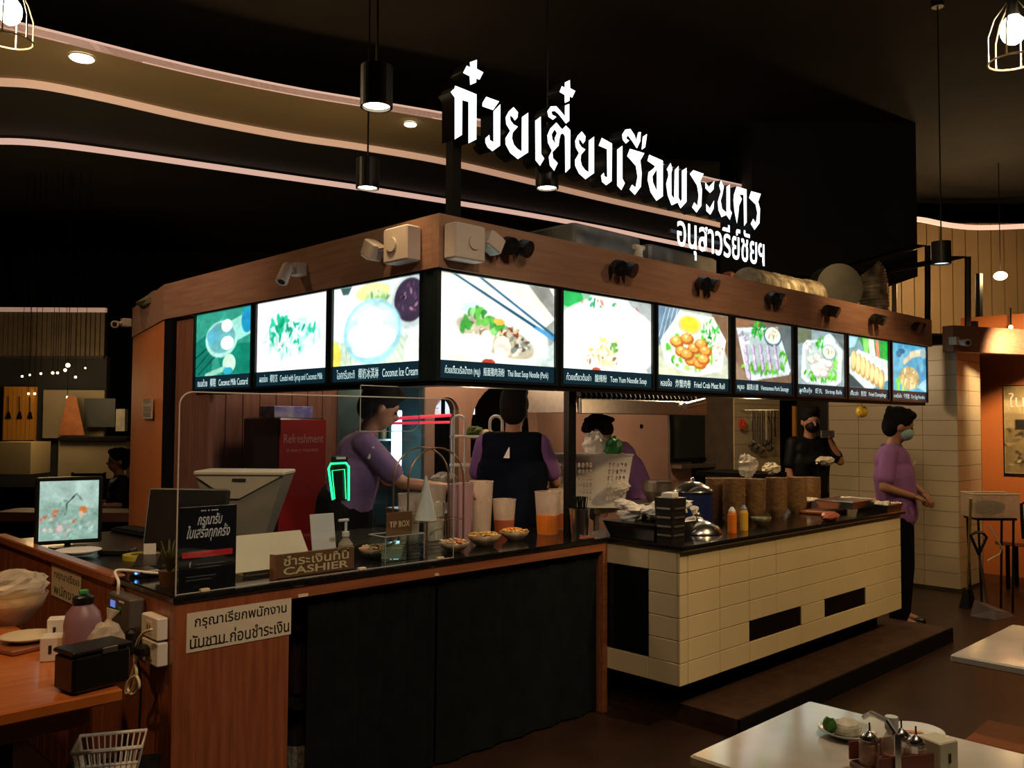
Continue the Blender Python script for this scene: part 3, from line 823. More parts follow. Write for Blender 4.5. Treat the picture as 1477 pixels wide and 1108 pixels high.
def pic_r1(p):
    p.poly([(0,1),(0,.0),(.3,0)], 'e6efd9'); p.poly([(.8,1),(1,1),(1,0),(.55,0),(.85,.4)], '9aa4a0'); p.poly([(.75,1),(1,.62),(1,.9),(.95,1)], '8c8f8a'); p.poly([(.6,0),(1,0),(1,.3)], 'c5dcd9')
    p.ell(.42,.42,.56,.48,'dff8f4',-.25); p.ell(.42,.50,.54,.44,'fbfffb',-.25); p.ell(.25,.55,.16,.26,'b4ece6',0,.6); p.ell(.45,.32,.40,.24,'e4f4ee',-.2)
    p.ell(.47,.3,.36,.2,'b9b49c',-.22)
    p.scat(60,.47,.33,.32,.18,.05,['e8efe0','8b7a5e','c9c4a8','5d5546','f3f2e8'],-.2,3)
    p.scat(26,.4,.48,.2,.08,.05,['3f9d3c','62bb4a','2d7f38','8ed67c'],-.4,1.6); p.scat(6,.22,.43,.05,.05,.06,['2f8f3a','3f9d3c'])
    p.ell(.49,.5,.05,.04,'f0b850'); p.scat(8,.58,.38,.08,.06,.035,['a0563c','7c3a2c','d9b58a'])
    p.ell(.26,.23,.13,.10,'f6f6ec'); p.ell(.38,.24,.06,.15,'efece0'); p.ell(.52,.2,.08,.14,'e9ddd0'); p.ell(.5,.12,.05,.08,'f8efe8')
    p.scat(14,.68,.25,.1,.1,.04,['4a4a44','7c8a80','d9d9cc'])
    p.poly([(.09,1),(.13,1),(1,.38),(1,.33)], '16506e'); p.poly([(.31,1),(.345,1),(1,.42),(1,.38)], '1a5a7e'); p.poly([(.84,.5),(1,.38),(1,.33),(.8,.47)], '4aa0dc')
    p.ell(.4,.0,.06,.05,'b0402c')
def pic_r2(p):
    p.poly([(0,1),(.3,1),(.1,.6),(0,.6)], '8fc2a0'); p.ell(.08,.93,.14,.14,'2fae5a'); p.poly([(.72,1),(1,1),(1,.6),(.85,.75)], 'a7b4b6'); p.line(.82,.9,.95,.72,.02,'b8607a'); p.poly([(.9,.6),(1,.7),(1,0),(.8,0)], '9fb0b8')
    p.ell(.5,.42,.62,.55,'fbfffb'); p.ell(.5,.5,.56,.48,'ffffff'); p.scat(16,.38,.9,.22,.05,.04,['e7d0c0','f4f0e8','38a878','d8806c']); p.line(.34,.95,.33,.84,.02,'2a9a70')
    p.scat(40,.45,.3,.2,.13,.045,['f3e08c','f8edb0','e9c66a','fdf6d0'],.2,3.5); p.scat(8,.55,.33,.05,.06,.04,['8fcf70','5faf50'])
    p.scat(26,.45,.14,.22,.06,.03,['8f7a58','efe6c8','c9a878','fffdf0']); p.ell(.47,.1,.1,.05,'f4e6b8'); p.ell(.86,.0,.1,.08,'e6fff4'); p.ell(.36,.0,.05,.04,'c05038')
def pic_r3(p):
    p.a[:] = hexc('b9c4b4'); p.poly([(0,1),(.3,1),(.1,.5),(0,.4)], '6a8ca8')
    for k in range(5): p.line(.02 + .05*k,.55,.12 + .05*k,1,.01,'d8e4e8',.8)
    p.poly([(.75,1),(1,1),(1,.3)], '7a6048'); p.poly([(0,0),(.3,0),(0,.3)], 'c8d8c0')
    p.poly([(.3,.97),(.78,.95),(.97,.6),(.9,.12),(.5,0),(.1,.18),(.04,.5)], 'f2fbf4'); p.poly([(.32,.9),(.74,.88),(.9,.6),(.84,.2),(.5,.07),(.17,.24),(.12,.5)], 'e2efe0')
    p.scat(46,.44,.38,.36,.28,.055,['4fbf2c','76d83e','38a024','a0e860'],0,1.8); p.scat(24,.74,.7,.12,.2,.05,['1fa038','35c048','0f7f2c'],0,3)
    p.ell(.44,.78,.17,.15,'c9c890'); p.ell(.44,.79,.13,.12,'f7d23c')
    for (x,y) in ((.26,.5),(.33,.36),(.4,.56),(.5,.42),(.46,.24),(.6,.5),(.66,.4),(.58,.2),(.4,.32),(.63,.27)):
        p.ell(x,y,.1,.09,'a8622c'); p.ell(x-.01,y+.02,.075,.065,'e8a24e'); p.ell(x-.02,y+.04,.03,.03,'f7cf8c')
    p.scat(12,.85,.42,.09,.16,.03,['f7efe8','d8b8b0','7c5850'])
def box_food(p, bg, plate, greens, foods, fsz, cup, bg2=None):
    p.a[:] = hexc(bg)
    if bg2: p.poly([(.6,1),(1,1),(1,.55)], bg2)
    p.poly([(.06,.82),(.72,.92),(.98,.2),(.3,.02)], plate); p.poly([(.12,.76),(.68,.85),(.9,.24),(.34,.09)], 'dfeee6')
def pic_r4(p):
    p.a[:] = hexc('76604e'); p.poly([(0,1),(.4,1),(0,.8)], '8f6a4e'); p.poly([(.8,1),(1,1),(1,.2),(.9,.1)], '5f6c70'); p.poly([(0,0),(.3,0),(0,.3)], '8e7a66')
    p.poly([(.03,.84),(.75,.95),(.99,.22),(.95,.14),(.3,.0),(.2,.05)], 'cfe2ee'); p.poly([(.09,.78),(.7,.87),(.9,.25),(.32,.09)], 'a9c0c4')
    p.scat(46,.45,.2,.34,.08,.05,['5fb83a','84d24e','3f9a30']); p.scat(14,.85,.4,.06,.2,.05,['5fb83a','3f9a30']); p.scat(26,.41,.86,.12,.14,.05,['2fa038','55c040','1a7f2c'])
    p.ell(.66,.78,.17,.18,'3c6c78'); p.ell(.66,.79,.145,.15,'e8ece0'); p.scat(8,.66,.79,.09,.09,.04,['8f9c6a','c0b890'])
    for i in range(16):
        x = .18 + .13 * (i % 5) + .02 * (i // 5); y = .5 - .14 * (i // 5) + .015 * (i % 5)
        p.ell(x,y,.035,.10,'8f86a8',.3); p.ell(x-.01,y+.01,.022,.08,'cfc6e2',.3)
    p.scat(12,.18,.7,.1,.08,.05,['e6e6f0','9a8fb0'])
def pic_r5(p):
    p.a[:] = hexc('8fa6ac'); p.poly([(0,1),(.3,1),(.3,.8),(0,.7)], '6e7a60'); p.poly([(.7,1),(1,1),(1,.7)], '5c6c70')
    p.poly([(.2,.8),(.75,.86),(.97,.7),(.93,.08),(.8,0),(.2,.02),(.08,.12),(.12,.7)], 'dff2f6'); p.poly([(.22,.76),(.72,.8),(.88,.66),(.84,.12),(.2,.1),(.16,.66)], 'b8d4cc')
    p.scat(60,.5,.18,.36,.11,.05,['4fc832','7ce04c','30a024']); p.scat(12,.8,.35,.05,.2,.05,['4fc832','7ce04c']); p.scat(16,.5,.8,.1,.12,.05,['2fa838','64cc48'])
    p.ell(.68,.78,.14,.2,'cfeef0'); p.ell(.67,.62,.17,.16,'7caab0'); p.ell(.67,.63,.14,.13,'e8ead8'); p.scat(6,.67,.63,.08,.07,.04,['a0a880'])
    for (x,y) in ((.3,.45),(.42,.5),(.54,.42),(.36,.3),(.48,.32),(.6,.32),(.66,.4),(.42,.22),(.56,.22)):
        p.ell(x,y,.1,.085,'b8b4a8'); p.ell(x-.01,y+.015,.08,.065,'f1eee8')
    p.scat(14,.24,.66,.1,.1,.05,['e9f0ec','c0a8b8'])
def pic_r6(p):
    p.a[:] = hexc('6f9aa6'); p.poly([(.25,1),(1,1),(1,.5),(.5,.6)], '2f9a4a'); p.poly([(.35,1),(.5,1),(.5,.55),(.42,.6)], '7cdc6c'); p.poly([(.5,1),(.64,1),(.7,.5),(.55,.5)], 'f4e8e0'); p.poly([(.68,1),(.76,1),(.8,.5),(.72,.5)], 'd88870'); p.poly([(.86,1),(1,1),(1,.3),(.9,.4)], '18b040')
    p.poly([(0,1),(.25,1),(.15,.8),(0,.75)], '9fd8ea'); p.poly([(0,.55),(.25,.75),(1,.6),(1,.2),(.6,0),(.4,0),(0,.3)], 'cfe8ec')
    p.poly([(0,.3),(0,0),(.4,0)], '2a4a50'); p.poly([(1,.2),(1,0),(.62,0)], '4a90a8')
    for i in range(7):
        x = .14 + .115 * i; y = .52 - .055 * i
        p.ell(x,y,.085,.22,'b89a5c',-.15); p.ell(x-.015,y+.02,.06,.18,'ecd9a0',-.15)
def pic_r7(p):
    p.a[:] = hexc('4fa8cc'); p.scat(30,.6,.6,.7,.5,.14,['3f98c4','78c4de','2f80a8','8ccfe4'],0,1.6,.5); p.ell(.28,.85,.1,.06,'1f5f80'); p.ell(.2,.78,.08,.08,'256c90')
    p.line(.35,.62,.6,.8,.07,'d8c8a0'); p.line(.55,.8,.9,.88,.09,'e6d8b4'); p.ell(.92,.86,.1,.12,'9fb4b4')
    p.scat(24,.3,.2,.25,.2,.08,['7cd84c','54c03c','a4e86c']); p.poly([(.7,.1),(1,.3),(1,.0)], 'a0d8ee')
    p.ell(.5,.28,.3,.26,'bfae78'); p.scat(60,.5,.28,.26,.22,.045,['efe2b4','d9c68c','a8985c','f6eecb'],0,2)

M_print = bpy.data.materials.new('backlit_print'); M_print.use_nodes = True
_nt = M_print.node_tree; _p = _nt.nodes['Principled BSDF']; _vc = _nt.nodes.new('ShaderNodeVertexColor'); _vc.layer_name = 'print'
_nt.links.new(_vc.outputs[0], _p.inputs['Base Color']); _nt.links.new(_vc.outputs[0], _p.inputs['Emission Color'])
_p.inputs['Emission Strength'].default_value = 1.15; _p.inputs['Roughness'].default_value = 0.3
M_flatprint = bpy.data.materials.new('flat_print'); M_flatprint.use_nodes = True
_nt = M_flatprint.node_tree; _p = _nt.nodes['Principled BSDF']; _vc = _nt.nodes.new('ShaderNodeVertexColor'); _vc.layer_name = 'print'
_nt.links.new(_vc.outputs[0], _p.inputs['Base Color']); _p.inputs['Roughness'].default_value = 0.5
M_screen = bpy.data.materials.new('lit_screen'); M_screen.use_nodes = True
_nt = M_screen.node_tree; _p = _nt.nodes['Principled BSDF']; _vc = _nt.nodes.new('ShaderNodeVertexColor'); _vc.layer_name = 'print'
_nt.links.new(_vc.outputs[0], _p.inputs['Emission Color']); _p.inputs['Base Color'].default_value = (0.02, 0.02, 0.02, 1); _p.inputs['Emission Strength'].default_value = 0.75
def srgb2lin(a): return np.where(a <= 0.04045, a / 12.92, ((a + 0.055) / 1.055) ** 2.4)
def picture(name, fn, bg, o, du, dv, cell, mat, parent, label=None, n_=None):
    """flat printed picture: a fine grid of coloured points; o lower left corner, du/dv its edges"""
    o, du, dv = (np.array(q, float) for q in (o, du, dv))
    W, H = np.linalg.norm(du), np.linalg.norm(dv)
    nx, ny = max(12, int(W / cell)), max(12, int(H / cell))
    p = Pic(nx, ny, bg, W / H); fn(p); p.grain(0.02)
    U, V = np.meshgrid(np.linspace(0, 1, nx), np.linspace(1, 0, ny))
    v = o + U[..., None] * du + V[..., None] * dv
    idx = np.arange(nx * ny).reshape(ny, nx)
    fs = np.stack([idx[1:, :-1], idx[1:, 1:], idx[:-1, 1:], idx[:-1, :-1]], -1).reshape(-1, 4)
    me = bpy.data.meshes.new(name)
    me.from_pydata(v.reshape(-1, 3).tolist(), [], fs.tolist())
    at = me.color_attributes.new('print', 'FLOAT_COLOR', 'POINT')
    c = np.ones((nx * ny, 4)); c[:, :3] = srgb2lin(np.clip(p.a.reshape(-1, 3), 0, 1))
    at.data.foreach_set('color', c.ravel()); me.update()
    return part(name, me, mat, parent, label=label)

M_cap = pbr('caption_strip_blue', (0.004, 0.016, 0.026), 0.35, emit=(0.01, 0.05, 0.08), es=0.35)
M_capt = pbr('caption_lettering', (1, 1, 1), 0.5, emit=(0.55, 0.95, 1.0), es=0.8)
M_frame = pbr('light_box_frame', (0.008, 0.015, 0.020), 0.35, var=0.2)
R_ = [  # px left, px right, painter, bg, caption, label
 (634, 799, pic_r1, 'eef4e4', 'ก๋วยเตี๋ยวเรือน้ำตก (หมู)   船面猪肉汤粉   Thai Boat Soup Noodle (Pork)', 'lit menu picture of pork noodle bowl with dark chopsticks across it'),
 (811, 939, pic_r2, 'f2fff6', 'ก๋วยเตี๋ยวต้มยำ   酸辣粉   Tom Yum Noodle Soup', 'lit menu picture of yellow noodles in a nearly white overexposed bowl'),
 (948, 1050, pic_r3, 'b9c4b4', 'หอยจ๊อ   炸蟹肉卷   Fried Crab Meat Roll', 'lit menu picture of orange fried balls on green leaves with yellow cup'),
 (1059.5, 1141, pic_r4, '76604e', 'หมูยอ   越南火腿   Vietnamese Pork Sausage', 'lit menu picture of mauve meat slices on a tilted square plate'),
 (1149, 1217, pic_r5, '8fa6ac', 'ลูกชิ้นกุ้ง   虾丸   Shrimp Balls', 'lit menu picture of pale balls on a bright green lettuce bed'),
 (1223, 1280, pic_r6, '6f9aa6', 'เกี๊ยวซ่า   煎饺   Fried Dumplings', 'lit menu picture of tan dumplings in a row with green stripes above'),
 (1286, 1335, pic_r7, '4fa8cc', 'บะหมี่แห้ง   干捞面   Dry Egg Noodles', 'lit menu picture of a beige noodle ball on blue, last beside the pillar')]
zi0 = 1.886; zi1 = BZ1 - 0.008
for (pa, pb, fn, bg, cap, lab) in R_:
    xa = float(on_y(pa, 500, BY)[0]); xb = float(on_y(pb, 500, BY)[0])
    t = thing('menu_light_box', lab, 'menu light box', ((xa + xb) / 2, BY, BZ0), group='backlit menu boxes on the long side')
    fr_ = MB(); g = 0.022
    fr_.box(xa - g, xb + g, BY + 0.006, BY + 0.13, BZ0, BZ1)
    part('light_box_case', fr_, M_frame, t)
    fr2 = MB().box(xa - g, xa - 0.002, BY - 0.012, BY + 0.0055, BZ0, BZ1).box(xb + 0.002, xb + g, BY - 0.012, BY + 0.0055, BZ0, BZ1).box(xa - 0.002, xb + 0.002, BY - 0.012, BY + 0.0055, zi1 + 0.001, BZ1).box(xa - 0.002, xb + 0.002, BY - 0.012, BY + 0.0055, BZ0, BZ0 + 0.014)
    part('light_box_frame', fr2, M_frame, t)
    picture('printed_picture', fn, bg, (xa, BY, zi0), (xb - xa, 0, 0), (0, 0, zi1 - zi0), 0.0052 if pb < 1000 else 0.0075, M_print, t)
    part('caption_strip', MB().box(xa, xb, BY - 0.002, BY + 0.004, BZ0 + 0.015, zi0 - 0.002), M_cap, t)
    text('caption_lettering', cap, (xa + 0.04 * (xb - xa), BY - 0.002, BZ0 + 0.026), '-y', M_capt, t, width=(xb - xa) * 0.9, height=0.05)['kind'] = 'stuff'
Lb = [(283, 363, pic_l1, '2c8f7c', 'ขนมถ้วย   椰糕   Coconut Milk Custard', 'lit menu picture on dark green of a bowl with two white balls'),
      (371, 472, pic_l2, 'ffffff', 'ลอดช่อง   椰奶冻   Cendol with Syrup and Coconut Milk', 'lit menu picture of pale green strands on plain white'),
      (481, 611, pic_l3, 'e8fff8', 'ไอศกรีมกะทิ   椰奶冰淇淋   Coconut Ice Cream', 'lit menu picture of white ice cream scoops in a glass bowl')]
for (pa, pb, fn, bg, cap, lab) in Lb:
    ya = float(on_x(pa, 500, BX)[1]); yb = float(on_x(pb, 500, BX)[1])   # ya farther
    t = thing('menu_light_box', lab, 'menu light box', (BX, (ya + yb) / 2, BZ0), group='backlit menu boxes on the short side')
    g = 0.022
    part('light_box_case', MB().box(BX + 0.006, BX + 0.13, max(yb - g, BY + 0.135), ya + g, BZ0, BZ1), M_frame, t)
    f2 = MB().box(BX - 0.012, BX + 0.0055, yb - g, yb - 0.002, BZ0, BZ1).box(BX - 0.012, BX + 0.0055, ya + 0.002, ya + g, BZ0, BZ1).box(BX - 0.012, BX + 0.0055, yb - .002, ya + .002, zi1 + .001, BZ1).box(BX - 0.012, BX + 0.0055, yb - .002, ya + .002, BZ0, BZ0 + .014)
    part('light_box_frame', f2, M_frame, t)
    picture('printed_picture', fn, bg, (BX, ya, zi0), (0, yb - ya, 0), (0, 0, zi1 - zi0), 0.0055, M_print, t)
    part('caption_strip', MB().box(BX - 0.002, BX + 0.004, yb, ya, BZ0 + 0.015, zi0 - 0.002), M_cap, t)
    text('caption_lettering', cap, (BX - 0.002, ya - 0.05 * (ya - yb), BZ0 + 0.026), '-x', M_capt, t, width=(ya - yb) * 0.9, height=0.055)['kind'] = 'stuff'
# corner trim between the two rows of boxes, and the end cap of the row
t = canopy
part('corner_trim', MB().box(BX - 0.014, BX + 0.006, BY - 0.014, BY + 0.02, BZ0, BZ1), M_frame, t)
part('lower_rail', MB().box(BX + 0.0, BXR, BY + 0.0, BY + 0.12, BZ0 - 0.022, BZ0 - 0.001), M_black, t)
part('lower_rail', MB().box(BX + 0.0, BX + 0.12, BY + 0.121, 5.62, BZ0 - 0.022, BZ0 - 0.001), M_black, t)

# ------------------------------------------------------------------ devices on the fascia
M_spot = pbr('spotlight_black', (0.012, 0.014, 0.018), 0.35, var=0.2)
FY = BY - 0.03
names = ['next to the white emergency lamp', 'above the overexposed noodle picture', 'above the fried balls picture', 'above the mauve meat picture', 'above the lettuce bed picture', 'above the dumpling picture', 'above the beige noodle ball picture']
root = None
for k, (px, py) in enumerate(((735, 357), (890, 388), (1011, 410), (1110, 431), (1190, 449), (1258.5, 461), (1318, 472))):
    c = on_y(px, py, FY - 0.001)
    lab = 'black twin-head spotlight on the brown fascia ' + names[k]
    if root is None:
        root = thing('twin_spotlight', lab, 'spotlight', c, group='twin spotlights along the fascia')
        part('mount', MB().obox((0, -0.009, 0), (0.05, 0.024, 0.035), bev=0.004), M_spot, root, local=True)
        for s in (-1, 1):
            A = np.array((s * 0.054, -0.045, 0.0)); B = np.array((s * 0.060, -0.078, -0.014))
            m = MB(); m.cyl(A, B, 0.042, 0.045, 16); m.ball(A, 0.042, 14, 8)
            h = part('lamp_head', m, M_spot, root, local=True, smooth=False)
            part('lens', MB().cyl(B, B + _unit(B - A) * 0.003, 0.038, n=16), M_blackgloss, h, local=True)
    else:
        dup(root, c, label=lab, group='twin spotlights along the fascia')
M_emer = pbr('emergency_box_beige', (0.60, 0.50, 0.44), 0.5, var=0.06)
def emergency(box_c, lamp_c, side, lab):
    t = thing('emergency_light', lab, 'emergency light', box_c)
    n = np.array((0, -1.0, 0)) if side == 'y' else np.array((-1.0, 0, 0))
    u = np.array((1.0, 0, 0)) if side == 'y' else np.array((0, 1.0, 0))
    sz = (0.19, 0.09, 0.17) if side == 'y' else (0.09, 0.19, 0.17)
    part('battery_box', MB().obox(box_c + n * 0.047, sz, bev=0.008), M_emer, t)
    part('dial', MB().cyl(box_c + n * 0.092 + u * 0.02, box_c + n * 0.10 + u * 0.02, 0.035, n=18), M_emer, t)
    R = rotz(0.0)
    tilt = 0.45 if side == 'y' else 0.5
    lc = lamp_c + n * 0.06
    ca, sa = math.cos(tilt), math.sin(tilt)
    if side == 'y': R = np.array(((ca, 0, sa), (0, 1, 0), (-sa, 0, ca)))
    else: R = np.array(((1, 0, 0), (0, ca, -sa), (0, sa, ca)))
    part('lamp_arm', MB().cyl(box_c + n * 0.05, lc, 0.012, n=8), M_emer, t)
    hd = part('lamp_head', MB().obox(lc, (0.10, 0.075, 0.085) if side == 'y' else (0.075, 0.10, 0.085), R=R, bev=0.008), M_emer, t)
    part('lens', MB().obox(lc - R @ np.array((0, 0, 0.044)), (0.08, 0.06, 0.004), R=R), M_glassy_w, hd)
M_glassy_w = pbr('lamp_lens', (0.55, 0.7, 0.72), 0.15, var=0.05)
emergency(on_y(661, 353, FY), on_y(698, 353, FY), 'y', 'beige emergency lamp box on the long fascia beside the canopy corner')
emergency(on_x(591, 356, BX - 0.02), on_x(552, 363, BX - 0.02), 'x', 'beige emergency lamp box on the short fascia with its lamp tilted down')
def cctv(c, n, aim, lab, s=1.0):
    n = _unit(n); aim = _unit(aim)
    t = thing('security_camera', lab, 'security camera', c)
    part('junction_box', MB().obox(np.array(c) + n * 0.025 * s, (0.075 * s,) * 3, math.atan2(n[1], n[0]), bev=0.006), M_emer, t)
    a = np.array(c) + n * 0.06 * s; b = a + n * 0.05 * s + np.array((0, 0, -0.02 * s))
    part('bracket', MB().cyl(a, b, 0.014 * s, n=10), M_emer, t)
    m = MB(); m.cyl(b - aim * 0.03 * s, b + aim * 0.075 * s, 0.03 * s, 0.034 * s, 16); m.ball(b - aim * 0.03 * s, 0.03 * s, 14, 8)
    h = part('camera_body', m, M_emer, t)
    part('lens', MB().cyl(b + aim * 0.0755 * s, b + aim * 0.079 * s, 0.02 * s, n=14), M_blackgloss, h)
cctv(on_x(437, 390, BX - 0.021), (-1, 0, 0), (-0.45, -0.25, -0.85), 'white security camera above the pale green strands picture')
cc_ = at_d(192, 466, 7.6)
cctv(on_end(186, 466) , (-dd[1]*0+ -1, 0, 0), (-0.5, -0.86, -0.1), 'white security camera at the orange end of the fascia')
cctv(on_y(1372, 492, 3.02), (0, -1, 0), (-0.7, -0.7, -0.12), 'white security camera at the pillar end of the long fascia')

# ------------------------------------------------------------------ acrylic screen on the cashier counter
GY = 3.163
M_edge = pbr('acrylic_edge', (0.75, 0.72, 0.68), 0.25, alpha=0.6, var=0.05)
def pane(name, lab, xa, xb, za, zb, y, r=0.05, corners=('tl', 'tr')):
    pts = []
    def arc(cx, cz, a0):
        return [(cx + r * math.cos(a0 + k * PI / 12), cz + r * math.sin(a0 + k * PI / 12)) for k in range(7)]
    pts += [(xa, za)] if 'bl' not in corners else arc(xa + r, za + r, PI)
    pts += [(xb, za)] if 'br' not in corners else arc(xb - r, za + r, 1.5 * PI)
    pts += [(xb, zb)] if 'tr' not in corners else arc(xb - r, zb - r, 0)
    pts += [(xa, zb)] if 'tl' not in corners else arc(xa + r, zb - r, PI / 2)
    t = thing(name, lab, 'acrylic screen', ((xa + xb) / 2, y, za))
    m = MB().hull([(x, y, z) for x, z in pts], [(x, y + 0.004, z) for x, z in pts])
    part('pane', m, M_glass, t)
    part('polished_edge', MB().tube([(x, y + 0.002, z) for x, z in pts + pts[:1]], 0.0028, 5), M_edge, t)
    return t
gx0 = float(on_y(257, 700, GY)[0]); gx1 = float(on_y(655, 700, GY)[0]); gxm = float(on_y(405, 820, GY)[0])
gz = float(on_y(300, 566, GY)[2])
pane('acrylic_screen', 'tall clear acrylic screen with rounded corners standing on the cashier counter edge', gx0, gx1, STN, gz, GY)
pane('hanging_acrylic_pane', 'clear hanging pane with a rounded lower corner beside the white light strip', float(on_y(520, 600, 3.5)[0]), float(on_y(605, 600, 3.5)[0]), float(on_y(600, 622, 3.5)[2]), 1.764, 3.5, 0.06, ('br',))
for px in (296, 522, 635):
    x = float(on_y(px, 800, GY)[0])
    tag(part('screen_clip', MB().obox((x, GY - 0.001, STN + 0.006), (0.035, 0.020, 0.012), bev=0.002), M_cream), 'small pale clip holding the acrylic screen, ' + {296: 'below the black notice', 522: 'beside the cashier plate', 635: 'next to the tip box'}[px], 'clip')

# black notice standee
SYY = 3.19
x0, x1 = float(on_y(258, 800, SYY)[0]), float(on_y(340, 800, SYY)[0]); z1 = float(on_y(300, 730, SYY)[2])
t = thing('notice_standee', 'black upright notice with white Thai handwriting and a red bar', 'sign', ((x0 + x1) / 2, SYY, STN))
part('board', MB().obox(((x0 + x1) / 2, SYY, (STN + z1) / 2), (x1 - x0, 0.006, z1 - STN), bev=0.001), M_blackgloss, t)
W_ = x1 - x0; H_ = z1 - STN
fx = lambda u: x0 + u * W_
fz = lambda v: STN + v * H_
text('lettering', 'กรุณารับ', (fx(.30), SYY - .003, fz(.74)), '-y', M_text_w, t, width=W_ * .44, height=.055, bold=.015, shear=.35)
text('lettering', 'ใบเสร็จทุกครั้ง', (fx(.12), SYY - .003, fz(.585)), '-y', M_text_w, t, width=W_ * .76, height=.062, bold=.015, shear=.35)
text('lettering', '••• • ••••', (fx(.36), SYY - .003, fz(.94)), '-y', M_text_w, t, width=W_ * .3, height=.006)
M_red = pbr('red_print', (0.75, 0.03, 0.03), 0.5, var=0.05)
part('red_bar', MB().box(fx(.05), fx(.93), SYY - .0042, SYY - .0031, fz(.40), fz(.47)), M_red, t)
text('lettering', 'f', (fx(.17), SYY - .003, fz(.29)), '-y', M_text_w, t, height=.02)
M_dimtxt = pbr('dim_print', (0.12, 0.10, 0.10), 0.6, var=0.1)
for k, v in enumerate((.31, .27, .17, .13)):
    part('fine_print', MB().box(fx(.3 if k < 2 else .12), fx(.8 - .08 * k), SYY - .0035, SYY - .0031, fz(v), fz(v + .012)), M_dimtxt, t)
part('foot', MB().box(x0, x1, SYY - .004, SYY + .05, STN, STN + .004), M_blackgloss, t)

# cashier plate
SY2 = 3.215
x0, x1 = float(on_y(398, 820, SY2)[0]), float(on_y(510, 820, SY2)[0]); z1 = float(on_y(455, 794, SY2)[2])
t = thing('cashier_plate', 'brown plate with gold CASHIER lettering in Thai and English', 'sign', ((x0 + x1) / 2, SY2, STN))
M_brown = pbr('brown_plate', (0.22, 0.10, 0.04), 0.4, var=0.1)
part('plate', MB().obox(((x0 + x1) / 2, SY2, (STN + z1) / 2), (x1 - x0, 0.01, z1 - STN), bev=0.002), M_brown, t)
W_ = x1 - x0; H_ = z1 - STN
text('lettering', 'CASHIER', (x0 + W_ * .08, SY2 - .006, STN + H_ * .12), '-y', M_gold, t, width=W_ * .84, height=H_ * .32, bold=.02)
text('lettering', 'ชำระเงินที่นี่', (x0 + W_ * .08, SY2 - .006, STN + H_ * .50), '-y', M_gold, t, width=W_ * .84, height=H_ * .44, bold=.015)
part('wooden_end', MB().box(x0 - .012, x0 - .0005, SY2 - .006, SY2 + .03, STN, z1), M_woodx, t)
part('rear_foot', MB().box(x0, x1, SY2 + .006, SY2 + .04, STN, STN + .006), M_brown, t)

# notice on the wooden front
q = [on_y(px, py, KY0) for px, py in ((268, 941), (419, 916), (420, 862), (268, 886))]
xa, xb = float(q[0][0]), float(q[1][0]); za = (float(q[0][2]) + float(q[1][2])) / 2; zb = (float(q[2][2]) + float(q[3][2])) / 2
t = thing('call_staff_notice', 'white laminated notice with two lines of black Thai on the wooden front', 'notice', ((xa + xb) / 2, KY0, za))
M_notice = pbr('laminated_paper', (0.68, 0.62, 0.50), 0.45, var=0.06)
part('sheet', MB().box(xa, xb, KY0 - .003, KY0 - .0005, za, zb), M_notice, t)
W_ = xb - xa; H_ = zb - za
text('lettering', 'กรุณาเรียกพนักงาน', (xa + W_ * .07, KY0 - .003, za + H_ * .54), '-y', M_text_k, t, width=W_ * .88, height=H_ * .38, bold=.012)
text('lettering', 'นับชาม ก่อนชำระเงิน', (xa + W_ * .03, KY0 - .003, za + H_ * .08), '-y', M_text_k, t, width=W_ * .95, height=H_ * .38, bold=.012)
part('underline', MB().box(xa + W_ * .03, xa + W_ * .38, KY0 - .0042, KY0 - .0033, za + H_ * .10, za + H_ * .125), M_text_k, t)

# notice on the planked side
PX = KX0 - 0.001
a_ = on_x(75, 845, PX); b_ = on_x(118, 845, PX)
zt_ = float(on_x(97, 822, PX)[2]); zb_ = float(on_x(97, 868, PX)[2])
t = thing('side_notice', 'faded paper notice taped on the planked booth side above the purple bottle', 'notice', (PX, (a_[1] + b_[1]) / 2, zb_))
part('sheet', MB().box(PX - .003, PX - .0005, b_[1], a_[1], zb_, zt_), M_notice, t)
text('lettering', 'กรุณาเรียก', (PX - .003, a_[1] - .04, zb_ + (zt_ - zb_) * .55), '-x', M_text_k, t, width=(a_[1] - b_[1]) * .84, height=(zt_ - zb_) * .32)
text('lettering', 'พนักงาน', (PX - .003, a_[1] - .04, zb_ + (zt_ - zb_) * .1), '-x', M_text_k, t, width=(a_[1] - b_[1]) * .84, height=(zt_ - zb_) * .32)

# desk height inside the booth
DZ = STN - 0.03
def desk(px, py): return on_z(px, py, DZ + 0.001)
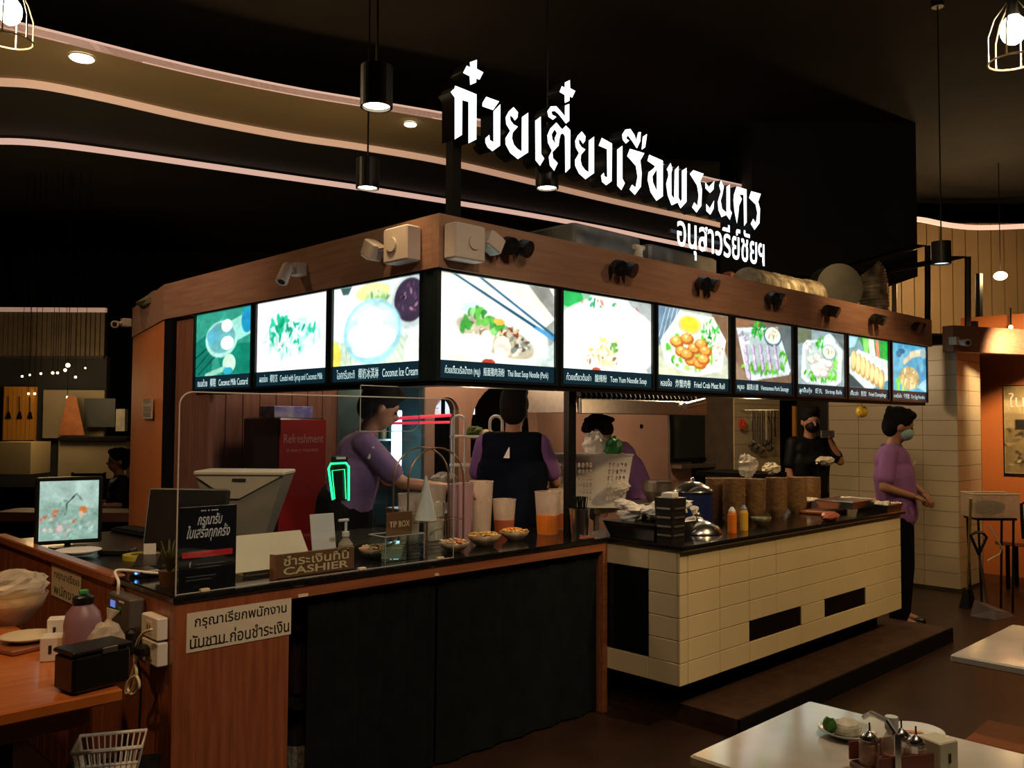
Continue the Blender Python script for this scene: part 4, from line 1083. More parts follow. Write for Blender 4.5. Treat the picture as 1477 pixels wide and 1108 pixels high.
# lit monitor
c = desk(98, 790)
rzm = CAMROT + 0.55
t = thing('monitor', 'small lit monitor showing a pale green flowery picture on the booth desk', 'monitor', c, rzm)
part('stand', MB().cyl((0, 0.03, 0.008), (0, 0.03, 0.12), 0.015, n=10), M_blackgloss, t, local=True)
part('stand_base', MB().lathe([(0.09, 0), (0.09, 0.006), (0.03, 0.012)], (0, 0.03, 0), n=20), M_blackgloss, t, local=True)
mw, mh, mz = 0.315, 0.345, 0.022
part('bezel', MB().obox((0, 0, mz + mh / 2), (mw, 0.03, mh), bev=0.006), M_blackgloss, t, local=True)
def pic_mon(p):
    p.poly([(0,1),(1,1),(1,.5),(0,.7)], 'bfe0d4'); p.poly([(0,.7),(1,.5),(1,0),(0,0)], 'a2c8b8')
    p.scat(60,.5,.35,.5,.35,.05,['86b09c','a6ccba','7ea896','cfe6dc']); p.scat(16,.3,.3,.3,.25,.035,['e8a0a8','f4d8d0','e87850'],0,1.2)
    p.line(.45,.6,.62,.78,.012,'2c3c40'); p.line(.62,.78,.72,.66,.01,'2c3c40'); p.line(.45,.6,.44,.42,.01,'2c3c40'); p.ell(.74,.5,.07,.07,'f09048'); p.ell(.7,.42,.04,.06,'f4e0c0'); p.ell(.35,.2,.06,.06,'f4d8d0')
def picture_local(fn, bg, o, du, dv, cell, mat, parent, name='screen'):
    o_ = picture(name, fn, bg, o, du, dv, cell, mat, None)
    o_.parent = parent
    me = o_.data
    return o_
def pic_on(parent, fn, bg, x0, x1, z0, z1, y, cell, mat, name='screen'):
    before = picture(name, fn, bg, (x0, y, z0), (x1 - x0, 0, 0), (0, 0, z1 - z0), cell, mat, None)
    before.data.transform(Matrix.Translation(before.location)); before.location = (0, 0, 0); before.parent = parent
    return before
pic_on(t, pic_mon, 'a9d8c4', -mw / 2 + .02, mw / 2 - .02, mz + .02, mz + mh - .02, -0.0162, 0.006, M_screen)

# dark till monitor seen from behind, with a cream till behind it
c = desk(268, 812)
t = thing('till_screen', 'large dark flat till screen turned away from the hall', 'monitor', c, CAMROT - 0.15)
R_ = Matrix.Rotation(-0.18, 3, 'X'); Rn_ = np.array(R_)
part('screen_panel', MB().obox((0, 0, 0.20), (0.40, 0.03, 0.29), R=Rn_, bev=0.008), pbr('till_black', (0.018, 0.016, 0.016), 0.35, var=0.2), t, local=True)
part('stand', MB().hull([(-.1, -.04, 0), (.1, -.04, 0), (.1, .1, 0), (-.1, .1, 0)], [(-.05, -.0, .09), (.05, -.0, .09), (.05, .03, .09), (-.05, .03, .09)]), M_blackgloss, t, local=True)
t2 = thing('cash_register', 'cream point of sale terminal with a pale flared housing behind the screen', 'cash register', at_d(352, 820, 4.35), CAMROT)
c = at_d(352, 820, 4.35)
t2.location = (c[0], c[1], DZ)
M_till = pbr('till_cream', (0.58, 0.52, 0.40), 0.45, var=0.08)
M_tillg = pbr('till_grey', (0.28, 0.25, 0.20), 0.5, var=0.1)
part('base', MB().obox((0, 0.02, 0.04), (0.26, 0.24, 0.08), bev=0.01), M_tillg, t2, local=True)
part('housing', MB().hull([(-.13, -.06, .08), (.11, -.06, .08), (.11, .08, .08), (-.13, .08, .08)], [(-.21, -.10, .40), (.21, -.10, .40), (.21, .12, .40), (-.21, .12, .40)]), M_tillg, t2, local=True)
part('lid', MB().obox((0, 0.0, .412), (.435, .24, .022), bev=0.006), M_till, t2, local=True)
part('cream_front', MB().hull([(-.21, -.112, .398), (.2, -.112, .398), (.0, -.098, .29), (-.05, -.098, .29)], [(-.21, -.106, .398), (.2, -.106, .398), (.0, -.092, .29), (-.05, -.092, .29)]), M_till, t2, local=True)
part('maker_plate', MB().box(-.03, .035, -.116, -.1125, .375, .387), M_text_k, t2, local=True)
part('receipt', MB().obox((-.06, -.115, .2), (.04, .004, .014)), M_white, t2, local=True)
# tilted cream card in front of the till
a_ = on_z(338, 806, STN + .0); 
t = thing('tilted_card', 'long cream card with faint lines leaning in front of the till', 'sign', (a_[0] + .12, 3.34, STN), 0)
xq0, xq1 = float(on_y(336, 800, 3.36)[0]), float(on_y(448, 800, 3.36)[0]); zq0 = STN; zq1 = float(on_y(390, 768, 3.44)[2])
part('card', MB().hull([(xq0, 3.34, zq0 + .02), (xq1, 3.34, zq0 + .02), (xq1, 3.346, zq0 + .018), (xq0, 3.346, zq0 + .018)], [(xq0, 3.43, zq1), (xq1 - .01, 3.43, zq1), (xq1 - .01, 3.436, zq1 - .003), (xq0, 3.436, zq1 - .003)]), M_cream, t)
part('prop', MB().hull([(xq0 + .05, 3.36, STN), (xq1 - .05, 3.36, STN), (xq1 - .05, 3.45, STN), (xq0 + .05, 3.45, STN)], [(xq0 + .05, 3.42, zq1 - .02), (xq1 - .05, 3.42, zq1 - .02), (xq1 - .05, 3.43, zq1 - .02), (xq0 + .05, 3.43, zq1 - .02)]), M_cream, t)
# keyboard, saucer, tape roll, gadgets
c = desk(200, 770)
t = thing('keyboard', 'black keyboard lying on the booth desk beside the white saucer', 'keyboard', c, -PI / 2 + .1)
part('body', MB().obox((0, 0, .012), (.40, .15, .02), bev=.006), M_blackgloss, t, local=True)
me_key = MB().obox((0, 0, 0), (.02, .02, .008), bev=.002).mesh('key')
for i in range(15):
    for j in range(5):
        o = part('key', me_key, M_black, t, local=True); o.location = (-.175 + .025 * i, -.052 + .026 * j, .0265)
def dish(name, lab, cat, c, r, h, mat, n=28, group=None):
    o = part(name, MB().lathe([(r * .45, 0), (r * .55, .002), (r, h), (r * .98, h + .003), (r * .5, .006), (.001, .005)], n=n), mat, None, local=True, smooth=True)
    o.location = c; return tag(o, lab, cat, group)
dish('saucer', 'white oval saucer lying on the booth desk below the lit monitor', 'plate', on_z(113, 800, STN - .02), .105, .022, M_white)
c = on_z(204, 806, DZ)
t = part('tape_roll', MB().lathe([(.05, 0), (.085, 0), (.085, .022), (.05, .022), (.05, 0)], n=28, caps=False), pbr('yellow_green_tape', (.45, .42, .05), .4, var=.1), None, local=True)
t.location = c; tag(t, 'flat roll of yellow green tape on the booth desk', 'tape')
c = on_z(212, 822, STN)
t = thing('card_reader', 'black card reader with a white slip beside the tape roll', 'card reader', c, -.5)
part('body', MB().hull([(-.05, -.09, 0), (.05, -.09, 0), (.05, .09, 0), (-.05, .09, 0)], [(-.045, -.085, .03), (.045, -.085, .03), (.045, .085, .055), (-.045, .085, .055)]), M_blackgloss, t, local=True)
part('slip', MB().obox((0, .08, .075), (.05, .003, .05)), M_white, t, local=True)
c = on_z(150, 822, STN)
t = thing('power_hub', 'small black power hub with a blue light at the rail end', 'hub', (KX0 + .09, KY0 + .5, STN), 0)
part('body', MB().obox((0, 0, .015), (.08, .12, .03), bev=.005), M_blackgloss, t, local=True)
part('led', MB().ball((-.042, -.02, .018), .006, 8, 6), pbr('blue_led', (.1, .3, 1), .4, emit=(.05, .3, 1.0), es=6), t, local=True)
c = on_z(225, 838, STN)
t = thing('plant_pot', 'small dark pot of dried sprigs standing behind the black notice edge', 'plant', (float(on_y(243, 838, 3.36)[0]), 3.36, STN))
part('pot', MB().lathe([(.03, 0), (.038, .06), (.034, .06), (.02, .05)], n=16), pbr('pot_brown', (.12, .06, .03), .5, var=.2), t, local=True)
m = MB()
for k in range(26):
    a_ = RNG.uniform(0, 2 * PI); l = RNG.uniform(.06, .13); q = RNG.uniform(.02, .06)
    m.tube([(0, 0, .05), (q * .5 * math.cos(a_), q * .5 * math.sin(a_), .05 + l * .6), (q * math.cos(a_), q * math.sin(a_), .05 + l)], [.0035, .005, .001], 5)
part('sprigs', m, pbr('sprig_green', (.10, .10, .02), .6, var=.4), t, local=True)['kind'] = 'stuff'
for (px, py, w_, d_, h_, lab) in ((170, 800, .16, .10, .03, 'low black box by the white saucer'), (300, 828, .18, .08, .02, 'flat black tray behind the black notice')):
    c = on_z(px, py, STN if px > 200 else DZ)
    tag(part('black_case', MB().obox((c[0], c[1], c[2] + h_ / 2 + .001), (w_, d_, h_), CAMROT, bev=.006), M_blackgloss), lab, 'case')

# green-lit gadget on a stand, card frame, pump bottle
t = thing('green_lit_gadget', 'small screen outlined by a green light arch on a thin stand', 'scanner', (float(on_y(490, 800, 3.5)[0]), 3.5, STN))
ga = [on_y(px, py, 3.5) for px, py in ((480, 721), (474, 676), (477, 669), (499, 668), (503, 673), (503, 722))]
M_green = pbr('green_led', (0, 1, .3), .4, emit=(0.02, 1.0, 0.25), es=2.6)
part('light_arch', MB().tube(ga, .005, 6), M_green, t)
gb = [on_y(px, py, 3.5) for px, py in ((483, 720), (479, 679), (497, 677), (499, 720))]
part('inner_arch', MB().tube(gb, .002, 5), M_green, t)
gm = (ga[0] + ga[5]) / 2
part('body', MB().obox((gm[0], 3.515, gm[2] + .10), (.085, .018, .21), bev=.005), M_blackgloss, t)
part('top_light', MB().obox((gm[0], 3.503, gm[2] + .195), (.05, .004, .01)), M_white, t)
part('stand', MB().cyl((gm[0], 3.515, STN), (gm[0], 3.515, gm[2]), .012, n=10).lathe([(.05, 0), (.05, .006), (.012, .012)], (gm[0], 3.515, STN)), M_blackgloss, t)
def card_stand(pxa, pxb, pyt, y, lab, inner):
    xa, xb = float(on_y(pxa, 780, y)[0]), float(on_y(pxb, 780, y)[0]); zt = float(on_y((pxa + pxb) / 2, pyt, y)[2])
    t = thing('card_stand', lab, 'card stand', ((xa + xb) / 2, y, STN))
    part('board', MB().hull([(xa, y, STN), (xb, y, STN), (xb, y + .004, STN), (xa, y + .004, STN)], [(xa - .004, y + .03, zt), (xb - .004, y + .03, zt), (xb - .004, y + .034, zt), (xa - .004, y + .034, zt)]), M_white, t)
    part('foot', MB().box(xa, xb, y, y + .05, STN, STN + .004), M_white, t)
    return t
card_stand(453, 487, 742, 3.36, 'white card stand with a plain face between cream card and pump bottle', None)
def lathe_thing(name, lab, cat, c, parts, group=None, rz=0):
    t = thing(name, lab, cat, c, rz, group)
    for (pn, prof, mt) in parts:
        part(pn, MB().lathe(prof, n=24), mt, t, local=True, smooth=False)
        autosmooth(t.children[-1].data)
    return t
M_gel = pbr('green_gel', (.10, .35, .28), .25, alpha=.85, var=.1)
t = thing('pump_bottle', 'white pump bottle of green hand gel beside the cashier plate', 'bottle', (float(on_y(498, 830, 3.27)[0]), 3.27, STN))
part('bottle_body', MB().lathe([(.03, 0), (.032, .05), (.032, .1), (.014, .125), (.014, .135)], n=20), M_frost, t, local=True)
part('gel', MB().lathe([(.028, .004), (.029, .05)], n=18), M_gel, t, local=True)
part('pump', MB().cyl((0, 0, .135), (0, 0, .155), .016, n=12).cyl((0, 0, .155), (0, 0, .2), .006, n=8).obox((-.012, 0, .205), (.05, .016, .012), bev=.003), M_white, t, local=True)

# tip box
TY = 3.25
x0, x1 = float(on_y(556, 800, TY)[0]), float(on_y(612, 800, TY)[0])
t = thing('tip_box', 'clear acrylic tip box with brown TIP BOX card and notes inside', 'tip box', ((x0 + x1) / 2, TY, STN))
zb_ = float(on_y(585, 772, TY)[2]); zt_ = float(on_y(585, 738, TY)[2])
m = MB()
for (a_, b_, c_, d_) in ((x0, x1, TY, TY + .003), (x0, x1, TY + .127, TY + .13), (x0, x0 + .003, TY + .0035, TY + .1265), (x1 - .003, x1, TY + .0035, TY + .1265)):
    m.box(a_, b_, c_, d_, STN, zb_)
m.box(x0, x1, TY, TY + .13, STN, STN + .002)
part('clear_case', m, M_glass, t)
part('case_edges', MB().tube([(x0, TY, zb_), (x1, TY, zb_), (x1, TY + .13, zb_), (x0, TY + .13, zb_), (x0, TY, zb_)], .0025, 4).tube([(x0, TY, STN), (x0, TY, zb_)], .002, 4).tube([(x1, TY, STN), (x1, TY, zb_)], .002, 4), M_edge, t)
xa, xb = x0 + .005, x0 + .15
part('name_card', MB().obox(((xa + xb) / 2, TY + .004, (zb_ + zt_) / 2), (xb - xa, .005, zt_ - zb_), bev=.001), M_brown, t)
text('lettering', 'TIP BOX', (xa + .015, TY + .0, (zb_ + zt_) / 2 - .014), '-y', M_gold, t, width=xb - xa - .03, height=.028, bold=.02)
M_note = pbr('banknote', (.75, .78, .38), .7, var=.3, scale=40)
for k in range(5):
    part('banknote', MB().obox((x0 + .07 + .02 * (k % 3), TY + .05 + .008 * k, STN + .03 + .008 * k), (.09, .003, .055), R=rotz(.3 * k - .5) @ np.array(Matrix.Rotation(.3 + .1 * k, 3, 'X'))), M_note, t)
# arched wire rack with a white paper cone
c = on_y(628, 790, 3.42)
rx0, rx1 = float(on_y(588, 780, 3.42)[0]), float(on_y(668, 780, 3.42)[0]); rzt = float(on_y(628, 646, 3.42)[2])
t = thing('arched_wire_stand', 'arched bronze wire stand on the counter behind the tip box', 'stand', ((rx0 + rx1) / 2, 3.42, STN))
M_bronze = pbr('bronze_wire', (.35, .22, .12), .35, metal=.8, var=.1)
rr = (rx1 - rx0) / 2; rc = (rx0 + rx1) / 2
for dy in (0, .12):
    pts = [(rx0, 3.42 + dy, STN)] + [(rc + rr * math.cos(PI - PI * k / 14), 3.42 + dy, rzt - rr * .9 + rr * .9 * math.sin(PI - PI * k / 14)) for k in range(15)] + [(rx1, 3.42 + dy, STN)]
    part('arch', MB().tube(pts, .005, 6), M_bronze, t)
m = MB()
for z in (STN + .02, STN + .14):
    m.tube([(rx0, 3.42, z), (rx1, 3.42, z), (rx1, 3.54, z), (rx0, 3.54, z), (rx0, 3.42, z)], .003, 5)
for k in range(1, 5):
    x = rx0 + (rx1 - rx0) * k / 5; m.cyl((x, 3.42, STN + .14), (x, 3.54, STN + .14), .002, n=5)
part('shelf_wires', m, M_bronze, t)
m = MB()
for k in (1, 2): m.cyl((rx0 + (rx1 - rx0) * k / 3, 3.42, STN), (rx0 + (rx1 - rx0) * k / 3, 3.42, STN + .14), .004, n=6)
part('uprights', m, M_bronze, t)
c = at_d(618, 716, 4.75)
t = part('paper_cone', MB().lathe([(.055, 0), (.004, .22)], n=20), M_white, None, local=True); t.location = (rc - .02, 3.48, STN + .143)
tag(t, 'white paper cone standing inside the arched wire stand', 'cone')

# bowls of garnish
M_bowl = pbr('melamine_bowl', (.16, .11, .06), .35, col2=(.09, .07, .04), scale=22)
M_bowlin = pbr('bowl_rim_cream', (.62, .55, .42), .4, var=.1)
def bowl_prof(r, h): return [(r * .45, 0), (r * .5, h * .08), (r * .85, h * .55), (r, h), (r * .95, h), (r * .8, h * .55), (r * .4, h * .16), (.001, h * .14)]
def garnish(px, py, r, cols, lab, y=3.36):
    c = (float(on_y(px, py, y)[0]), y, STN)
    t = thing('garnish_bowl', lab, 'bowl', c, group='garnish bowls on the cashier counter')
    part('bowl', MB().lathe(bowl_prof(r, r * .62), n=28), M_bowl2, t, local=True, smooth=True)
    for k, cl in enumerate(cols):
        m = MB()
        for i in range(60):
            a_ = RNG.uniform(0, 2 * PI); q = r * .86 * math.sqrt(RNG.uniform(0, 1))
            m.ball((q * math.cos(a_), q * math.sin(a_), r * .58 + (r - q) * .22 + RNG.uniform(-.003, .006)), (r * .13, r * .09, r * .05), 6, 4, R=rotz(RNG.uniform(0, PI)), jit=.2)
        part('chopped_garnish', m, cl, t, local=True)['kind'] = 'stuff'
M_bowl2 = pbr('patterned_bowl', (.40, .33, .22), .35, col2=(.2, .14, .09), scale=26)
M_gy = pbr('garnish_yellow', (.80, .50, .10), .5, var=.4, scale=30)
M_go = pbr('garnish_orange', (.80, .24, .04), .5, var=.3, scale=30)
M_gw = pbr('garnish_white', (.75, .68, .50), .5, var=.3, scale=30)
garnish(698, 790, .088, [M_gy], 'bowl heaped with yellow garnish, widest beside the acrylic screen edge')
garnish(742, 784, .080, [M_gy, M_go], 'bowl heaped with orange garnish below the orange-filled jug', 3.40)
garnish(655, 794, .075, [M_gw, M_go], 'bowl of pale mixed garnish seen through the acrylic screen', 3.30)
garnish(540, 812, .075, [M_go, M_gw], 'bowl of orange garnish hidden behind the tip box', 3.40)
# jugs and cups
M_oj = pbr('orange_drink', (.85, .22, .02), .3, alpha=.95, var=.05)
M_rj = pbr('red_brown_drink', (.40, .10, .03), .3, alpha=.95, var=.05)
M_pink = pbr('pink_plastic', (.55, .35, .42), .35, alpha=.7, var=.05)
def jug(px, y, pyb, pyt, wpx, lab, shell, liquid=None, lf=.4, name='plastic_jug', cat='jug', grp='jugs and cups behind the garnish bowls'):
    p = on_y(px, pyb, y); d = p.dot(FWD) if True else 0
    r = wpx / 2 * d / FPX; x = float(p[0]); z1 = float(on_y(px, pyt, y)[2])
    h = z1 - STN
    t = thing(name, lab, cat, (x, y, STN), group=grp)
    part('shell', MB().lathe([(r * .78, 0), (r, h), (r * .95, h), (r * .74, .006), (.001, .006)], n=26), shell, t, local=True, smooth=False)
    autosmooth(t.children[-1].data)
    part('rim', MB().lathe([(r * 1.03, h - .006), (r * 1.03, h), (r * .94, h), (r * .94, h - .006)], n=26, caps=False), shell, t, local=True)
    if liquid:
        part('liquid', MB().lathe([(r * .79, .004), (r * (.785 + .22 * lf), h * lf)], n=24), liquid, t, local=True)
    return t
jug(664, 3.56, 770, 698, 38, 'pinkish purple plastic cup behind the pale garnish bowl', M_pink, M_pink, .6, 'plastic_cup', 'cup')
jug(694, 3.66, 768, 694, 34, 'tall clear cup between the pink cup and the half-full jug', M_frost, None, 0, 'plastic_cup', 'cup')
jug(727, 3.62, 768, 720, 34, 'short clear jug with a dark red drink behind the yellow garnish', M_frost, M_rj, .42)
jug(790, 3.45, 772, 709, 38, 'tall clear jug half full of bright orange drink', M_frost, M_oj, .46)
jug(808, 3.60, 772, 706, 34, 'clear jug with dark red drink standing behind the orange one', M_frost, M_rj, .4)
jug(626, 3.68, 770, 700, 34, 'clear cup of pale sauce behind the arched wire stand', M_frost, M_gw, .7, 'plastic_cup', 'cup')
jug(590, 3.70, 770, 712, 34, 'clear cup of pale sauce nearest the leaning purple-shirted worker', M_frost, M_gw, .6, 'plastic_cup', 'cup')
# chopstick holder
t = jug(836, 3.22, 770, 733, 30, 'steel holder packed with dark chopsticks at the counter end', M_steel, None, 0, 'chopstick_holder', 'holder', None)
hx = t.location.x
m_st = MB().cyl((0, 0, .0), (0, 0, .21), .0035, .0025, 6).mesh('chopstick')
for k in range(26):
    a_ = RNG.uniform(0, 2 * PI); q = RNG.uniform(0, .03)
    o = part('chopstick', m_st, [M_blackgloss, M_blackgloss, pbr('chopstick_brown', (.18, .08, .04), .5, var=.2)][k % 3], t, local=True)
    if k % 3 == 2: o.data = bpy.data.meshes.get('chopstick_pale') or o.data
    o.location = (q * math.cos(a_), q * math.sin(a_), .02); o.rotation_euler = (RNG.uniform(-.16, .16), RNG.uniform(-.16, .16), 0)
tag(part('coaster', MB().obox((hx, 3.155 + .012, STN + .008), (.11, .024, .014), bev=.003), pbr('coaster_brown', (.25, .09, .06), .5, var=.1)), 'small reddish wooden block in front of the chopstick holder', 'block')

# ------------------------------------------------------------------ under-counter bottle
x = float(on_y(434, 1000, 3.30)[0])
m1 = MB()
t = thing('soda_bottle', 'dark soda bottle with red cap glimpsed beside the black curtain', 'bottle', (x, 3.32, .442))
part('bottle_body', MB().lathe([(.04, 0), (.045, .02), (.045, .16), (.016, .25), (.014, .27)], n=20), pbr('cola_dark', (.02, .012, .01), .1, coat=.6, var=.2), t, local=True, smooth=True)
part('cap', MB().cyl((0, 0, .27), (0, 0, .29), .017, n=14), M_red, t, local=True)
t = thing('detergent_bottle', 'tall dark bottle with a pale label on the floor below the soda bottle', 'bottle', (x + .01, 3.33, 0))
part('bottle_body', MB().lathe([(.055, 0), (.06, .02), (.06, .27), (.03, .33), (.03, .38)], n=20), M_blackgloss, t, local=True, smooth=True)
part('label', MB().lathe([(.0605, .08), (.0605, .24)], n=20, caps=False), pbr('grey_label', (.25, .25, .25), .5, col2=(.08, .08, .08), scale=50), t, local=True)
part('cap', MB().cyl((0, 0, .38), (0, 0, .405), .032, n=14), M_cream, t, local=True)

# ------------------------------------------------------------------ sockets, meter box and cables on the side panel
SX = KX0 - .001
for (py0, py1, lab) in ((886, 918, 'upper white wall socket on the wooden booth side'), (921, 955, 'lower white wall socket with a black plug in it')):
    a_ = on_x(219, (py0 + py1) / 2, SX); b_ = on_x(243, (py0 + py1) / 2, SX)
    z0, z1 = float(on_x(231, py1, SX)[2]), float(on_x(231, py0, SX)[2])
    t = thing('wall_socket', lab, 'socket', (SX, (a_[1] + b_[1]) / 2, z0))
    part('cover', MB().obox((SX - .02, (a_[1] + b_[1]) / 2, (z0 + z1) / 2), (.04, a_[1] - b_[1], z1 - z0), bev=.004), M_white, t)
    yc = (a_[1] + b_[1]) / 2; zc = (z0 + z1) / 2
    part('outlet', MB().obox((SX - .041, yc, zc), (.003, .045, .045), bev=.001), M_cream, t)
    part('slots', MB().box(SX - .044, SX - .0428, yc - .012, yc - .007, zc - .01, zc + .01).box(SX - .044, SX - .0428, yc + .007, yc + .012, zc - .01, zc + .01), M_text_k, t)
a_ = on_x(177, 880, SX); b_ = on_x(210, 880, SX); z0, z1 = float(on_x(195, 910, SX)[2]), float(on_x(195, 857, SX)[2])
yc = (a_[1] + b_[1]) / 2
t = thing('power_meter', 'grey power meter box with a small blue display on the booth side', 'meter', (SX, yc, z0))
part('case', MB().obox((SX - .03, yc, (z0 + z1) / 2), (.06, a_[1] - b_[1], z1 - z0), bev=.006), pbr('meter_grey', (.10, .085, .08), .5, var=.1), t)
part('display', MB().box(SX - .063, SX - .0605, yc + .03, yc + .075, (z0 + z1) / 2 + .02, z1 - .025), pbr('blue_display', (.1, .2, .6), .3, emit=(.16, .30, .9), es=.6), t)
part('button', MB().cyl((SX - .06, yc - .02, z1 - .05), (SX - .066, yc - .02, z1 - .05), .012, n=12), pbr('green_button', (.02, .25, .05), .4, var=.1), t)
part('lettering', MB().box(SX - .0625, SX - .0608, yc - .06, yc - .01, z1 - .022, z1 - .016), M_text_w, t)
# black plugs
c = on_x(205, 938, SX - .06)
tag(part('power_plug', MB().obox(c, (.045, .06, .04), .3, bev=.01).obox(on_x(190, 925, SX - .07), (.04, .05, .09), bev=.012), M_blackgloss), 'black plug block hanging from the lower wall socket', 'plug')
def cable(name, pts, r, mat, lab):
    return tag(part(name, MB().tube(smooth_path(pts, 8), r, 7), mat, smooth=True), lab, 'cable')
X1 = SX - .05; X2 = SX - .07
cable('cream_cable', [on_x(px, py, X2) for px, py in ((219, 908), (206, 914), (197, 930), (194, 950), (197, 972), (190, 996), (182, 1000), (184, 985), (196, 975), (201, 990), (192, 1002), (184, 992), (193, 965), (200, 935))], .0055, M_cream, 'coiled cream cable looping down from the upper wall socket')
cable('pale_cable', [on_x(172, 885, X1), on_x(170, 860, X1), on_x(171, 840, X1), (KX0 - .02, float(on_x(176, 836, SX)[1]), STN + .035), (KX0 + .10, KY0 + .42, STN + .02), (KX0 + .22, KY0 + .40, STN + .012)], .006, M_white, 'pale cable climbing over the booth rail to the desk')
cable('black_cable', [on_x(px, py, X1) for px, py in ((175, 905), (176, 925), (190, 940), (200, 960), (203, 1000), (201, 1060), (205, 1120))], .005, M_blackgloss, 'black cable trailing from the plugs down the booth side')

# ------------------------------------------------------------------ orange wooden table with things, beside the booth
WZ = .75
TXa, TXb, TYa, TYb = -.35, 1.075, 2.86, 4.9
t = thing('side_table', 'orange brown wooden table pushed against the planked booth side', 'table', ((TXa + TXb) / 2, (TYa + TYb) / 2, 0))
part('tabletop', MB().obox(((TXa + TXb) / 2, (TYa + TYb) / 2, WZ - .02), (TXb - TXa, TYb - TYa, .04), bev=.006), M_tablewood, t)
for (ya_, yb_) in ((TYa + .06, TYa + .085), (TYb - .085, TYb - .06)): part('apron', MB().box(TXa + .08, TXb - .08, ya_, yb_, WZ - .11, WZ - .041), M_woodx, t)
for (x, y) in ((TXa + .1, TYa + .12), (TXb - .30, TYa + .16), (TXa + .1, TYb - .12), (TXb - .30, TYb - .16)):
    part('leg', MB().obox((x, y, (WZ - .041) / 2), (.06, .06, WZ - .041), bev=.004), M_blackmetal, t)
def tb(px, py): return on_z(px, py, WZ)
c = tb(135, 1000); a_ = tb(108, 1006); b_ = tb(186, 986)
t = thing('black_case', 'long black lidded case on the orange table beside the power sockets', 'case', (a_ + b_) / 2, math.atan2(b_[1] - a_[1], b_[0] - a_[0]))
part('body', MB().obox((0, .06, .062), (.19, .12, .115), bev=.01), M_blackgloss, t, local=True)
part('lid', MB().obox((0, .06, .127), (.194, .124, .014), bev=.004), M_blackmetal, t, local=True)
part('latch', MB().obox((.02, -.002, .122), (.05, .006, .02), bev=.002), M_steelb, t, local=True)
for (px, py, w_, h_, lab) in ((74, 955, .075, .085, 'square white tissue box in front on the orange table'), (80, 928, .062, .09, 'white tissue box behind the front one by the plate')):
    c = tb(px, py)
    t = thing('tissue_box', lab, 'tissue box', c, CAMROT + .35, group='tissue boxes on the orange table')
    part('box', MB().obox((0, w_ / 2, h_ / 2), (w_, w_, h_), bev=.004), M_white, t, local=True)
    part('slot', MB().obox((-.005, -.001, h_ * .5), (.010, .003, h_ * .34)), M_text_k, t, local=True)
c = tb(40, 932)
dish('plate', 'round cream plate lying beside the tissue boxes on the orange table', 'plate', c + np.array((0, 0, .02)), .095, .02, M_cream)
tag(part('wooden_tray', MB().obox((c[0], c[1], WZ + .01), (.24, .2, .018), .3, bev=.004), M_woodx), 'low reddish tray under the cream plate', 'tray')
c = tb(25, 905)
t = thing('food_bowl', 'big clear bowl covered by crumpled plastic bag by the booth planks', 'bowl', c + np.array((0, .1, 0)))
part('bowl', MB().lathe(bowl_prof(.14, .12), n=28), M_frost, t, local=True, smooth=True)
part('contents', MB().ball((0, 0, .08), (.105, .105, .035), 16, 8, jit=.05), M_gy, t, local=True)
part('plastic_bag', MB().ball((0.01, 0, .155), (.13, .12, .06), 18, 10, jit=.12), M_bag, t, local=True)
c = tb(118, 952)
t = thing('detergent_jug', 'rounded lilac plastic bottle with a black cap on the orange table', 'bottle', c)
M_lilac = pbr('lilac_plastic', (.30, .18, .24), .4, var=.15)
part('bottle_body', MB().lathe([(.055, 0), (.062, .01), (.062, .13), (.055, .165), (.035, .19), (.03, .2)], n=24), M_lilac, t, local=True, smooth=True)
part('cap', MB().lathe([(.036, .2), (.036, .22), (.02, .228)], n=18), M_blackgloss, t, local=True)
part('green_tab', MB().obox((0, 0, .237), (.03, .02, .016), bev=.003), pbr('green_tab', (.05, .35, .08), .4, var=.1), t, local=True)
c = tb(148, 962)
t = thing('knotted_bag', 'knotted translucent plastic bag leaning on the lilac bottle', 'bag', c + np.array((0.01, .0, 0)))
part('bag_body', MB().ball((0, 0, .075), (.06, .05, .075), 16, 10, jit=.10), M_bag, t, local=True)
part('bag_neck', MB().tube([(0, 0, .13), (.008, 0, .16), (.02, 0, .19)], [.02, .008, .024], 8), M_bag, t, local=True)
part('print', MB().obox((-.01, -.053, .09), (.04, .002, .012), R=rotz(.1)), M_text_k, t, local=True)
c = tb(165, 945)
tag(part('red_straw', MB().cyl(c, c + np.array((-.01, .02, .13)), .004, n=6), M_red), 'upright red straw beside the knotted bag', 'straw')
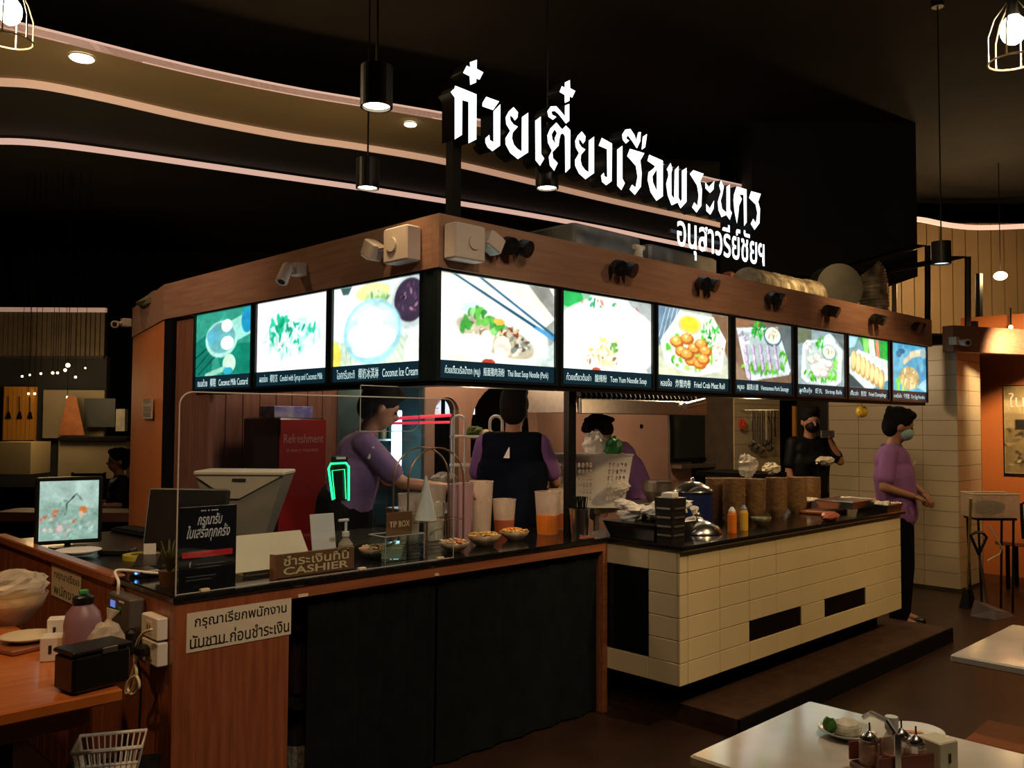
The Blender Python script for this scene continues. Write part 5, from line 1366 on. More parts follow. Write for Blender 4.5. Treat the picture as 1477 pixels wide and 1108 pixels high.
# stool and white basket under the table
c = on_z(158, 1112, .42)
t = thing('low_stool', 'dark low stool below the orange table carrying the white basket', 'stool', (c[0], c[1], 0))
part('seat', MB().obox((0, 0, .40), (.30, .28, .03), CAMROT + .3, bev=.006), M_black, t, local=True)
for sx in (-1, 1):
    for sy in (-1, 1):
        part('leg', MB().cyl((sx * .09, sy * .09, 0), (sx * .08, sy * .08, .384), .014, n=8), M_black, t, local=True)
t = thing('white_basket', 'white slatted plastic basket on the low stool under the table', 'basket', (c[0], c[1], .416), CAMROT + .3)
def slat_basket(t, w, d, h, mat, tap=.82):
    m = MB()
    for (sx, sy) in ((1, 0), (-1, 0), (0, 1), (0, -1)):
        L = d if sx else w
        n = int(L / .018)
        for k in range(n + 1):
            u = -L / 2 + L * k / n
            if sx: p0, p1 = (sx * w / 2 * tap, u * tap, 0.004), (sx * w / 2, u, h)
            else: p0, p1 = (u * tap, sy * d / 2 * tap, 0.004), (u, sy * d / 2, h)
            m.cyl(p0, p1, .0028, n=5)
    part('slats', m, mat, t, local=True)['kind'] = 'stuff'
    for z, s in ((h, 1), (h * .5, (1 + tap) / 2)):
        a, b = w / 2 * s, d / 2 * s
        part('rim' if z == h else 'band', MB().tube([(-a, -b, z), (a, -b, z), (a, b, z), (-a, b, z), (-a, -b, z)], .006 if z == h else .004, 6), mat, t, local=True)
    part('floor_plate', MB().obox((0, 0, .003), (w * tap, d * tap, .004)), mat, t, local=True)
slat_basket(t, .21, .17, .10, M_white)

# ------------------------------------------------------------------ tiled counter: bowls, bottles, trays
def tc(px, py): return on_z(px, py, STN)
# brown noodle bowls in six stacks
M_nb = pbr('brown_noodle_bowl', (.30, .17, .07), .45, col2=(.17, .10, .045), scale=30)
rb, hb, stp = .073, .062, .0135
me_bowl = MB().lathe([(rb * .5, 0), (rb * .52, .006), (rb * .88, hb * .5), (rb, hb), (rb * .93, hb), (rb * .8, hb * .5), (rb * .42, .010), (.001, .009)], n=20).mesh('noodle_bowl'); autosmooth(me_bowl)
me_bowl.materials.append(M_nb)
stk = [(1034, 745, 26, 3.28, 'in the stack beside the knotted cloth bundle'), (1059, 752, 25, 3.10, 'in the second stack from the steel dome lid'), (1087, 752, 25, 3.10, 'in the middle stack behind the green-rimmed bowl'),
       (1120, 757, 24, 3.06, 'in the widest front stack beneath the hanging ladles'), (1149, 754, 24, 3.10, 'in the stack below the orange pole'), (1170, 748, 25, 3.24, 'in the stack nearest the steel trays')]
ORD = 'first second third fourth fifth sixth seventh eighth ninth tenth eleventh twelfth thirteenth fourteenth fifteenth sixteenth seventeenth eighteenth nineteenth twentieth'.split()
for (px, py, n, y, where) in stk:
    x = float(on_y(px, py, y)[0])
    zt = float(on_y(px, 688, y)[2])
    n = max(8, int((zt - STN - hb) / stp) + 1)
    for k in range(n):
        o = bpy.data.objects.new('noodle_bowl', me_bowl); COL.objects.link(o)
        o.location = (x + RNG.uniform(-.0015, .0015), y + RNG.uniform(-.0015, .0015), STN + k * stp); o.rotation_euler = (0, 0, RNG.uniform(0, 6))
        tag(o, ('topmost' if k == n - 1 else 'lowest' if k == 0 else ORD[n - 1 - k]) + ' bowl ' + ('' if k in (0, n - 1) else 'from the top ') + where.replace('in the stack', 'of the stack').replace('in the', 'of the'), 'bowl', ('brown noodle bowls ' + where) if k < n - 1 else 'top bowls of the stacks')
# steel dome lid lying on the counter
c = tc(1015, 771) + np.array((.04, .07, 0))
t = thing('steel_dome_lid', 'shiny steel dome lid with a knob lying on the granite top', 'lid', c)
part('dome', MB().lathe([(.145, 0), (.145, .006), (.12, .04), (.06, .07), (.012, .078)], n=36), M_steel, t, local=True, smooth=True)
part('knob', MB().lathe([(.008, .076), (.008, .09), (.02, .10), (.014, .115)], n=14), M_steel, t, local=True, smooth=True)
def sauce(px, py, y, r, h, mat, lab, capm, nm='sauce_bottle'):
    x = float(on_y(px, py, y)[0])
    t = thing(nm, lab, 'bottle', (x, y, STN), group='condiments in front of the bowl stacks')
    part('bottle_body', MB().lathe([(r * .95, 0), (r, .01), (r, h * .7), (r * .8, h * .8)], n=18), mat, t, local=True, smooth=False)
    part('cap', MB().lathe([(r * .8, h * .8), (r * .8, h * .86), (r * .3, h)], n=16), capm, t, local=True)
sauce(1056, 768, 2.78, .026, .15, M_oj, 'orange sauce bottle beside the steel dome lid', M_white)
sauce(1073, 765, 2.80, .025, .15, pbr('yellow_sauce', (.75, .45, .06), .3, var=.1), 'yellow sauce bottle with a blue-grey cap', pbr('blue_grey_cap', (.2, .28, .4), .4, var=.1))
x = float(on_y(1098, 764, 2.84)[0])
t = thing('green_rimmed_bowl', 'single dark bowl with green garnish in front of the bowl stacks', 'bowl', (x, 2.84, STN))
part('bowl', MB().lathe(bowl_prof(.062, .055), n=24), M_bowl, t, local=True, smooth=True)
m = MB()
for i in range(40):
    a_ = RNG.uniform(0, 6.28); q = .05 * math.sqrt(RNG.uniform()); m.ball((q * math.cos(a_), q * math.sin(a_), .05), (.009, .005, .004), 5, 4, R=rotz(a_ * 3))
part('garnish', m, pbr('leaf_green', (.08, .28, .05), .5, var=.4, scale=30), t, local=True)['kind'] = 'stuff'
# dark caddy with slots
x = float(on_y(967, 770, 2.80)[0]); zt = float(on_y(967, 712, 2.80)[2])
t = thing('utensil_caddy', 'dark square caddy with slotted sides on the granite top', 'caddy', (x, 2.80, STN), -PI / 4 * 0)
hh = zt - STN - .02
part('body', MB().hull([(-.052, -.05, 0), (.052, -.05, 0), (.052, .05, 0), (-.052, .05, 0)], [(-.062, -.06, hh), (.062, -.06, hh), (.062, .06, hh), (-.062, .06, hh)]), pbr('caddy_dark', (.03, .028, .025), .35, metal=.3, var=.2), t, local=True)
for k in range(4):
    z = hh * (.16 + .2 * k)
    part('slat', MB().obox((0, -.055 - .002 * k, z), (.09, .006, .012), bev=.002).obox((-.057 - .002 * k, 0, z), (.006, .09, .012), bev=.002), M_steelb, t, local=True)
part('napkins', MB().obox((0, 0, hh + .012), (.08, .06, .03), .2, bev=.004), M_white, t, local=True)
# black tray full of plastic bags
x = float(on_y(895, 765, 2.98)[0]); xa = TX0 + .04
c0 = tc(893, 766)
t = thing('bag_tray', 'black tray piled with white plastic bags near the counter corner', 'tray', (4.03, 3.03, STN), 0)
part('tray', MB().hull([(-.17, -.15, 0), (.17, -.15, 0), (.17, .15, 0), (-.17, .15, 0)], [(-.2, -.18, .085), (.2, -.18, .085), (.2, .18, .085), (-.2, .18, .085)]), M_blackgloss, t, local=True)
m = MB()
for i in range(22):
    m.ball((RNG.uniform(-.15, .15), RNG.uniform(-.13, .13), .11 + RNG.uniform(0, .07)), (RNG.uniform(.04, .08), RNG.uniform(.03, .06), RNG.uniform(.02, .035)), 10, 6, jit=.25, R=rotz(RNG.uniform(0, 3)))
part('plastic_bags', m, M_white, t, local=True)['kind'] = 'stuff'
part('blue_tie', MB().tube([(-.05, -.14, .19), (.0, -.155, .21), (.03, -.17, .15)], .006, 6), pbr('blue_tie', (.08, .22, .35), .5, var=.1), t, local=True)
# blue pot with steel dome lid, knotted cloth bundle, basket bowl, steel cups
x = float(on_y(998, 740, 3.22)[0])
t = thing('blue_pot', 'blue pot covered by a domed steel lid behind the caddy', 'pot', (x - .02, 3.20, STN))
part('pot_body', MB().lathe([(.11, 0), (.125, .02), (.125, .20)], n=28), pbr('pot_blue', (.01, .02, .10), .3, var=.1), t, local=True)
part('lid', MB().lathe([(.135, .201), (.13, .21), (.10, .235), (.05, .26), (.01, .265)], n=32), M_steel, t, local=True, smooth=True)
part('lid_knob', MB().ball((0, 0, .277), .014, 12, 8), M_steel, t, local=True)
x = float(on_y(1006, 745, 2.95)[0])
t = thing('cloth_bundle', 'white knotted cloth bundle resting on a small dark bowl', 'bundle', (x, 2.97, STN))
part('bowl', MB().lathe(bowl_prof(.06, .05), n=22), M_bowl, t, local=True, smooth=True)
part('cloth', MB().ball((0, 0, .062), (.06, .055, .024), 14, 8, jit=.12).tube([(0, 0, .07), (.0, 0, .10), (-.03, -.01, .14)], [.012, .009, .02], 8).tube([(0, 0, .1), (.03, .01, .135)], [.009, .018], 8), M_white, t, local=True)
m_cup = MB().lathe([(.018, 0), (.024, .085), (.022, .085), (.016, .005)], n=14, caps=False).mesh('steel_cup')
for k, (px, yy) in enumerate(((922, 3.30), (934, 3.32), (944, 3.30))):
    x = float(on_y(px, 730, yy)[0])
    o = part('steel_cup', m_cup, M_steel, None, local=True); o.location = (x, yy, STN)
    o.data.materials.clear() if not o.data.materials else None
    tag(o, ('upright steel cup behind the tray of plastic bags, ' + ('nearest the white basket', 'between the other two', 'nearest the dark caddy')[k]), 'cup', 'steel cups behind the bag tray')
# steel trays and pans at the far end
def steel_tray(c, w, d, h, rz, lab, food=None):
    t = thing('steel_tray', lab, 'tray', c, rz, group='steel trays at the counter end')
    m = MB()
    m.hull([(-w / 2 * .9, -d / 2 * .9, 0), (w / 2 * .9, -d / 2 * .9, 0), (w / 2 * .9, d / 2 * .9, 0), (-w / 2 * .9, d / 2 * .9, 0)], [(-w / 2, -d / 2, h), (w / 2, -d / 2, h), (w / 2, d / 2, h), (-w / 2, d / 2, h)])
    part('pan', m, M_steel, t, local=True)
    part('rim', MB().tube([(-w / 2, -d / 2, h), (w / 2, -d / 2, h), (w / 2, d / 2, h), (-w / 2, d / 2, h), (-w / 2, -d / 2, h)], .006, 6), M_steel, t, local=True)
    if food:
        m = MB()
        for i in range(30): m.ball((RNG.uniform(-w * .42, w * .42), RNG.uniform(-d * .42, d * .42), h + .004), (.02, .014, .01), 7, 5, jit=.2, R=rotz(RNG.uniform(0, 3)))
        part('food', m, food, t, local=True)['kind'] = 'stuff'
M_meat = pbr('raw_meat', (.45, .12, .06), .4, var=.3, scale=20)
steel_tray(tc(1245, 742) + np.array((0, .12, .045)), .42, .26, .05, .05, 'large bright steel tray in front of the man in the mask')
steel_tray(tc(1296, 738) + np.array((0, .14, 0)), .26, .24, .05, .0, 'small steel tray at the very end of the tiled counter', M_gw)
steel_tray(tc(1200, 738) + np.array((0, .24, 0)), .22, .22, .07, .2, 'steel tray between the bowl stacks and the bright tray', M_gw)
for (px, py, lab) in ((1208, 752, 'red lump of meat below the bright steel tray'), ):
    c = tc(px, py) + np.array((0, .05, 0)); o = part('meat_portion', MB().ball((0, 0, .028), (.09, .05, .03), 16, 9, jit=.08), M_meat, None, local=True); o.location = c; tag(o, lab, 'meat')
o = part('chopping_board', MB().obox((5.95, 2.95, STN + .012), (.30, .22, .022), .05, bev=.005), M_woodx); tag(o, 'dark board under the steel trays on the granite top', 'board')

# ------------------------------------------------------------------ rear kitchen: prep bench and what stands on it
BZ = 1.0
t = thing('prep_bench', 'steel prep bench behind the counters under the white basket and rack', 'bench', (4.9, 4.6, PZ))
part('bench_top', MB().obox((4.10, 4.68, BZ - .02), (1.0, .56, .04), bev=.004), M_steelb, t)
part('undershelf', MB().obox((4.10, 4.68, .4), (.9, .5, .03)), M_steelb, t)
part('bench_top', MB().obox((4.95, 4.40, BZ - .02), (.66, .92, .04), bev=.004), M_steelb, t)
part('bench_top', MB().obox((5.44, 4.0, BZ - .02), (.30, .40, .04), bev=.004), M_steelb, t)
for x in (3.66, 4.55):
    for y in (4.44, 4.92): part('leg', MB().cyl((x, y, PZ), (x, y, BZ - .041), .02, n=10), M_steelb, t)
for x in (4.68, 5.22, 5.54):
    for y in (3.98,): part('leg', MB().cyl((x, y, PZ), (x, y, BZ - .041), .02, n=10), M_steelb, t)
# white perforated laundry basket
c = at_d(847, 715, 6.2)
t = thing('perforated_basket', 'large white plastic basket with round holes holding plastic bags', 'basket', (c[0], c[1], BZ), CAMROT + .12)
bw, bd, bh = .56, .38, float(at_d(847, 655, 6.2)[2]) - BZ
def perf_face(m, p00, p10, p11, p01, nx, ny, th, hole=.55, solid=()):
    """a panel with a grid of real holes between four corners"""
    p00, p10, p11, p01 = (np.array(p, float) for p in (p00, p10, p11, p01))
    def P(u, v): return p00 * (1 - u) * (1 - v) + p10 * u * (1 - v) + p11 * u * v + p01 * (1 - u) * v
    K = 8
    for i in range(nx):
        for j in range(ny):
            u0, u1, v0, v1 = i / nx, (i + 1) / nx, j / ny, (j + 1) / ny
            if (i, j) in solid or j == ny - 1 or j == 0:
                m.quad(P(u0, v0), P(u1, v0), P(u1, v1), P(u0, v1)); continue
            out = [(u1, (v0 + v1) / 2), (u1, v1), ((u0 + u1) / 2, v1), (u0, v1), (u0, (v0 + v1) / 2), (u0, v0), ((u0 + u1) / 2, v0), (u1, v0)]
            cu, cv = (u0 + u1) / 2, (v0 + v1) / 2
            inn = [(cu + (u1 - u0) / 2 * hole * math.cos(k * PI / 4), cv + (v1 - v0) / 2 * hole * math.sin(k * PI / 4)) for k in range(K)]
            pts = [P(*q) for q in out] + [P(*q) for q in inn]
            m.add(pts, [(k, (k + 1) % K, K + (k + 1) % K, K + k) for k in range(K)])
s_ = .8
A_ = [(-bw / 2 * s_, -bd / 2 * s_, 0.004), (bw / 2 * s_, -bd / 2 * s_, .004), (bw / 2 * s_, bd / 2 * s_, .004), (-bw / 2 * s_, bd / 2 * s_, .004)]
B_ = [(-bw / 2, -bd / 2, bh), (bw / 2, -bd / 2, bh), (bw / 2, bd / 2, bh), (-bw / 2, bd / 2, bh)]
m = MB()
for k in range(4):
    perf_face(m, A_[k], A_[(k + 1) % 4], B_[(k + 1) % 4], B_[k], 20 if k % 2 == 0 else 10, 8, .003, .78, {(i, j) for i in (0, 10, 11, 12, 13, 19) for j in range(8)} if k % 2 == 0 else ())
m.quad(*A_)
part('perforated_wall', m, M_white, t, local=True)
part('rim', MB().tube(B_ + B_[:1], .009, 6), M_white, t, local=True)
def blob_bag(name, px, py, d, rad, mat, lab, cat='bag', z=None, jit=.18):
    c = at_d(px, py, d); o = part(name, MB().ball((0, 0, 0), rad, 16, 10, jit=jit), mat, None, local=True); o.location = c; return tag(o, lab, cat)
blob_bag('plastic_bag', 858, 641, 6.2, (.085, .08, .085), M_white, 'crumpled white bag poking out of the perforated basket')
blob_bag('plastic_bag', 884, 644, 6.2, (.065, .06, .07), pbr('green_bag', (.02, .28, .06), .35, var=.4, scale=20), 'green plastic bag poking out of the perforated basket')
blob_bag('plastic_bag', 892, 702, 6.0, (.10, .06, .04), M_bag, 'translucent bag lying before the perforated basket')
# white three-tier rack with loop tops
RX = .06
c = at_d(688, 700, 6.35)
t = thing('tier_rack', 'white three-tier plastic rack with rounded loop ends', 'rack', (c[0], c[1], BZ), CAMROT + .05)
def rk(px, py): 
    p = at_d(px, py, 6.35); return p[2] - BZ
for s in (-1, 1):
    x = s * .135
    z1 = rk(688, 600)
    pts = [(x - .045, 0, 0), (x - .045, 0, z1 - .045)] + [(x + .045 * math.cos(PI - PI * k / 8), 0, z1 - .045 + .045 * math.sin(PI * k / 8)) for k in range(9)] + [(x + .045, 0, z1 - .045), (x + .045, 0, 0)]
    part('end_loop', MB().tube(pts, .011, 8), M_white, t, local=True)
for k, py in enumerate((630, 672, 700)):
    z = rk(688, py)
    part('shelf', MB().obox((0, .07, z), (.40, .17, .02), bev=.006), M_white, t, local=True)
for (dx, py, rr_, mt, lab, nm, ct) in ((-.02, 624, (.07, .05, .045), pbr('herb_green', (.10, .18, .03), .7, var=.5, scale=30), 'bunch of green herbs on the top shelf of the white rack', 'herb_bunch', 'herbs'), (.07, 626, (.06, .04, .03), M_gw, 'pale bag of noodles on the top shelf beside the herbs', 'noodle_bag', 'bag'),
                              (.03, 662, (.09, .05, .055), pbr('yellow_pack', (.75, .55, .15), .5, col2=(.7, .6, .4), scale=10), 'yellow bag on the middle shelf of the white rack', 'food_bag', 'bag')):
    p = at_d(688, py, 6.35) + RGT * dx + FWD * .07
    o = part(nm, MB().ball((0, 0, 0), rr_, 14, 8, jit=.2), mt, None, local=True); o.location = p; tag(o, lab, ct)
blob_bag('food_bag', 672, 712, 6.0, (.11, .08, .07), M_gw, 'pale bag of vegetables below the white rack')
blob_bag('food_bag', 697, 716, 5.95, (.08, .07, .06), M_go, 'orange bag of carrots below the white rack')
blob_bag('food_bag', 640, 694, 6.3, (.12, .08, .06), M_gw, 'pale heap of vegetables next to the display fridge')
# hood
HY0 = 4.25
x0, x1 = float(on_y(836, 590, HY0)[0]), float(on_y(1018, 590, HY0)[0])
t = thing('extractor_hood', 'long stainless extractor hood hanging above the rear kitchen', 'extractor hood', ((x0 + x1) / 2, HY0 + .3, 1.66))
z0, z1 = float(on_y(850, 597, HY0)[2]), float(on_y(850, 575, HY0)[2])
part('front_lip', MB().obox(((x0 + x1) / 2, HY0, (z0 + z1) / 2), (x1 - x0, .03, z1 - z0), bev=.006), M_steelb, t)
part('canopy', MB().hull([(x0, HY0 + .016, z0 + .01), (x1, HY0 + .016, z0 + .01), (x1, HY0 + .6, z0 + .01), (x0, HY0 + .6, z0 + .01)], [(x0 + .1, HY0 + .2, z0 + .5), (x1 - .1, HY0 + .2, z0 + .5), (x1 - .1, HY0 + .5, z0 + .5), (x0 + .1, HY0 + .5, z0 + .5)]), M_steelb, t)
m = MB()
nn_ = 26
for k in range(nn_):
    x = x0 + .04 + (x1 - x0 - .1) * k / nn_
    m.obox((x, HY0 + .05, z1 + .03), (.012, .05, .05), R=np.array(Matrix.Rotation(-.5, 3, 'X')))
part('filter_fins', m, M_blackmetal, t)['kind'] = 'stuff'
c = on_y(1000, 586, HY0 - .05)
tag(part('foil_roll', MB().cyl(c + np.array((-.12, 0, 0)), c + np.array((.16, 0, .045)), .028, n=14), M_steel), 'crumpled shiny foil roll at the end of the extractor hood', 'foil')
# hanging utensils on the pier
IYF = IY - .004
t = thing('utensil_rail', 'steel rail on the tiled pier from which ladles hang', 'rail', on_y(1090, 590, IYF))
a_ = on_y(1068, 592, IYF); b_ = on_y(1116, 592, IYF)
part('bar', MB().cyl(a_ + np.array((0, -.05, 0)), b_ + np.array((0, -.05, 0)), .008, n=8), M_steel, t)
for q in (a_, b_): part('bracket', MB().cyl(q + np.array((0, -.05, 0)), q, .006, n=6), M_steel, t)
kinds = ['ladle', 'skimmer', 'ladle', 'strainer', 'ladle', 'tongs']
for k, px in enumerate((1078, 1085, 1092, 1098, 1105, 1110)):
    p = on_y(px, 592, IYF) + np.array((0, -.062, 0)); L = (.36, .40, .44, .36, .42, .30)[k]
    nm = kinds[k]
    t = thing(nm, 'steel %s hanging %s on the tiled pier' % (nm, ('next to the red string bag', 'second from the red string bag', 'longest in the middle', 'with a pale handle', 'beside the black hook', 'last towards the orange pole')[k]), 'utensil', p, group='utensils hanging on the tiled pier')
    part('handle', MB().cyl((0, 0, 0), (0, 0, -L), .011, n=6), M_steel if k != 3 else M_cream, t, local=True)
    if nm == 'tongs': part('head', MB().cyl((.012, 0, 0), (.02, 0, -L), .005, n=6), M_steel, t, local=True)
    else: part('head', MB().lathe([(.001, 0), (.035, .008), (.05, .03), (.046, .03), (.03, .012)], (0, -.01, -L - .03), n=16, R=np.array(Matrix.Rotation(-1.0, 3, 'X'))), M_steelb, t, local=True)
o = part('black_hook', MB().tube([on_y(px, py, IYF - .03) for px, py in ((1108, 600), (1112, 615), (1113, 630), (1108, 643))], .006, 6), M_black); tag(o, 'curved black hook on the tiled pier past the ladles', 'hook')
c = on_y(1071, 612, IYF - .05)
m = MB()
for k in range(7):
    a0 = RNG.uniform(0, PI); m.tube([c + .06 * np.array((math.cos(q) * math.cos(a0), math.cos(q) * math.sin(a0) * .5, math.sin(q))) for q in np.linspace(0, 2 * PI, 15)], .006, 5)
tag(part('red_string_bag', m, pbr('red_net', (.75, .08, .03), .5, var=.2)), 'red net bag hanging at the edge of the tiled pier', 'bag')
# orange pole
c = on_y(1146, 600, 5.0)
tag(part('orange_pole', MB().box(c[0] - .018, c[0] + .018, 4.98, 5.02, PZ, BZ0 - .0), pbr('pole_orange', (.62, .26, .03), .5, var=.1)), 'orange pole standing between the tiled pier and dark doorway', 'pole')
c = on_y(1243, 594, 3.3)
t = thing('yellow_ball_lamp', 'small yellow ball hanging below the menu row by the pillar', 'ornament', c)
part('ball', MB().ball((0, 0, 0), .05, 16, 10), pbr('yellow_ball', (.8, .5, .02), .4, var=.1), t, local=True, smooth=True)
part('string', MB().cyl((0, 0, .05), (0, 0, BZ0 - .022 - c[2]), .003, n=5), M_black, t, local=True)
# things between bowls and pier
for (px, py, d, rad, mt, lab) in ((1078, 672, 7.6, (.10, .08, .10), M_bag, 'clear bag of shells behind the bowl stacks below the ladles'), (1112, 676, 7.5, (.09, .07, .05), M_gw, 'pale bag behind the widest bowl stack'), (1190, 665, 8.0, (.11, .08, .04), M_cream, 'folded cream cloth beside the dark-clothed worker')):
    blob_bag('kitchen_bag', px, py, d, rad, mt, lab)
t = thing('rear_bench', 'dark rear bench behind the bowl stacks carrying bags and baskets', 'bench', (6.9, 4.35, PZ))
part('bench_top', MB().box(6.95, 7.45, 4.05, 4.7, 1.10, 1.14), M_black, t)
for x in (7.0, 7.4):
    for y in (4.1, 4.65): part('leg', MB().cyl((x, y, PZ), (x, y, 1.10), .02, n=8), M_black, t)
c = at_d(950, 697, 6.6)
t = thing('woven_basket', 'round steel strainer basket beside the bending worker', 'basket', (c[0], c[1], BZ))
part('bowl', MB().lathe([(.08, 0), (.12, .08), (.125, .15), (.118, .15), (.11, .08), (.07, .01)], n=24, caps=False), M_steelb, t, local=True)
part('rim', MB().lathe([(.128, .145), (.128, .158), (.118, .158), (.118, .145)], n=24, caps=False), M_steel, t, local=True)
# refrigerators
c = on_y(436, 800, 5.35)
fx0, fx1 = float(on_y(404, 700, 5.3)[0]), float(on_y(472, 700, 5.3)[0]); fzt = float(on_y(436, 603, 5.3)[2])
t = thing('drinks_fridge', 'red drinks cooler with faint white Refreshment lettering', 'refrigerator', ((fx0 + fx1) / 2, 5.6, PZ))
M_redf = pbr('cooler_red', (.42, .02, .02), .35, var=.1)
part('cabinet', MB().obox(((fx0 + fx1) / 2, 5.58, (PZ + fzt) / 2), (fx1 - fx0, .5, fzt - PZ), bev=.01), M_blackgloss, t)
part('front_panel', MB().obox(((fx0 + fx1) / 2, 5.322, (PZ + fzt) / 2 + .05), (fx1 - fx0 - .01, .016, fzt - PZ - .12), bev=.003), M_redf, t)
M_faint = pbr('faint_white_print', (.6, .35, .33), .5, var=.1)
text('lettering', 'Refreshment', (fx0 + .03, 5.313, fzt - .17), '-y', M_faint, t, width=fx1 - fx0 - .06, height=.06)
text('lettering', 'in every moment', (fx0 + .05, 5.313, fzt - .24), '-y', M_faint, t, width=fx1 - fx0 - .12, height=.035)
tag(part('blue_carton', MB().obox(((fx0 + fx1) / 2 - .03, 5.5, fzt + .041), (.3, .2, .08), bev=.004), pbr('carton_blue', (.15, .14, .5), .6, col2=(.5, .5, .6), scale=12)), 'blue printed carton on top of the red cooler', 'carton')
gx_0, gx_1 = float(on_y(538, 640, 5.1)[0]), float(on_y(612, 640, 5.1)[0])
t = thing('display_fridge', 'tall glass display fridge with a white light strip and greenish inside', 'refrigerator', ((gx_0 + gx_1) / 2, 5.4, PZ))
M_frin = pbr('fridge_inside', (.10, .20, .20), .5, var=.3)
zt_ = 1.95
part('cabinet', MB().box(gx_0, gx_1, 5.50, 5.55, PZ, zt_).box(gx_0, gx_0 + .03, 5.1, 5.499, PZ, zt_).box(gx_1 - .03, gx_1, 5.1, 5.499, PZ, zt_).box(gx_0 + .031, gx_1 - .031, 5.1, 5.499, zt_ - .06, zt_).box(gx_0 + .031, gx_1 - .031, 5.1, 5.499, PZ, PZ + .2), M_frin, t)
lx = float(on_y(572, 640, 5.12)[0])
lz0, lz1 = float(on_y(572, 700, 5.12)[2]), float(on_y(572, 592, 5.12)[2])
part('light_strip', MB().obox((lx, 5.12, (lz0 + lz1) / 2), (.075, .03, lz1 - lz0), bev=.004), pbr('fridge_tube', (1, 1, 1), .4, emit=(.75, 1.0, .96), es=4.5), t)
for z in (.55, .85, 1.15, 1.45): part('shelf', MB().box(gx_0 + .031, gx_1 - .031, 5.16, 5.49, z, z + .012), M_steelb, t)
part('glass_door', MB().box(gx_0, gx_1, 5.085, 5.095, PZ + .02, zt_), M_glass, t)
for k in range(8):
    x = gx_0 + .08 + .075 * (k % 4); z = 1.162 if k < 4 else 1.462
    if x < gx_1 - .05:
        tt = thing('drink_bottle', 'drink bottle on the %s shelf inside the display fridge, %s' % ('lower' if k < 4 else 'upper', ('nearest the light strip', 'second from the light strip', 'third from the light strip', 'farthest from the light strip')[k % 4]), 'bottle', (x, 5.3, z), group='bottles inside the display fridge')
        part('bottle_body', MB().lathe([(.025, 0), (.027, .1), (.01, .16), (.01, .18)], n=12), pbr('bottle_teal' if k % 2 else 'bottle_amber', (.05, .25, .22) if k % 2 else (.35, .2, .08), .3, var=.1), tt, local=True)
        part('cap', MB().cyl((0, 0, .18), (0, 0, .195), .012, n=10), M_white, tt, local=True)
# red neon lines and far screens seen through the arches
M_neon = pbr('red_neon', (1, .1, .1), .4, emit=(1.0, .04, .08), es=.9)
nA, nB, nC = on_y(550, 605, 5.04), on_y(650, 599, 5.04), on_y(648, 609, 5.04)
tag(part('neon_tube', MB().cyl(nA, nB, .012, n=8), M_neon), 'thin red neon tube rising across the display fridge', 'neon light')
tag(part('neon_tube', MB().cyl(nA + np.array((0, 0, -.03)), nC, .010, n=8), M_neon), 'thin red neon tube running level under the rising one', 'neon light')
def pic_m(p):
    p.ell(.35,.75,.2,.2,'9a4a78'); p.line(.1,.9,.35,.55,.06,'8a3060'); p.line(.35,.55,.9,.95,.06,'b08090'); p.line(.2,.45,.8,.4,.03,'806070'); p.poly([(0,.3),(1,.3),(1,0),(0,0)],'ffe0d0')
for (pa, pb, lab, fn) in ((623, 636, 'bright far screen with a purple mark seen through the arch', pic_m), (642, 654.5, 'plain bright far screen in the arch beside the white rack', lambda p: p.poly([(0,.25),(1,.25),(1,0),(0,0)],'e8fff8')), (656, 662, 'narrow bluish far screen next to the plain one', lambda p: p.poly([(0,.5),(1,.5),(1,0),(0,0)],'a0c8c0')), (680, 685, 'tiny bright far screen past the second arch', lambda p: None)):
    a_ = at_d(pa, 598, 11.5); b_ = at_d(pb, 598, 11.5); zt_ = float(at_d(pa, 577, 11.5)[2])
    t = thing('far_screen', lab, 'screen', (a_ + b_) / 2, 0, group='bright screens far behind the arches')
    u = b_ - a_; u[2] = 0
    part('case', MB().obox((a_ + b_) / 2 + np.array((0, 0, (zt_ - a_[2]) / 2)) + FWD * .04, (np.linalg.norm(u) + .02, .05, zt_ - a_[2] + .02), CAMROT), M_black, t)
    picture('screen', fn, '8fd8f0' if pa == 656 else 'f4ffff', (a_[0], a_[1], a_[2]), u, (0, 0, zt_ - a_[2]), .012, M_print, t)

# ------------------------------------------------------------------ people
def capsule(m, a, b, ra, rb, n=14):
    a = np.array(a, float); b = np.array(b, float)
    m.cyl(a, b, ra, rb, n); m.ball(a, ra, n, 8); m.ball(b, rb, n, 8)
def fused(name, m, vox, mat, parent, sm=6):
    """one continuous surface out of overlapping limbs"""
    me0 = m.mesh(name + '_draft'); o = bpy.data.objects.new('draft', me0); COL.objects.link(o)
    r = o.modifiers.new('r', 'REMESH'); r.mode = 'VOXEL'; r.voxel_size = vox
    s = o.modifiers.new('s', 'SMOOTH'); s.factor = 0.5; s.iterations = sm
    dg = bpy.context.evaluated_depsgraph_get(); dg.update()
    me = bpy.data.meshes.new_from_object(o.evaluated_get(dg)); bpy.data.objects.remove(o)
    me.shade_smooth(); me.materials.clear(); me.name = name
    return part(name, me, mat, parent, local=True)
def V(*a): return np.array(a, float)
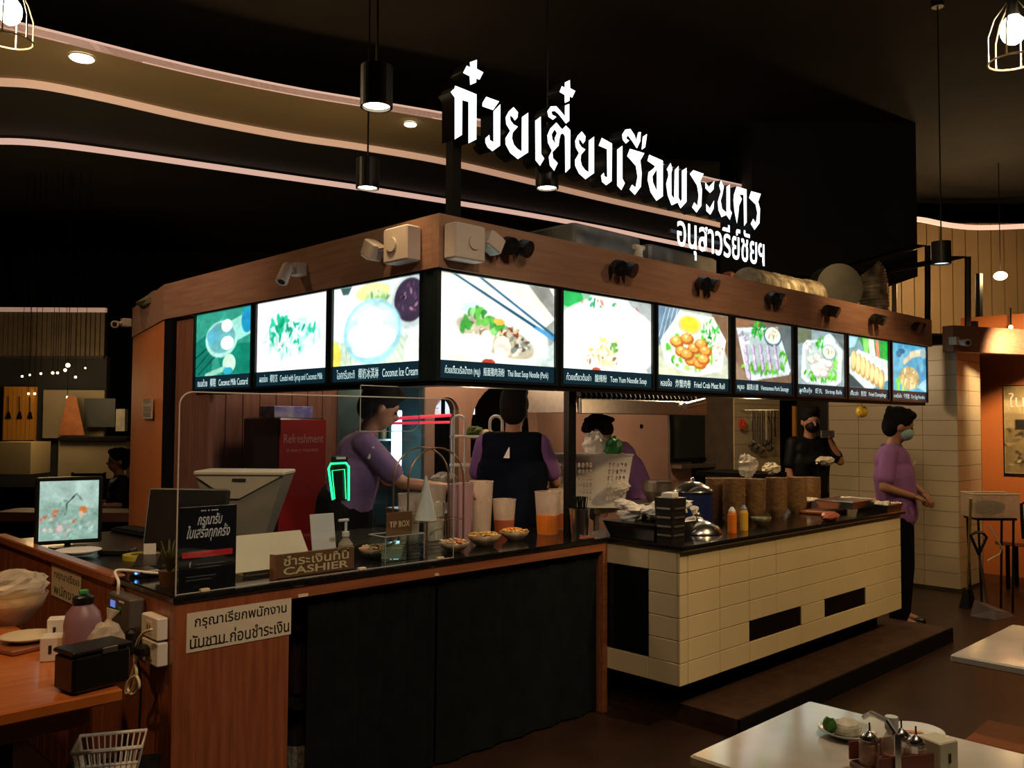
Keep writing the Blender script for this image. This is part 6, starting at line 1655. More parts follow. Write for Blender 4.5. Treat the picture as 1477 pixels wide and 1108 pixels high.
def hand(m, w, d, n, s=1.0, curl=.5, side=1):
    """palm and five fingers; w wrist, d forearm direction, n palm normal"""
    d = _unit(d); n = _unit(V(*n) - d * d.dot(V(*n))); u = np.cross(n, d) * side
    pc = w + d * .045 * s
    m.ball(pc, (.042 * s, .036 * s, .016 * s), 12, 8, R=np.array((d, u, n)).T)
    for k, (off, L) in enumerate(((-.028, .060), (-.010, .072), (.009, .074), (.027, .064))):
        a = pc + d * .032 * s + u * off * s
        b = a + (d * math.cos(curl * .6) - n * math.sin(curl * .6)) * L * .5 * s
        c = b + (d * math.cos(curl * 1.8) - n * math.sin(curl * 1.8)) * L * .5 * s
        capsule(m, a, b, .0092 * s, .0085 * s, 8); capsule(m, b, c, .0085 * s, .007 * s, 8)
    a = w + d * .02 * s + u * .030 * s * (1); b = a + (u * .7 + d * .7) * .032 * s - n * .008; c = b + (d * .95 + u * .1 - n * .3) * .028 * s
    capsule(m, a, b, .011 * s, .010 * s, 8); capsule(m, b, c, .010 * s, .008 * s, 8)
def person(label, loc, rz, H, lean=0.0, yaw_head=0.0, nod=0.0, armL=None, armR=None, shirt=None, trousers=None, sleeve=None, vest=None, hair_long=False, mask=None, seated=False, hat=False, wide=1.0, girth=1.0, skin=None, bald=0, curlL=.6, curlR=.6):
    t = thing('person', label, 'person', loc, rz)
    s = H / 1.70; skin = skin or M_skin
    hip = V(0, 0, .90 * s) if not seated else V(0, 0, .50 * s)
    up = V(math.sin(lean), 0, math.cos(lean))
    chest = hip + up * .30 * s; neck = hip + up * .54 * s
    if lean > .7: neck = neck + V(.03, 0, .02) * s
    hl = lean * .6 + nod
    hup = V(math.sin(hl), 0, math.cos(hl))
    hc = neck + hup * .155 * s + V(.025, 0, 0) * s
    shl = neck + up * -.055 * s + V(0, .165 * wide, 0) * s; shr = neck + up * -.055 * s + V(0, -.165 * wide, 0) * s
    # arms: (elbow offset from the shoulder, hand offset from the elbow)
    dl = (V(.02, .05, -.28), V(.10, .0, -.23))
    eL, hL = [V(*q) * s for q in (armL or dl)]
    dr = (V(.02, -.05, -.28), V(.10, .0, -.23))
    eR, hR = [V(*q) * s for q in (armR or dr)]
    pts = {'l': (shl, shl + eL, shl + eL + hL), 'r': (shr, shr + eR, shr + eR + hR)}
    b = MB()
    capsule(b, hip + V(0, .07, 0) * s, hip + V(0, -.07, 0) * s, .10 * s, .10 * s)
    for q in (-.05, .05): capsule(b, hip + V(0, q, .02) * s, chest + V(0, q * 1.4, 0) * s, .10 * s, .105 * s)
    capsule(b, chest + V(0, .07, 0) * s, chest + V(0, -.07, 0) * s, .105 * s, .105 * s)
    capsule(b, neck + V(0, .11, 0) * s - up * .06 * s, neck + V(0, -.11, 0) * s - up * .06 * s, .055 * s, .055 * s)
    capsule(b, neck - up * .05 * s, hc - hup * .06 * s, .062 * s, .052 * s)
    # head
    Rh = rotz(yaw_head) @ np.array(Matrix.Rotation(hl, 3, 'Y'))
    s0 = s; s = s * 1.06
    def hp(x, y, z): return hc + Rh @ (V(x, y, z) * s0 * 1.06)
    b.ball(hp(-.005, 0, .025), (.098 * s, .078 * s, .105 * s), 18, 12, R=Rh)
    b.ball(hp(.02, 0, -.045), (.072 * s, .058 * s, .068 * s), 16, 10, R=Rh)
    capsule(b, hp(.088, 0, .015), hp(.106, 0, -.018), .009 * s, .015 * s, 8)
    b.ball(hp(.076, 0, .035), (.022 * s, .05 * s, .012 * s), 10, 6, R=Rh)
    b.ball(hp(.088, 0, -.052), (.012 * s, .024 * s, .010 * s), 10, 6, R=Rh)
    for q in (-1, 1): b.ball(hp(-.005, q * .078, -.005), (.02 * s, .012 * s, .034 * s), 10, 8, R=Rh)
    s = s0
    for k, (S, E, Hd) in pts.items():
        capsule(b, S, E, .050 * s, .040 * s); capsule(b, E, Hd, .040 * s, .026 * s)
    for sd in (-1, 1):
        h0 = hip + V(0, sd * .09, -.02) * s
        if seated: kn = h0 + V(.42, sd * .03, .0) * s; an = kn + V(.02, 0, -.42) * s
        else: kn = h0 + V(.02, sd * .01, -.41) * s; an = V(0, sd * .105 * s, .08 * s)
        capsule(b, h0, kn, .085 * s, .055 * s); capsule(b, kn, an, .055 * s, .035 * s); capsule(b, an, an + V(.12, 0, -.04) * s, .035 * s, .03 * s)
    body = fused('body', b, .0095, skin, t)
    hm = MB()
    for k, (S, E, Hd) in pts.items():
        hand(hm, Hd - _unit(Hd - E) * .012, Hd - E, (0, 0, 1) if abs(_unit(Hd - E)[2]) < .8 else (0, 1 if k == 'l' else -1, 0), s, curlL if k == 'l' else curlR, 1 if k == 'l' else -1)
    part('hands', (lambda o: o)(fused_mesh(hm, .0045)), skin, t, local=True)
    # shirt
    c = MB(); g = .016
    top = neck - up * .03 * s
    for q in (-.055, .055): capsule(c, hip + V(0, q, .0) * s, chest + V(0, q * 1.5, 0) * s, (.108 + g) * s * girth, (.112 + g) * s * girth)
    capsule(c, hip, chest + up * .10 * s, (.104 + g) * s * girth, (.104 + g) * s * girth)
    capsule(c, chest + V(0, .07, 0) * s, chest + V(0, -.07, 0) * s, (.108 + g) * s * girth, (.108 + g) * s * girth)
    capsule(c, chest + V(0, .08, 0) * s + up * .12 * s, chest + V(0, -.08, 0) * s + up * .12 * s, (.095 + g) * s * girth, (.095 + g) * s * girth)
    capsule(c, shl + V(0, -.015, 0), shr + V(0, .015, 0), (.055 + g) * s, (.055 + g) * s)
    c.cyl(top - up * .03 * s, top + up * .035 * s, .085 * s, .066 * s, 16)
    for k, (S, E, Hd) in pts.items(): capsule(c, S, S + (E - S) * .72, (.052 + g) * s, (.050 + g) * s)
    fused('polo_shirt', c, .0095, shirt, t)
    if vest is not None:
        c = MB()
        for q in (-.06, 0, .06): capsule(c, hip + V(0, q, -.02) * s, chest + V(0, q * 1.5, 0) * s, .138 * s, .148 * s)
        for q in (-.09, 0, .09): capsule(c, chest + V(0, q, 0) * s, chest + V(0, q * .9, 0) * s + up * .17 * s, .145 * s, .10 * s)
        capsule(c, chest + V(0, .08, 0) * s + up * .11 * s, chest + V(0, -.08, 0) * s + up * .11 * s, .13 * s, .13 * s)
        capsule(c, shl + V(0, -.035, .0), shr + V(0, .035, .0), .083 * s, .083 * s)
        v_ = fused('vest', c, .0095, vest, t)
        part('vest_emblem', MB().hull([chest + V(-.163, .0, .10) * s, chest + V(-.163, .04, .10) * s, chest + V(-.158, .04, .10) * s, chest + V(-.158, .0, .10) * s], [chest + V(-.152, .0, .17) * s, chest + V(-.152, .005, .17) * s, chest + V(-.148, .005, .17) * s, chest + V(-.148, .0, .17) * s]), M_text_w, t, local=True)
    # trousers and shoes
    c = MB()
    capsule(c, hip + V(0, .06, -.03) * s, hip + V(0, -.06, -.03) * s, .122 * s, .122 * s)
    sh = MB()
    for sd in (-1, 1):
        h0 = hip + V(0, sd * .09, -.02) * s
        if seated: kn = h0 + V(.42, sd * .03, .0) * s; an = kn + V(.02, 0, -.38) * s
        else: kn = h0 + V(.02, sd * .01, -.41) * s; an = V(0, sd * .105 * s, .075 * s)
        capsule(c, h0, kn, .108 * s, .088 * s); capsule(c, kn, an, .088 * s, .072 * s)
        a0 = an + V(0, 0, -.045) * s if not seated else an + V(0, 0, -.07) * s
        zf = (.036 * s) if not seated else a0[2]
        capsule(sh, V(a0[0] - .02, a0[1], zf), V(a0[0] + .15 * s, a0[1], zf - .004), .042 * s, .036 * s)
    fused('trousers', c, .011, trousers, t)
    fused('shoes', sh, .009, M_blackgloss, t)
    # hair
    c = MB()
    c.ball(hp(-.020, 0, .052), (.114 * s, .098 * s, .108 * s), 18, 12, R=Rh)
    c.ball(hp(-.055, 0, .0), (.076 * s, .090 * s, .100 * s), 14, 10, R=Rh)
    c.ball(hp(.052, 0, .105), (.055 * s, .07 * s, .040 * s), 12, 8, R=Rh)
    for q in range(14): c.ball(hp(-.03 + .07 * math.cos(q * 2.4), .06 * math.sin(q * 2.4), .10 + .012 * (q % 3)), .030 * s, 8, 6)
    if hair_long: capsule(c, hp(-.10, 0, .06), hp(-.15, 0, -.02), .035 * s, .022 * s)
    if hat: c.ball(hp(-.01, 0, .075), (.108 * s, .095 * s, .075 * s), 16, 10, R=Rh); c.ball(hp(.09, 0, .06), (.07 * s, .07 * s, .012 * s), 12, 6, R=Rh)
    fused('hair' if not hat else 'dark_cap', c, .008, M_hair, t, 2)
    f_ = MB()
    for q in (-1, 1): f_.ball(hp(.084, q * .031, .008), .010 * s, 8, 6)
    part('eyes', f_, pbr('eye_dark', (.05, .04, .04), .3, var=.2), t, local=True)
    if mask is not None:
        mm = MB(); mm.ball(hp(.046, 0, -.038), (.074 * s, .070 * s, .062 * s), 18, 12, R=Rh)
        part('face_mask', mm, mask, t, local=True, smooth=True)
    return t, dict(hp=hp, pts=pts, chest=chest, s=s, hip=hip, up=up)
def fused_mesh(m, vox):
    o = bpy.data.objects.new('draft', m.mesh('draft')); COL.objects.link(o)
    r = o.modifiers.new('r', 'REMESH'); r.mode = 'VOXEL'; r.voxel_size = vox
    s = o.modifiers.new('s', 'SMOOTH'); s.factor = .5; s.iterations = 1
    dg = bpy.context.evaluated_depsgraph_get(); dg.update()
    me = bpy.data.meshes.new_from_object(o.evaluated_get(dg)); bpy.data.objects.remove(o)
    me.shade_smooth(); me.name = 'hands'; return me
AF = math.atan2(FWD[1], FWD[0])
M_lav = pbr('lavender_polo', (.20, .12, .30), .8, var=.1)
# 1 worker behind the acrylic screen, leaning and reaching
c = at_d(492, 800, 4.95)
P1, i1 = person('worker in a lavender polo leaning behind the acrylic screen, reaching over bowls', (c[0], c[1], PZ), CAMROT + .25, 1.70, lean=.22, nod=.3, armL=((.16, .06, -.24), (.26, .02, -.03)), armR=((.20, -.05, -.22), (.29, -.02, -.03)), shirt=M_lav, trousers=M_trouser, wide=1.15, girth=1.1)
part('sleeve_stripe', MB().obox(i1['pts']['r'][0] + V(.03, -.070, -.05), (.012, .006, .07), R=np.array(Matrix.Rotation(.4, 3, 'Y'))), M_text_w, P1, local=True)
for k in range(3):
    part('chest_print', MB().obox(i1['chest'] + V(.03, -.136 - .012, -.06 - .035 * k) * 1.0 + V(0, -.01, 0), (.10, .008, .014)), pbr('print_pale', (.35, .42, .5), .6, var=.1), P1, local=True)
m = MB(); capsule(m, i1['hip'] + V(0, .05, -.12), i1['hip'] + V(0, .05, .06) + i1['up'] * .06, .165, .158); capsule(m, i1['hip'] + V(0, -.05, -.12), i1['hip'] + V(0, -.05, .06) + i1['up'] * .06, .165, .158); fused('apron', m, .0095, M_black, P1)
# 2 worker from behind
c = at_d(738, 800, 5.55)
P2, i2 = person('worker seen from behind in a navy vest over a purple polo', (c[0], c[1], PZ), AF - .12, 1.66, lean=.06, nod=.25, armL=((.07, .07, -.25), (.22, -.06, -.06)), armR=((.08, -.09, -.25), (.22, .04, -.05)), shirt=M_purple, trousers=M_trouser, vest=M_navy, wide=1.1)
# 3 bending worker
c = at_d(926, 800, 7.1)
P3, i3 = person('worker with tied hair bending forward beside the white perforated basket', (c[0], c[1] , PZ), CAMROT + PI - .5, 1.62, lean=.48, nod=.55, armL=((.05, .05, -.27), (.08, -.02, -.22)), armR=((.05, -.04, -.27), (.10, .03, -.22)), shirt=M_purple, trousers=M_trouser, hair_long=True)
# 4 man with mask by the pillar
c = at_d(1297, 800, 7.0)
M_mask = pbr('mask_teal', (.28, .48, .46), .7, var=.08)
P4, i4 = person('man in a purple polo and teal face mask standing at the counter end', (c[0], c[1], 0), CAMROT - .5, 1.68, lean=-.10, nod=.32, yaw_head=.3, armL=((.10, .05, -.24), (.12, -.08, -.10)), armR=((-.03, -.08, -.27), (.20, .12, -.07)), shirt=pbr('purple_polo_bright', (.27, .11, .32), .8, var=.1), trousers=M_trouser, mask=M_mask, wide=1.2, girth=1.18)
part('collar', MB().lathe([(.072, -.01), (.085, -.03), (.082, -.032), (.068, -.012)], i4['pts']['l'][0] * V(1, 0, 1) + V(0, 0, .075), n=18, caps=False), pbr('collar_dark', (.10, .05, .14), .8, var=.1), P4, local=True)
for q in (-.07, .07):
    part('chest_badge', MB().obox(i4['chest'] + V(.150, q, .10), (.006, .022, .035), R=np.array(Matrix.Rotation(.25, 3, 'Y'))), M_text_w, P4, local=True)
# 5 dark-clothed person raising a phone
c = at_d(1168, 800, 8.2)
P5, i5 = person('dark-clothed person in the rear doorway raising one forearm with a phone', (c[0], c[1], PZ), AF + PI + .1, 1.60, nod=.1, armL=((.06, .13, -.18), (.04, -.12, .22)), shirt=M_black, trousers=M_trouser, curlL=1.0, mask=M_black)  # black mask added to darken the face, which lies in shade
h_ = i5['pts']['l'][2]
part('phone', MB().obox(h_ + V(.05, -.05, .05), (.010, .13, .07), R=rotz(0), bev=.003), M_steelb, P5, local=True)

M_wallL = pbr('far_wall_cream', (.40, .32, .20), .8, var=.2, scale=1)

# ------------------------------------------------------------------ far hall, on the near side of the back wall
def fb(m, x0, y0, x1, y1, d, dep=.1):
    """box standing square to the aisle at distance d, its front showing between two corners"""
    a = at_d(x0, y1, d); b = at_d(x1, y0, d)
    pL_, pR_ = at_d(x0, (y0 + y1) / 2, d), at_d(x1, (y0 + y1) / 2, d)
    c = (pL_ + pR_) / 2 + FWD * dep / 2; c[2] = (a[2] + b[2]) / 2
    return m.obox(c, (np.linalg.norm((pR_ - pL_)[:2]), dep, abs(b[2] - a[2])), CAMROT)
def fbt(name, lab, cat, rect, d, mat, dep=.1, group=None):
    return tag(part(name, fb(MB(), *rect, d, dep), mat), lab, cat, group)
DB = 13.0
M_shut = pbr('shutter_tan', (.16, .12, .08), .7, var=.2)
M_shutd = pbr('shutter_gap', (.05, .04, .03), .8, var=.2)
def fwall(name, rect, d, mat, dep=.12): return struct(name, fb(MB(), *rect, d, dep), mat)
w_ = fwall('wall_far_upper', (-500, 450, 150, 514), DB, M_shutd)
for k in range(92):
    x = -492 + k * 7
    part('slat', fb(MB(), x, 451, x + 5.5, 513, DB - .03, .03), M_shut, w_)
struct('trim_10', fb(MB(), -60, 444, 152, 449, DB - .05, .06), pbr('cove_far', (.6, .5, .45), .5, emit=(1, .6, .45), es=.22))
fwall('wall_far_lower', (-500, 514, 152, 700), DB + .05, M_dark)
m_b = pbr('small_lamp_glow', (1, .9, .7), .4, emit=(1.0, .75, .4), es=5)
for k, (x, y, r) in enumerate(((32, 543, 1.6), (43, 541, 1.4), (59, 539, 1.6), (76, 538, 2), (83, 538, 1.8), (94, 534, 2.2), (98, 527, 3), (109, 544, 1.8), (41, 568, 1.6), (50, 568, 1.8), (97, 573, 1.6), (123, 531, 1.2))):
    c = at_d(x, y, DB - .3 - .0 * k); r_ = r * DB / FPX
    where = ['first over the orange panel', 'second over the orange panel', 'third, past the orange panel', 'left of a close pair', 'right of a close pair', 'just below the brightest far bulb', 'brightest of the far bulbs', 'alone after the brightest one', 'hanging before the orange panel top', 'beside another before the orange panel', 'hanging before the cream far wall', 'small and dim under the shutter end'][k].replace('left of', 'first of').replace('right of', 'second of')
    t = thing('far_bulb', 'small glowing far bulb, ' + where, 'pendant lamp', c, group='small bulbs in the far hall')
    part('bulb', MB().ball((0, 0, 0), r_, 10, 8), m_b, t, local=True)
    part('cord', MB().cyl((0, 0, r_), (0, 0, CZ - c[2]), .004, n=5), M_black, t, local=True)
M_orangep = pbr('orange_panel', (.55, .24, .03), .6, var=.1, scale=1)
op = tag(part('orange_plank_board', fb(MB(), 4, 558, 50, 636, DB - .2, .06), M_orangep), 'orange plank panel with three dark hanging tools in the far shop', 'panel')
for k in range(7): part('plank', fb(MB(), 5 + k * 6.4, 559, 10.6 + k * 6.4, 635, DB - .23, .03), M_orangep, op)
for k, x in enumerate((12, 28, 43)):
    a_ = at_d(x, 572, DB - .27); b_ = at_d(x, 594, DB - .27)
    t = thing('hanging_tool', 'dark hanging tool on the far orange panel, %s' % ('nearest its outer edge', 'the middle one', 'nearest the cream wall')[k], 'tool', b_, group='tools on the far orange panel')
    part('cord', MB().cyl(a_, b_, .006, n=6), M_black, t)
    part('head', MB().hull([b_ + V(0, 0, 0) - RGT * .01, b_ + RGT * .01, b_ + RGT * .01 + FWD * .02, b_ - RGT * .01 + FWD * .02][::1], [b_ - RGT * .035 - V(0, 0, .1), b_ + RGT * .035 - V(0, 0, .1), b_ + RGT * .035 + FWD * .02 - V(0, 0, .1), b_ - RGT * .035 + FWD * .02 - V(0, 0, .1)]), M_black, t)
struct('wall_far_cream', fb(MB(), 62, 563, 150, 632, DB - .15, .06), pbr('cream_wall_far', (.34, .28, .18), .8, var=.2, scale=1))
fbt('dark_poster', 'dark picture board on the cream far wall', 'picture', (121, 575, 166, 616), DB - .4, pbr('dark_poster', (.018, .02, .018), .6, col2=(.02, .025, .03), scale=4))
fbt('white_menu_board', 'small white board beside the dark far picture', 'board', (167, 590, 180, 622), DB - .4, pbr('pale_board', (.35, .33, .26), .7, var=.3))
o = part('orange_lampshade', MB().hull([at_d(84, 628, DB - .6), at_d(122, 628, DB - .6), at_d(122, 628, DB - .3), at_d(84, 628, DB - .3)], [at_d(97, 572, DB - .6), at_d(110, 572, DB - .6), at_d(110, 572, DB - .3), at_d(97, 572, DB - .3)]), pbr('booth_orange', (.30, .10, .03), .7, var=.3)); tag(o, 'tapered orange booth front before the cream far wall', 'booth')
fbt('cream_counter', 'long cream service counter in the far shop', 'counter', (84, 636, 182, 690), DB - 1.2, pbr('cream_counter_far', (.42, .34, .21), .7, var=.15, scale=2), .5)
fbt('counter_top', 'dark top of the long cream far counter', 'counter top', (83, 631, 183, 635.8), DB - 1.25, M_black, .6)
fbt('cream_cabinet', 'cream cabinet at the far side under the orange panel', 'cabinet', (-12, 638, 44, 684), DB - 1.4, pbr('cream_cabinet', (.38, .30, .16), .7, var=.15, scale=2), .5)
for k, (x, d, lab) in enumerate(((97, 9.5, 'dark wooden chair before the cream far counter'), (122, 10.4, 'dark wooden chair beside the seated far person'))):
    a_ = at_d(x, 680, d)
    t = thing('dark_chair', lab, 'chair', (a_[0], a_[1], 0), CAMROT + .2)
    part('seat', MB().obox((0, 0, .45), (.42, .42, .04), bev=.01), M_black, t, local=True)
    for sx in (-.18, .18):
        for sy in (-.18, .18): part('leg', MB().cyl((sx, sy, 0), (sx, sy, .43 if sy < 0 else .95), .016, n=8), M_black, t, local=True)
    part('backrest', MB().obox((0, .18, .88), (.36, .025, .12), bev=.006).obox((0, .18, .65), (.36, .02, .05), bev=.004), M_black, t, local=True)
c = at_d(172, 740, 9.4)
P6, i6 = person('dark-haired seated person in black far behind the lit monitor', (c[0], c[1], 0), CAMROT + PI + .6, 1.62, shirt=M_black, trousers=M_trouser, seated=True, armL=((.05, .06, -.26), (.2, -.05, .0)), armR=((.05, -.06, -.26), (.2, .05, .0)))
t = thing('cafe_stool', 'dark stool under the seated far person', 'stool', (c[0], c[1], 0), CAMROT)
part('seat', MB().obox((0, 0, .335), (.34, .34, .03), bev=.01), M_black, t, local=True)
for sx in (-.13, .13):
    for sy in (-.13, .13): part('leg', MB().cyl((sx, sy, 0), (sx, sy, .32), .014, n=8), M_black, t, local=True)
fbt('far_bench', 'long dark reddish bench in the dim hall behind the lit monitor', 'bench', (-10, 740, 200, 752), 8.2, pbr('bench_dark_red', (.10, .035, .02), .6, var=.2), .4)
fbt('bench_base', 'dark base panel under the long reddish bench', 'base', (-10, 752.3, 200, 880), 8.3, M_black, .3)

# ------------------------------------------------------------------ side of the hall beyond the pillar
DR = 13.5
M_slatw = pbr('tan_slat_wall', (.34, .22, .11), .7, var=.2, scale=1)
w_ = fwall('wall_slatted', (1150, 322, 1560, 482), DR, pbr('slat_gap', (.08, .05, .03), .8, var=.2))
for k in range(22):
    x = 1152 + k * 18.6
    part('plank', fb(MB(), x, 322, x + 17.2, 481, DR - .04, .04), M_slatw, w_)
struct('wall_far_dark', fb(MB(), 1150, 470, 1560, 900, DR + .3, .1), M_dark)
# big dark duct block hanging from the ceiling behind the sign
a_ = at_d(1084, 200, 10.4); b_ = at_d(1321, 200, 10.4)
c = (a_ + b_) / 2 + FWD * .8; zb_ = float(at_d(1200, 398, 10.4)[2])
struct('ceiling_bulkhead', MB().obox((c[0], c[1], (zb_ + CZ) / 2), (np.linalg.norm((b_ - a_)[:2]), 1.6, CZ - zb_), CAMROT), pbr('bulkhead_black', (.045, .045, .045), .85, var=.2, scale=1))
# black rails
def rail_thing(pts, r, lab):
    return tag(part('black_rail', MB().tube(pts, r, 6), M_blackmetal), lab, 'rail')
r1 = [at_d(x, y, 9.6) for x, y in ((1222, 385), (1322, 356), (1338, 355), (1338, 470))]
r2 = [at_d(x, y, 9.0) for x, y in ((1240, 398), (1372, 373), (1396, 371), (1396, 502))]
rail_thing(r1, .03, 'square black rail frame reaching down behind the fascia by the pale pendant')
rail_thing(r2, .03, 'square black rail frame standing in front of the pale blue pendant lamp')
rail_thing([at_d(1412, 395, 12), at_d(1412, 470, 12)], .05, 'single black upright before the slatted wall')
tag(part('grey_pipe', MB().cyl(at_d(1290, 388, 11), at_d(1290, 470, 11), .03, n=10), M_steelb), 'thin grey pipe rising against the slatted wall', 'pipe')
# beam and orange wall past the pillar
a_ = at_d(1381, 490, 8.1); 
z0_, z1_ = float(at_d(1381, 508, 8.3)[2]), float(at_d(1381, 471, 8.3)[2])
p0 = at_d(1367, 490, 8.25); p1 = at_d(1560, 490, 8.9)
c = (p0 + p1) / 2; dq = p1 - p0
struct('trim_11', MB().obox((c[0], c[1], (z0_ + z1_) / 2), (np.linalg.norm(dq[:2]), .12, z1_ - z0_), math.atan2(dq[1], dq[0])), M_fascia)
OW = 10.2
struct('wall_orange', MB().box(OW, OW + .12, -1.5, 3.46, 0, 2.75), M_orange)
struct('trim_12', MB().box(OW - .06, OW - .004, 3.28, 3.36, 0, 2.7), M_black)
def pic_photo(p):
    p.a[:] = hexc('c8b884'); p.poly([(0, .55), (1, .6), (1, 0), (0, 0)], '8a7850'); p.poly([(0, 1), (1, 1), (1, .8), (0, .85)], 'a08c5c')
    p.scat(40, .5, .3, .6, .3, .08, ['2a2418', '6c5c3a', 'b8a878', '3a2e1e'], 0, 3); p.scat(20, .6, .15, .5, .12, .06, ['d8c89c', '8c7c54']); p.poly([(0,.7),(1,.66),(1,.5),(0,.52)], 'a8966a'); p.poly([(.2,.62),(1,.6),(1,.5),(.2,.5)], '1e1a12')
q0 = on_x(1448, 684, OW - .03); q1 = on_x(1530, 684, OW - .03); zt_ = float(on_x(1448, 556, OW - .03)[2])
t = thing('framed_photo', 'large sepia photograph with white lettering on the orange wall', 'picture', q0)
part('frame', MB().box(OW - .025, OW - .003, q1[1], q0[1], q0[2], zt_), M_black, t)
picture('photo_print', pic_photo, '8c7a4e', (OW - .027, q0[1] - .01, q0[2] + .01), (0, q1[1] - q0[1] + .02, 0), (0, 0, zt_ - q0[2] - .02), .015, M_flatprint, t)
text('lettering', 'ในประเทศไทย', (OW - .028, q0[1] - .06, zt_ - .23), '-x', M_text_w, t, height=.15)
lamp('SPOT', (OW - 1.3, 2.5, 2.5), 150, (1, .66, .34), .06, (OW, 2.75, 1.7), 1.9, .9, 'orange_wall_fill_light')  # spot without a fixture, aimed to brighten the framed picture and wall
c = at_d(1458, 472, 9.0)
t = thing('wall_spot', 'small bright bulb just below the beam over the orange wall', 'lamp', c)
part('bulb', MB().ball((0, 0, 0), .022, 12, 8), m_b, t, local=True); part('stem', MB().cyl((0, 0, .02), (0, 0, .2), .008, n=6), M_black, t, local=True)
c = at_d(1443, 398, 12.0)
t = thing('hanging_bulb', 'glowing pendant bulb hanging before the slatted wall', 'pendant lamp', c)
part('bulb', MB().ball((0, 0, 0), (.085, .085, .06), 14, 10), pbr('bulb_amber', (1, .8, .5), .4, emit=(1, .72, .36), es=9), t, local=True)
part('cord', MB().cyl((0, 0, .06), (0, 0, CZ - c[2]), .006, n=6), M_black, t, local=True)
lamp('POINT', c - FWD * .15, 55, WARM, .1, name='hanging_bulb_light')
lamp('POINT', at_d(1350, 410, 12.4), 40, WARM, .2, name='slat_wall_light')
# orange-red bench by the orange wall
c = on_z(1462, 832, .45)
t = thing('red_bench', 'low reddish wooden bench against the orange wall', 'bench', (9.5, 2.35, 0))
part('seat', MB().obox((9.55, 2.35, .44), (.35, 1.1, .04), bev=.006), pbr('bench_red', (.38, .10, .03), .4, var=.2), t)
for y in (1.9, 2.8):
    for x in (9.42, 9.68): part('leg', MB().cyl((x, y, 0), (x, y, .419), .02, n=8), M_black, t)
t = thing('dark_wood_chair', 'dark curved chair standing on the hall floor past the red bench', 'chair', on_z(1522, 850, 0), CAMROT)
part('seat', MB().obox((0, 0, .45), (.4, .4, .04), bev=.01), M_black, t, local=True)
for sx in (-.17, .17):
    for sy in (-.17, .17): part('leg', MB().cyl((sx, sy, 0), (sx, sy, .429), .016, n=8), M_black, t, local=True)
part('backrest', MB().tube([(-.2, .17, .46), (-.21, .18, .8), (-.1, .2, .84), (.1, .2, .84), (.21, .18, .8), (.2, .17, .46)], .016, 8), M_black, t, local=True)
# cleaning trolley: crate on a stand, broom and dustpan
c = on_z(1408, 905, 0)
t = thing('clear_crate', 'clear plastic crate of cleaning cloths beside the tiled pillar', 'crate', at_d(1428, 745, 7.6), CAMROT)
q = MB(); w2, d2, h2 = .19, .12, .20
for (a_, b_, c_, d_) in ((-w2, w2, -d2, -d2 + .004), (-w2, w2, d2 - .004, d2), (-w2, -w2 + .004, -d2 + .0045, d2 - .0045), (w2 - .004, w2, -d2 + .0045, d2 - .0045)): q.box(a_, b_, c_, d_, 0, h2)
part('crate_walls', q, M_frost, t, local=True)
part('crate_floor', MB().box(-w2 + .005, w2 - .005, -d2 + .005, d2 - .005, 0, .006), M_frost, t, local=True)
part('rim', MB().tube([(-w2, -d2, h2), (w2, -d2, h2), (w2, d2, h2), (-w2, d2, h2), (-w2, -d2, h2)], .007, 6), M_cream, t, local=True)
part('cloths', MB().ball((-.02, 0, .075), (.14, .09, .06), 16, 9, jit=.15), pbr('cloth_dark', (.04, .05, .05), .8, var=.4, scale=20), t, local=True)
cl = t.location
t = thing('folding_stand', 'dark thin-legged stand under the clear crate', 'stand', (cl[0], cl[1], 0), CAMROT)
H_ = cl[2] - .002
part('top_plate', MB().obox((0, 0, H_ - .012), (.34, .22, .02)), M_blackmetal, t, local=True)
for sx in (-1, 1):
    for sy in (-1, 1): part('leg', MB().cyl((sx * .15, sy * .09, H_ - .023), (sx * .13, sy * .09, 0), .010, n=8), M_blackmetal, t, local=True)
tag(part('wire_hanger', MB().tube([at_d(x, y, 7.4) for x, y in ((1427, 758), (1445, 790), (1442, 799), (1424, 809))], .006, 6), M_cream), 'bent cream hanger dangling below the clear crate', 'hanger')
pA, pB = at_d(1398, 762, 7.25), on_z(1424, 880, .05)
t = thing('dustpan', 'grey long-handled dustpan with a looped grip by the pillar', 'dustpan', (pB[0], pB[1], 0))
lp = [at_d(x, y, 7.25) for x, y in ((1412, 800), (1404, 782), (1400, 772), (1408, 768), (1418, 769), (1423, 775), (1418, 786), (1412, 800))]
part('grip', MB().tube(lp, .012, 7), M_blackmetal, t)
part('handle', MB().cyl(lp[0], pB + V(0, 0, .06), .011, n=8), M_steelb, t)
part('pan', MB().hull([pB + V(-.10, -.1, -.05), pB + V(.16, -.16, -.05), pB + V(.16, .10, -.05), pB + V(-.10, .10, -.05)], [pB + V(-.06, -.06, .02), pB + V(.13, -.13, -.02), pB + V(.13, .06, .03), pB + V(-.06, .08, .08)]), pbr('pan_grey', (.16, .13, .14), .6, var=.2), t)
pC, pD = at_d(1400, 710, 7.3), on_z(1396, 872, .02)
t = thing('broom', 'yellow-handled broom leaning upright against the tiled pillar', 'broom', (pD[0], pD[1], 0))
part('handle', MB().cyl(pD + V(0, 0, .12), pC + V(0, 0, -.05), .012, n=8), pbr('broom_yellow', (.45, .30, .05), .5, var=.1), t)
part('bristles', MB().hull([pD + V(-.1, -.04, -.02), pD + V(.1, -.04, -.02), pD + V(.1, .04, -.02), pD + V(-.1, .04, -.02)], [pD + V(-.05, -.02, .13), pD + V(.05, -.02, .13), pD + V(.05, .02, .13), pD + V(-.05, .02, .13)]), M_black, t)
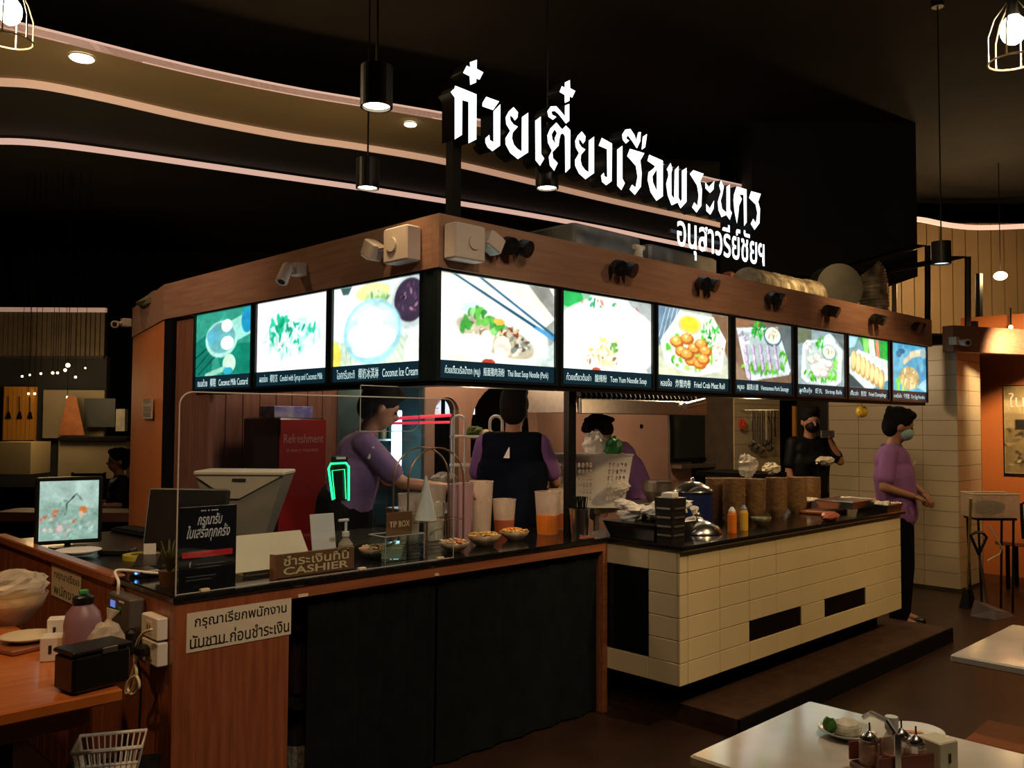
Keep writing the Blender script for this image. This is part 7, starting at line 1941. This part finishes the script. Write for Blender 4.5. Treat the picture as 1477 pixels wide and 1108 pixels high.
# ------------------------------------------------------------------ machinery on the stall roof
RZ = FZ1 - .058
M_foil = pbr('crumpled_foil', (.70, .60, .42), .5, metal=.3, col2=(.20, .16, .10), scale=10, bump=1.0)
M_grime = pbr('duct_grey', (.07, .065, .05), .6, metal=.3, var=.4, scale=5)
def roof_box(px0, px1, pyt, y, dep, lab, mat, nm='roof_unit', cat='machine'):
    x0, x1 = float(on_y(px0, 400, y)[0]), float(on_y(px1, 400, y)[0]); zt = float(on_y((px0 + px1) / 2, pyt, y)[2])
    return tag(part(nm, MB().obox(((x0 + x1) / 2, y + dep / 2, (RZ + zt) / 2), (x1 - x0, dep, zt - RZ), bev=.02), mat), lab, cat)
M_ac = pbr('unit_grey', (.30, .28, .26), .5, var=.25, scale=6)
roof_box(828, 925, 331, 4.0, .7, 'long grey air unit on the stall roof behind the fascia', M_ac, 'air_unit', 'air conditioner')
c = on_y(921, 366, 3.7)
t = thing('gas_regulator', 'pale strapped canister lying on the roof beside the air unit', 'canister', (c[0], c[1], RZ))
part('canister_body', MB().cyl((-.10, 0, .09), (.10, 0, .09), .085, n=18), M_cream, t, local=True)
part('strap', MB().cyl((-.045, 0, .09), (-.025, 0, .09), .09, n=18).cyl((.025, 0, .09), (.045, 0, .09), .09, n=18), pbr('strap_blue', (.05, .08, .2), .5, var=.1), t, local=True)
part('neck', MB().cyl((0, 0, .16), (0, 0, .28), .03, n=12).cyl((-.05, 0, .28), (.05, 0, .28), .02, n=10), M_cream, t, local=True)
roof_box(938, 1035, 362, 4.1, .6, 'flat grey sheet box on the roof after the canister', M_ac, 'sheet_box', 'box')
c = on_y(1052, 388, 3.9)
t = thing('red_white_fan', 'small roof fan with a red top and pale foot under the white lettering', 'fan', (c[0], c[1], RZ))
part('foot', MB().lathe([(.10, 0), (.05, .14), (.03, .2)], n=16), M_cream, t, local=True)
part('head', MB().obox((0, 0, .26), (.14, .10, .10), .3, bev=.02), pbr('faded_red', (.45, .16, .12), .5, var=.2), t, local=True)
c0, c1 = on_y(1112, 412, 3.8), on_y(1185, 412, 3.9)
def duct(name, pts, r, lab, mat):
    n = 60; P = smooth_path(pts, max(3, n // len(pts))); rr_ = [r * (1 + .07 * (k % 2) + RNG.uniform(-.04, .04)) for k in range(len(P))]
    return tag(part(name, MB().tube(P, rr_, 18), mat), lab, 'duct')
r0 = .16
duct('flexible_duct', [on_y(1075, 420, 3.6) * V(1, 1, 0) + V(0, 0, RZ + .15), on_y(1120, 418, 3.6) * V(1, 1, 0) + V(0, 0, RZ + .15), on_y(1172, 418, 3.62) * V(1, 1, 0) + V(0, 0, RZ + .17)], .13, 'crumpled foil duct lying along the stall roof', M_foil)
c = on_y(1213, 412, 3.6)
tag(part('round_duct_drum', MB().cyl((c[0] - .02, 3.60, c[2] - .02), (c[0] + .12, 3.78, c[2] - .02), .22, n=26), M_grime), 'dark round duct drum between the two foil ducts', 'duct')
cA = on_y(1260, 400, 3.52)
duct('upright_foil_duct', [V(cA[0], 3.52, RZ), V(cA[0], 3.52, RZ + .2), V(cA[0] - .01, 3.53, cA[2]), V(cA[0] - .03, 3.56, cA[2] + .06)], .125, 'upright crumpled foil duct rising at the roof end', M_foil)
tag(part('roof_tarp', MB().ball(on_x(262, 398, BX + .3) * V(1, 1, 0) + V(0, 0, FZ1 - .03), (.2, .7, .09), 18, 8, jit=.1), pbr('tarp_olive', (.12, .10, .05), .8, var=.3)), 'crumpled olive tarp lying on the roof edge above the dark green picture', 'tarp')

# ------------------------------------------------------------------ marble tables in front
t = thing('marble_table', 'square white marble-top table carrying the condiment caddy and plates', 'table', (2.2, .98, 0))
def slab(t, x0, x1, y0, y1):
    part('tabletop', MB().obox(((x0 + x1) / 2, (y0 + y1) / 2, .735), (x1 - x0, y1 - y0, .03), bev=.006), M_marble, t)
    c = V((x0 + x1) / 2, (y0 + y1) / 2, 0)
    part('column', MB().cyl(c + V(0, 0, .02), c + V(0, 0, .719), .03, n=14), M_blackmetal, t)
    part('foot_plate', MB().obox(c + V(0, 0, .01), (.42, .42, .02), bev=.006), M_blackmetal, t)
slab(t, 1.915, 2.55, .66, 1.318)
t = thing('second_marble_table', 'bare white marble-top table farther from the camera', 'table', (3.79, .85, 0))
t['label'] = 'bare white marble-top table standing behind the laid one'
slab(t, 3.437, 4.14, .55, 1.22)
def mt(px, py): return on_z(px, py, .75)
M_gplate = pbr('grey_green_plate', (.45, .46, .40), .3, var=.1)
c = mt(1222, 1062)
dish('oval_plate', 'pale dish with a dumpling and leaf on the laid marble table', 'plate', c, .075, .018, M_gplate)
tag(part('rice_mound', MB().ball(c + V(.0, 0, .022), (.042, .036, .026), 16, 10, jit=.05), M_gw), 'pale rice mound on the pale dish', 'food')
tag(part('lettuce_leaf', MB().ball(c - RGT * .045 + V(0, 0, .028), (.012, .018, .022), 10, 6, jit=.3), pbr('leaf_green', (.08, .28, .05), .5, var=.4)), 'green lettuce leaf beside the rice mound', 'leaf')
c = mt(1322, 1062)
dish('sauce_plate', 'white plate streaked with orange sauce behind the condiment caddy', 'plate', c, .072, .014, M_white)
tag(part('sauce_streak', MB().ball(c - RGT * .01 + FWD * .01 + V(0, 0, .009), (.034, .008, .002), 12, 6, R=rotz(CAMROT - .2)), M_go), 'orange sauce streak on the white plate', 'sauce')
# caddy
c = mt(1285, 1118)
t = thing('condiment_caddy', 'reddish condiment caddy with steel handle on the laid marble table', 'caddy', c, CAMROT + .25)
M_caddy = pbr('caddy_red_brown', (.20, .05, .03), .35, var=.2)
part('tray', MB().obox((0, 0, .012), (.15, .12, .02), bev=.005), M_caddy, t, local=True)
part('side_panel', MB().obox((0, -.057, .045), (.15, .006, .045), bev=.002), M_caddy, t, local=True)
part('side_panel', MB().obox((0, .057, .045), (.15, .006, .045), bev=.002), M_caddy, t, local=True)
part('handle', MB().obox((-.03, -.064, .06), (.016, .004, .12)).tube([(-.03, -.06, .12), (-.03, -.03, .14), (-.03, .03, .14), (-.03, .06, .12)], .006, 6), M_steel, t, local=True)
for k, (dx, dy, lab) in enumerate(((-.045, .02, 'glass condiment jar with a steel lid, nearest the pale dish'), (.045, .02, 'glass condiment jar with a steel lid, nearest the white tissue box'), (.048, -.028, 'small glass condiment jar in front beside the tissue box'))):
    p = c + rotz(CAMROT + .25) @ V(dx, dy, .023)
    j = thing('condiment_jar', lab, 'jar', p, group='jars in the condiment caddy')
    part('jar_body', MB().lathe([(.022, 0), (.024, .005), (.024, .05), (.018, .056)], n=18), M_frost, j, local=True)
    part('contents', MB().lathe([(.020, .003), (.021, .026)], n=16), M_rj, j, local=True)
    part('lid', MB().lathe([(.020, .056), (.024, .06), (.012, .072), (.003, .078)], n=16), M_steel, j, local=True, smooth=True)
    part('spoon', MB().cyl((.005, 0, .06), (.012, .004, .095), .0025, n=6), M_steel, j, local=True)
p = c + rotz(CAMROT + .25) @ V(.0, -.005, .023)
j = thing('vinegar_bottle', 'clear bottle with a white cap standing in the condiment caddy', 'bottle', p)
part('bottle_body', MB().lathe([(.023, 0), (.025, .005), (.025, .055), (.013, .08), (.013, .088)], n=20), M_frost, j, local=True, smooth=True)
part('contents', MB().lathe([(.021, .004), (.022, .03)], n=16), pbr('pale_red_liquid', (.45, .10, .06), .3, var=.1), j, local=True)
part('cap', MB().cyl((0, 0, .088), (0, 0, .118), .016, .015, 16), M_white, j, local=True)
c = mt(1353, 1112)
t = thing('white_tissue_box', 'white tissue box with a small black mark on the laid marble table', 'tissue box', c, CAMROT + .45)
part('box', MB().obox((0, 0, .04), (.065, .065, .08), bev=.003), pbr('tissue_white', (.66, .60, .42), .6, var=.05), t, local=True)
part('mark', MB().box(-.004, .004, -.0345, -.033, .03, .052), M_text_k, t, local=True)
# wooden stool by the tables
c = on_z(1470, 1070, .45)
t = thing('wooden_stool', 'reddish wooden stool with black legs between the marble tables', 'stool', (c[0] + .02, c[1], 0), .05)
part('seat', MB().obox((0, 0, .44), (.30, .30, .03), bev=.006), pbr('stool_red', (.40, .11, .03), .35, var=.2), t, local=True)
for sx in (-.12, .12):
    for sy in (-.12, .12): part('leg', MB().obox((sx, sy, .212), (.025, .025, .424)), M_black, t, local=True)

# ------------------------------------------------------------------ lights inside the stall, added fill over its roof
lamp('POINT', (4.6, 5.0, 2.25), 26, (1.0, .72, .45), .12, name='kitchen_light')
lamp('SPOT', (4.6, 2.2, 3.9), 45, (1, .85, .7), .1, (4.8, 4.3, 2.6), 1.1, .9, name='roof_fill_light')  # unseen fill added to brighten the grey air unit
lamp('SPOT', (7.0, 2.2, 3.6), 120, WARM, .1, (7.0, 3.6, 2.75), 1.2, .9, name='roof_fill_light')  # unseen fill added to brighten the foil ducts
lamp('POINT', (6.6, 4.3, 2.2), 40, (1.0, .72, .42), .12, name='kitchen_light')
lamp('POINT', (5.6, 3.3, 1.72), 9, (1.0, .66, .35), .06, name='kitchen_light')
lamp('POINT', (3.3, 5.2, 2.2), 14, (1.0, .66, .45), .12, name='kitchen_light')
lamp('POINT', (3.2, 3.6, 1.70), 9, (1.0, .7, .45), .06, name='kitchen_light')
lamp('POINT', at_d(80, 560, 11.5), 40, WARM, .3, name='far_hall_light')
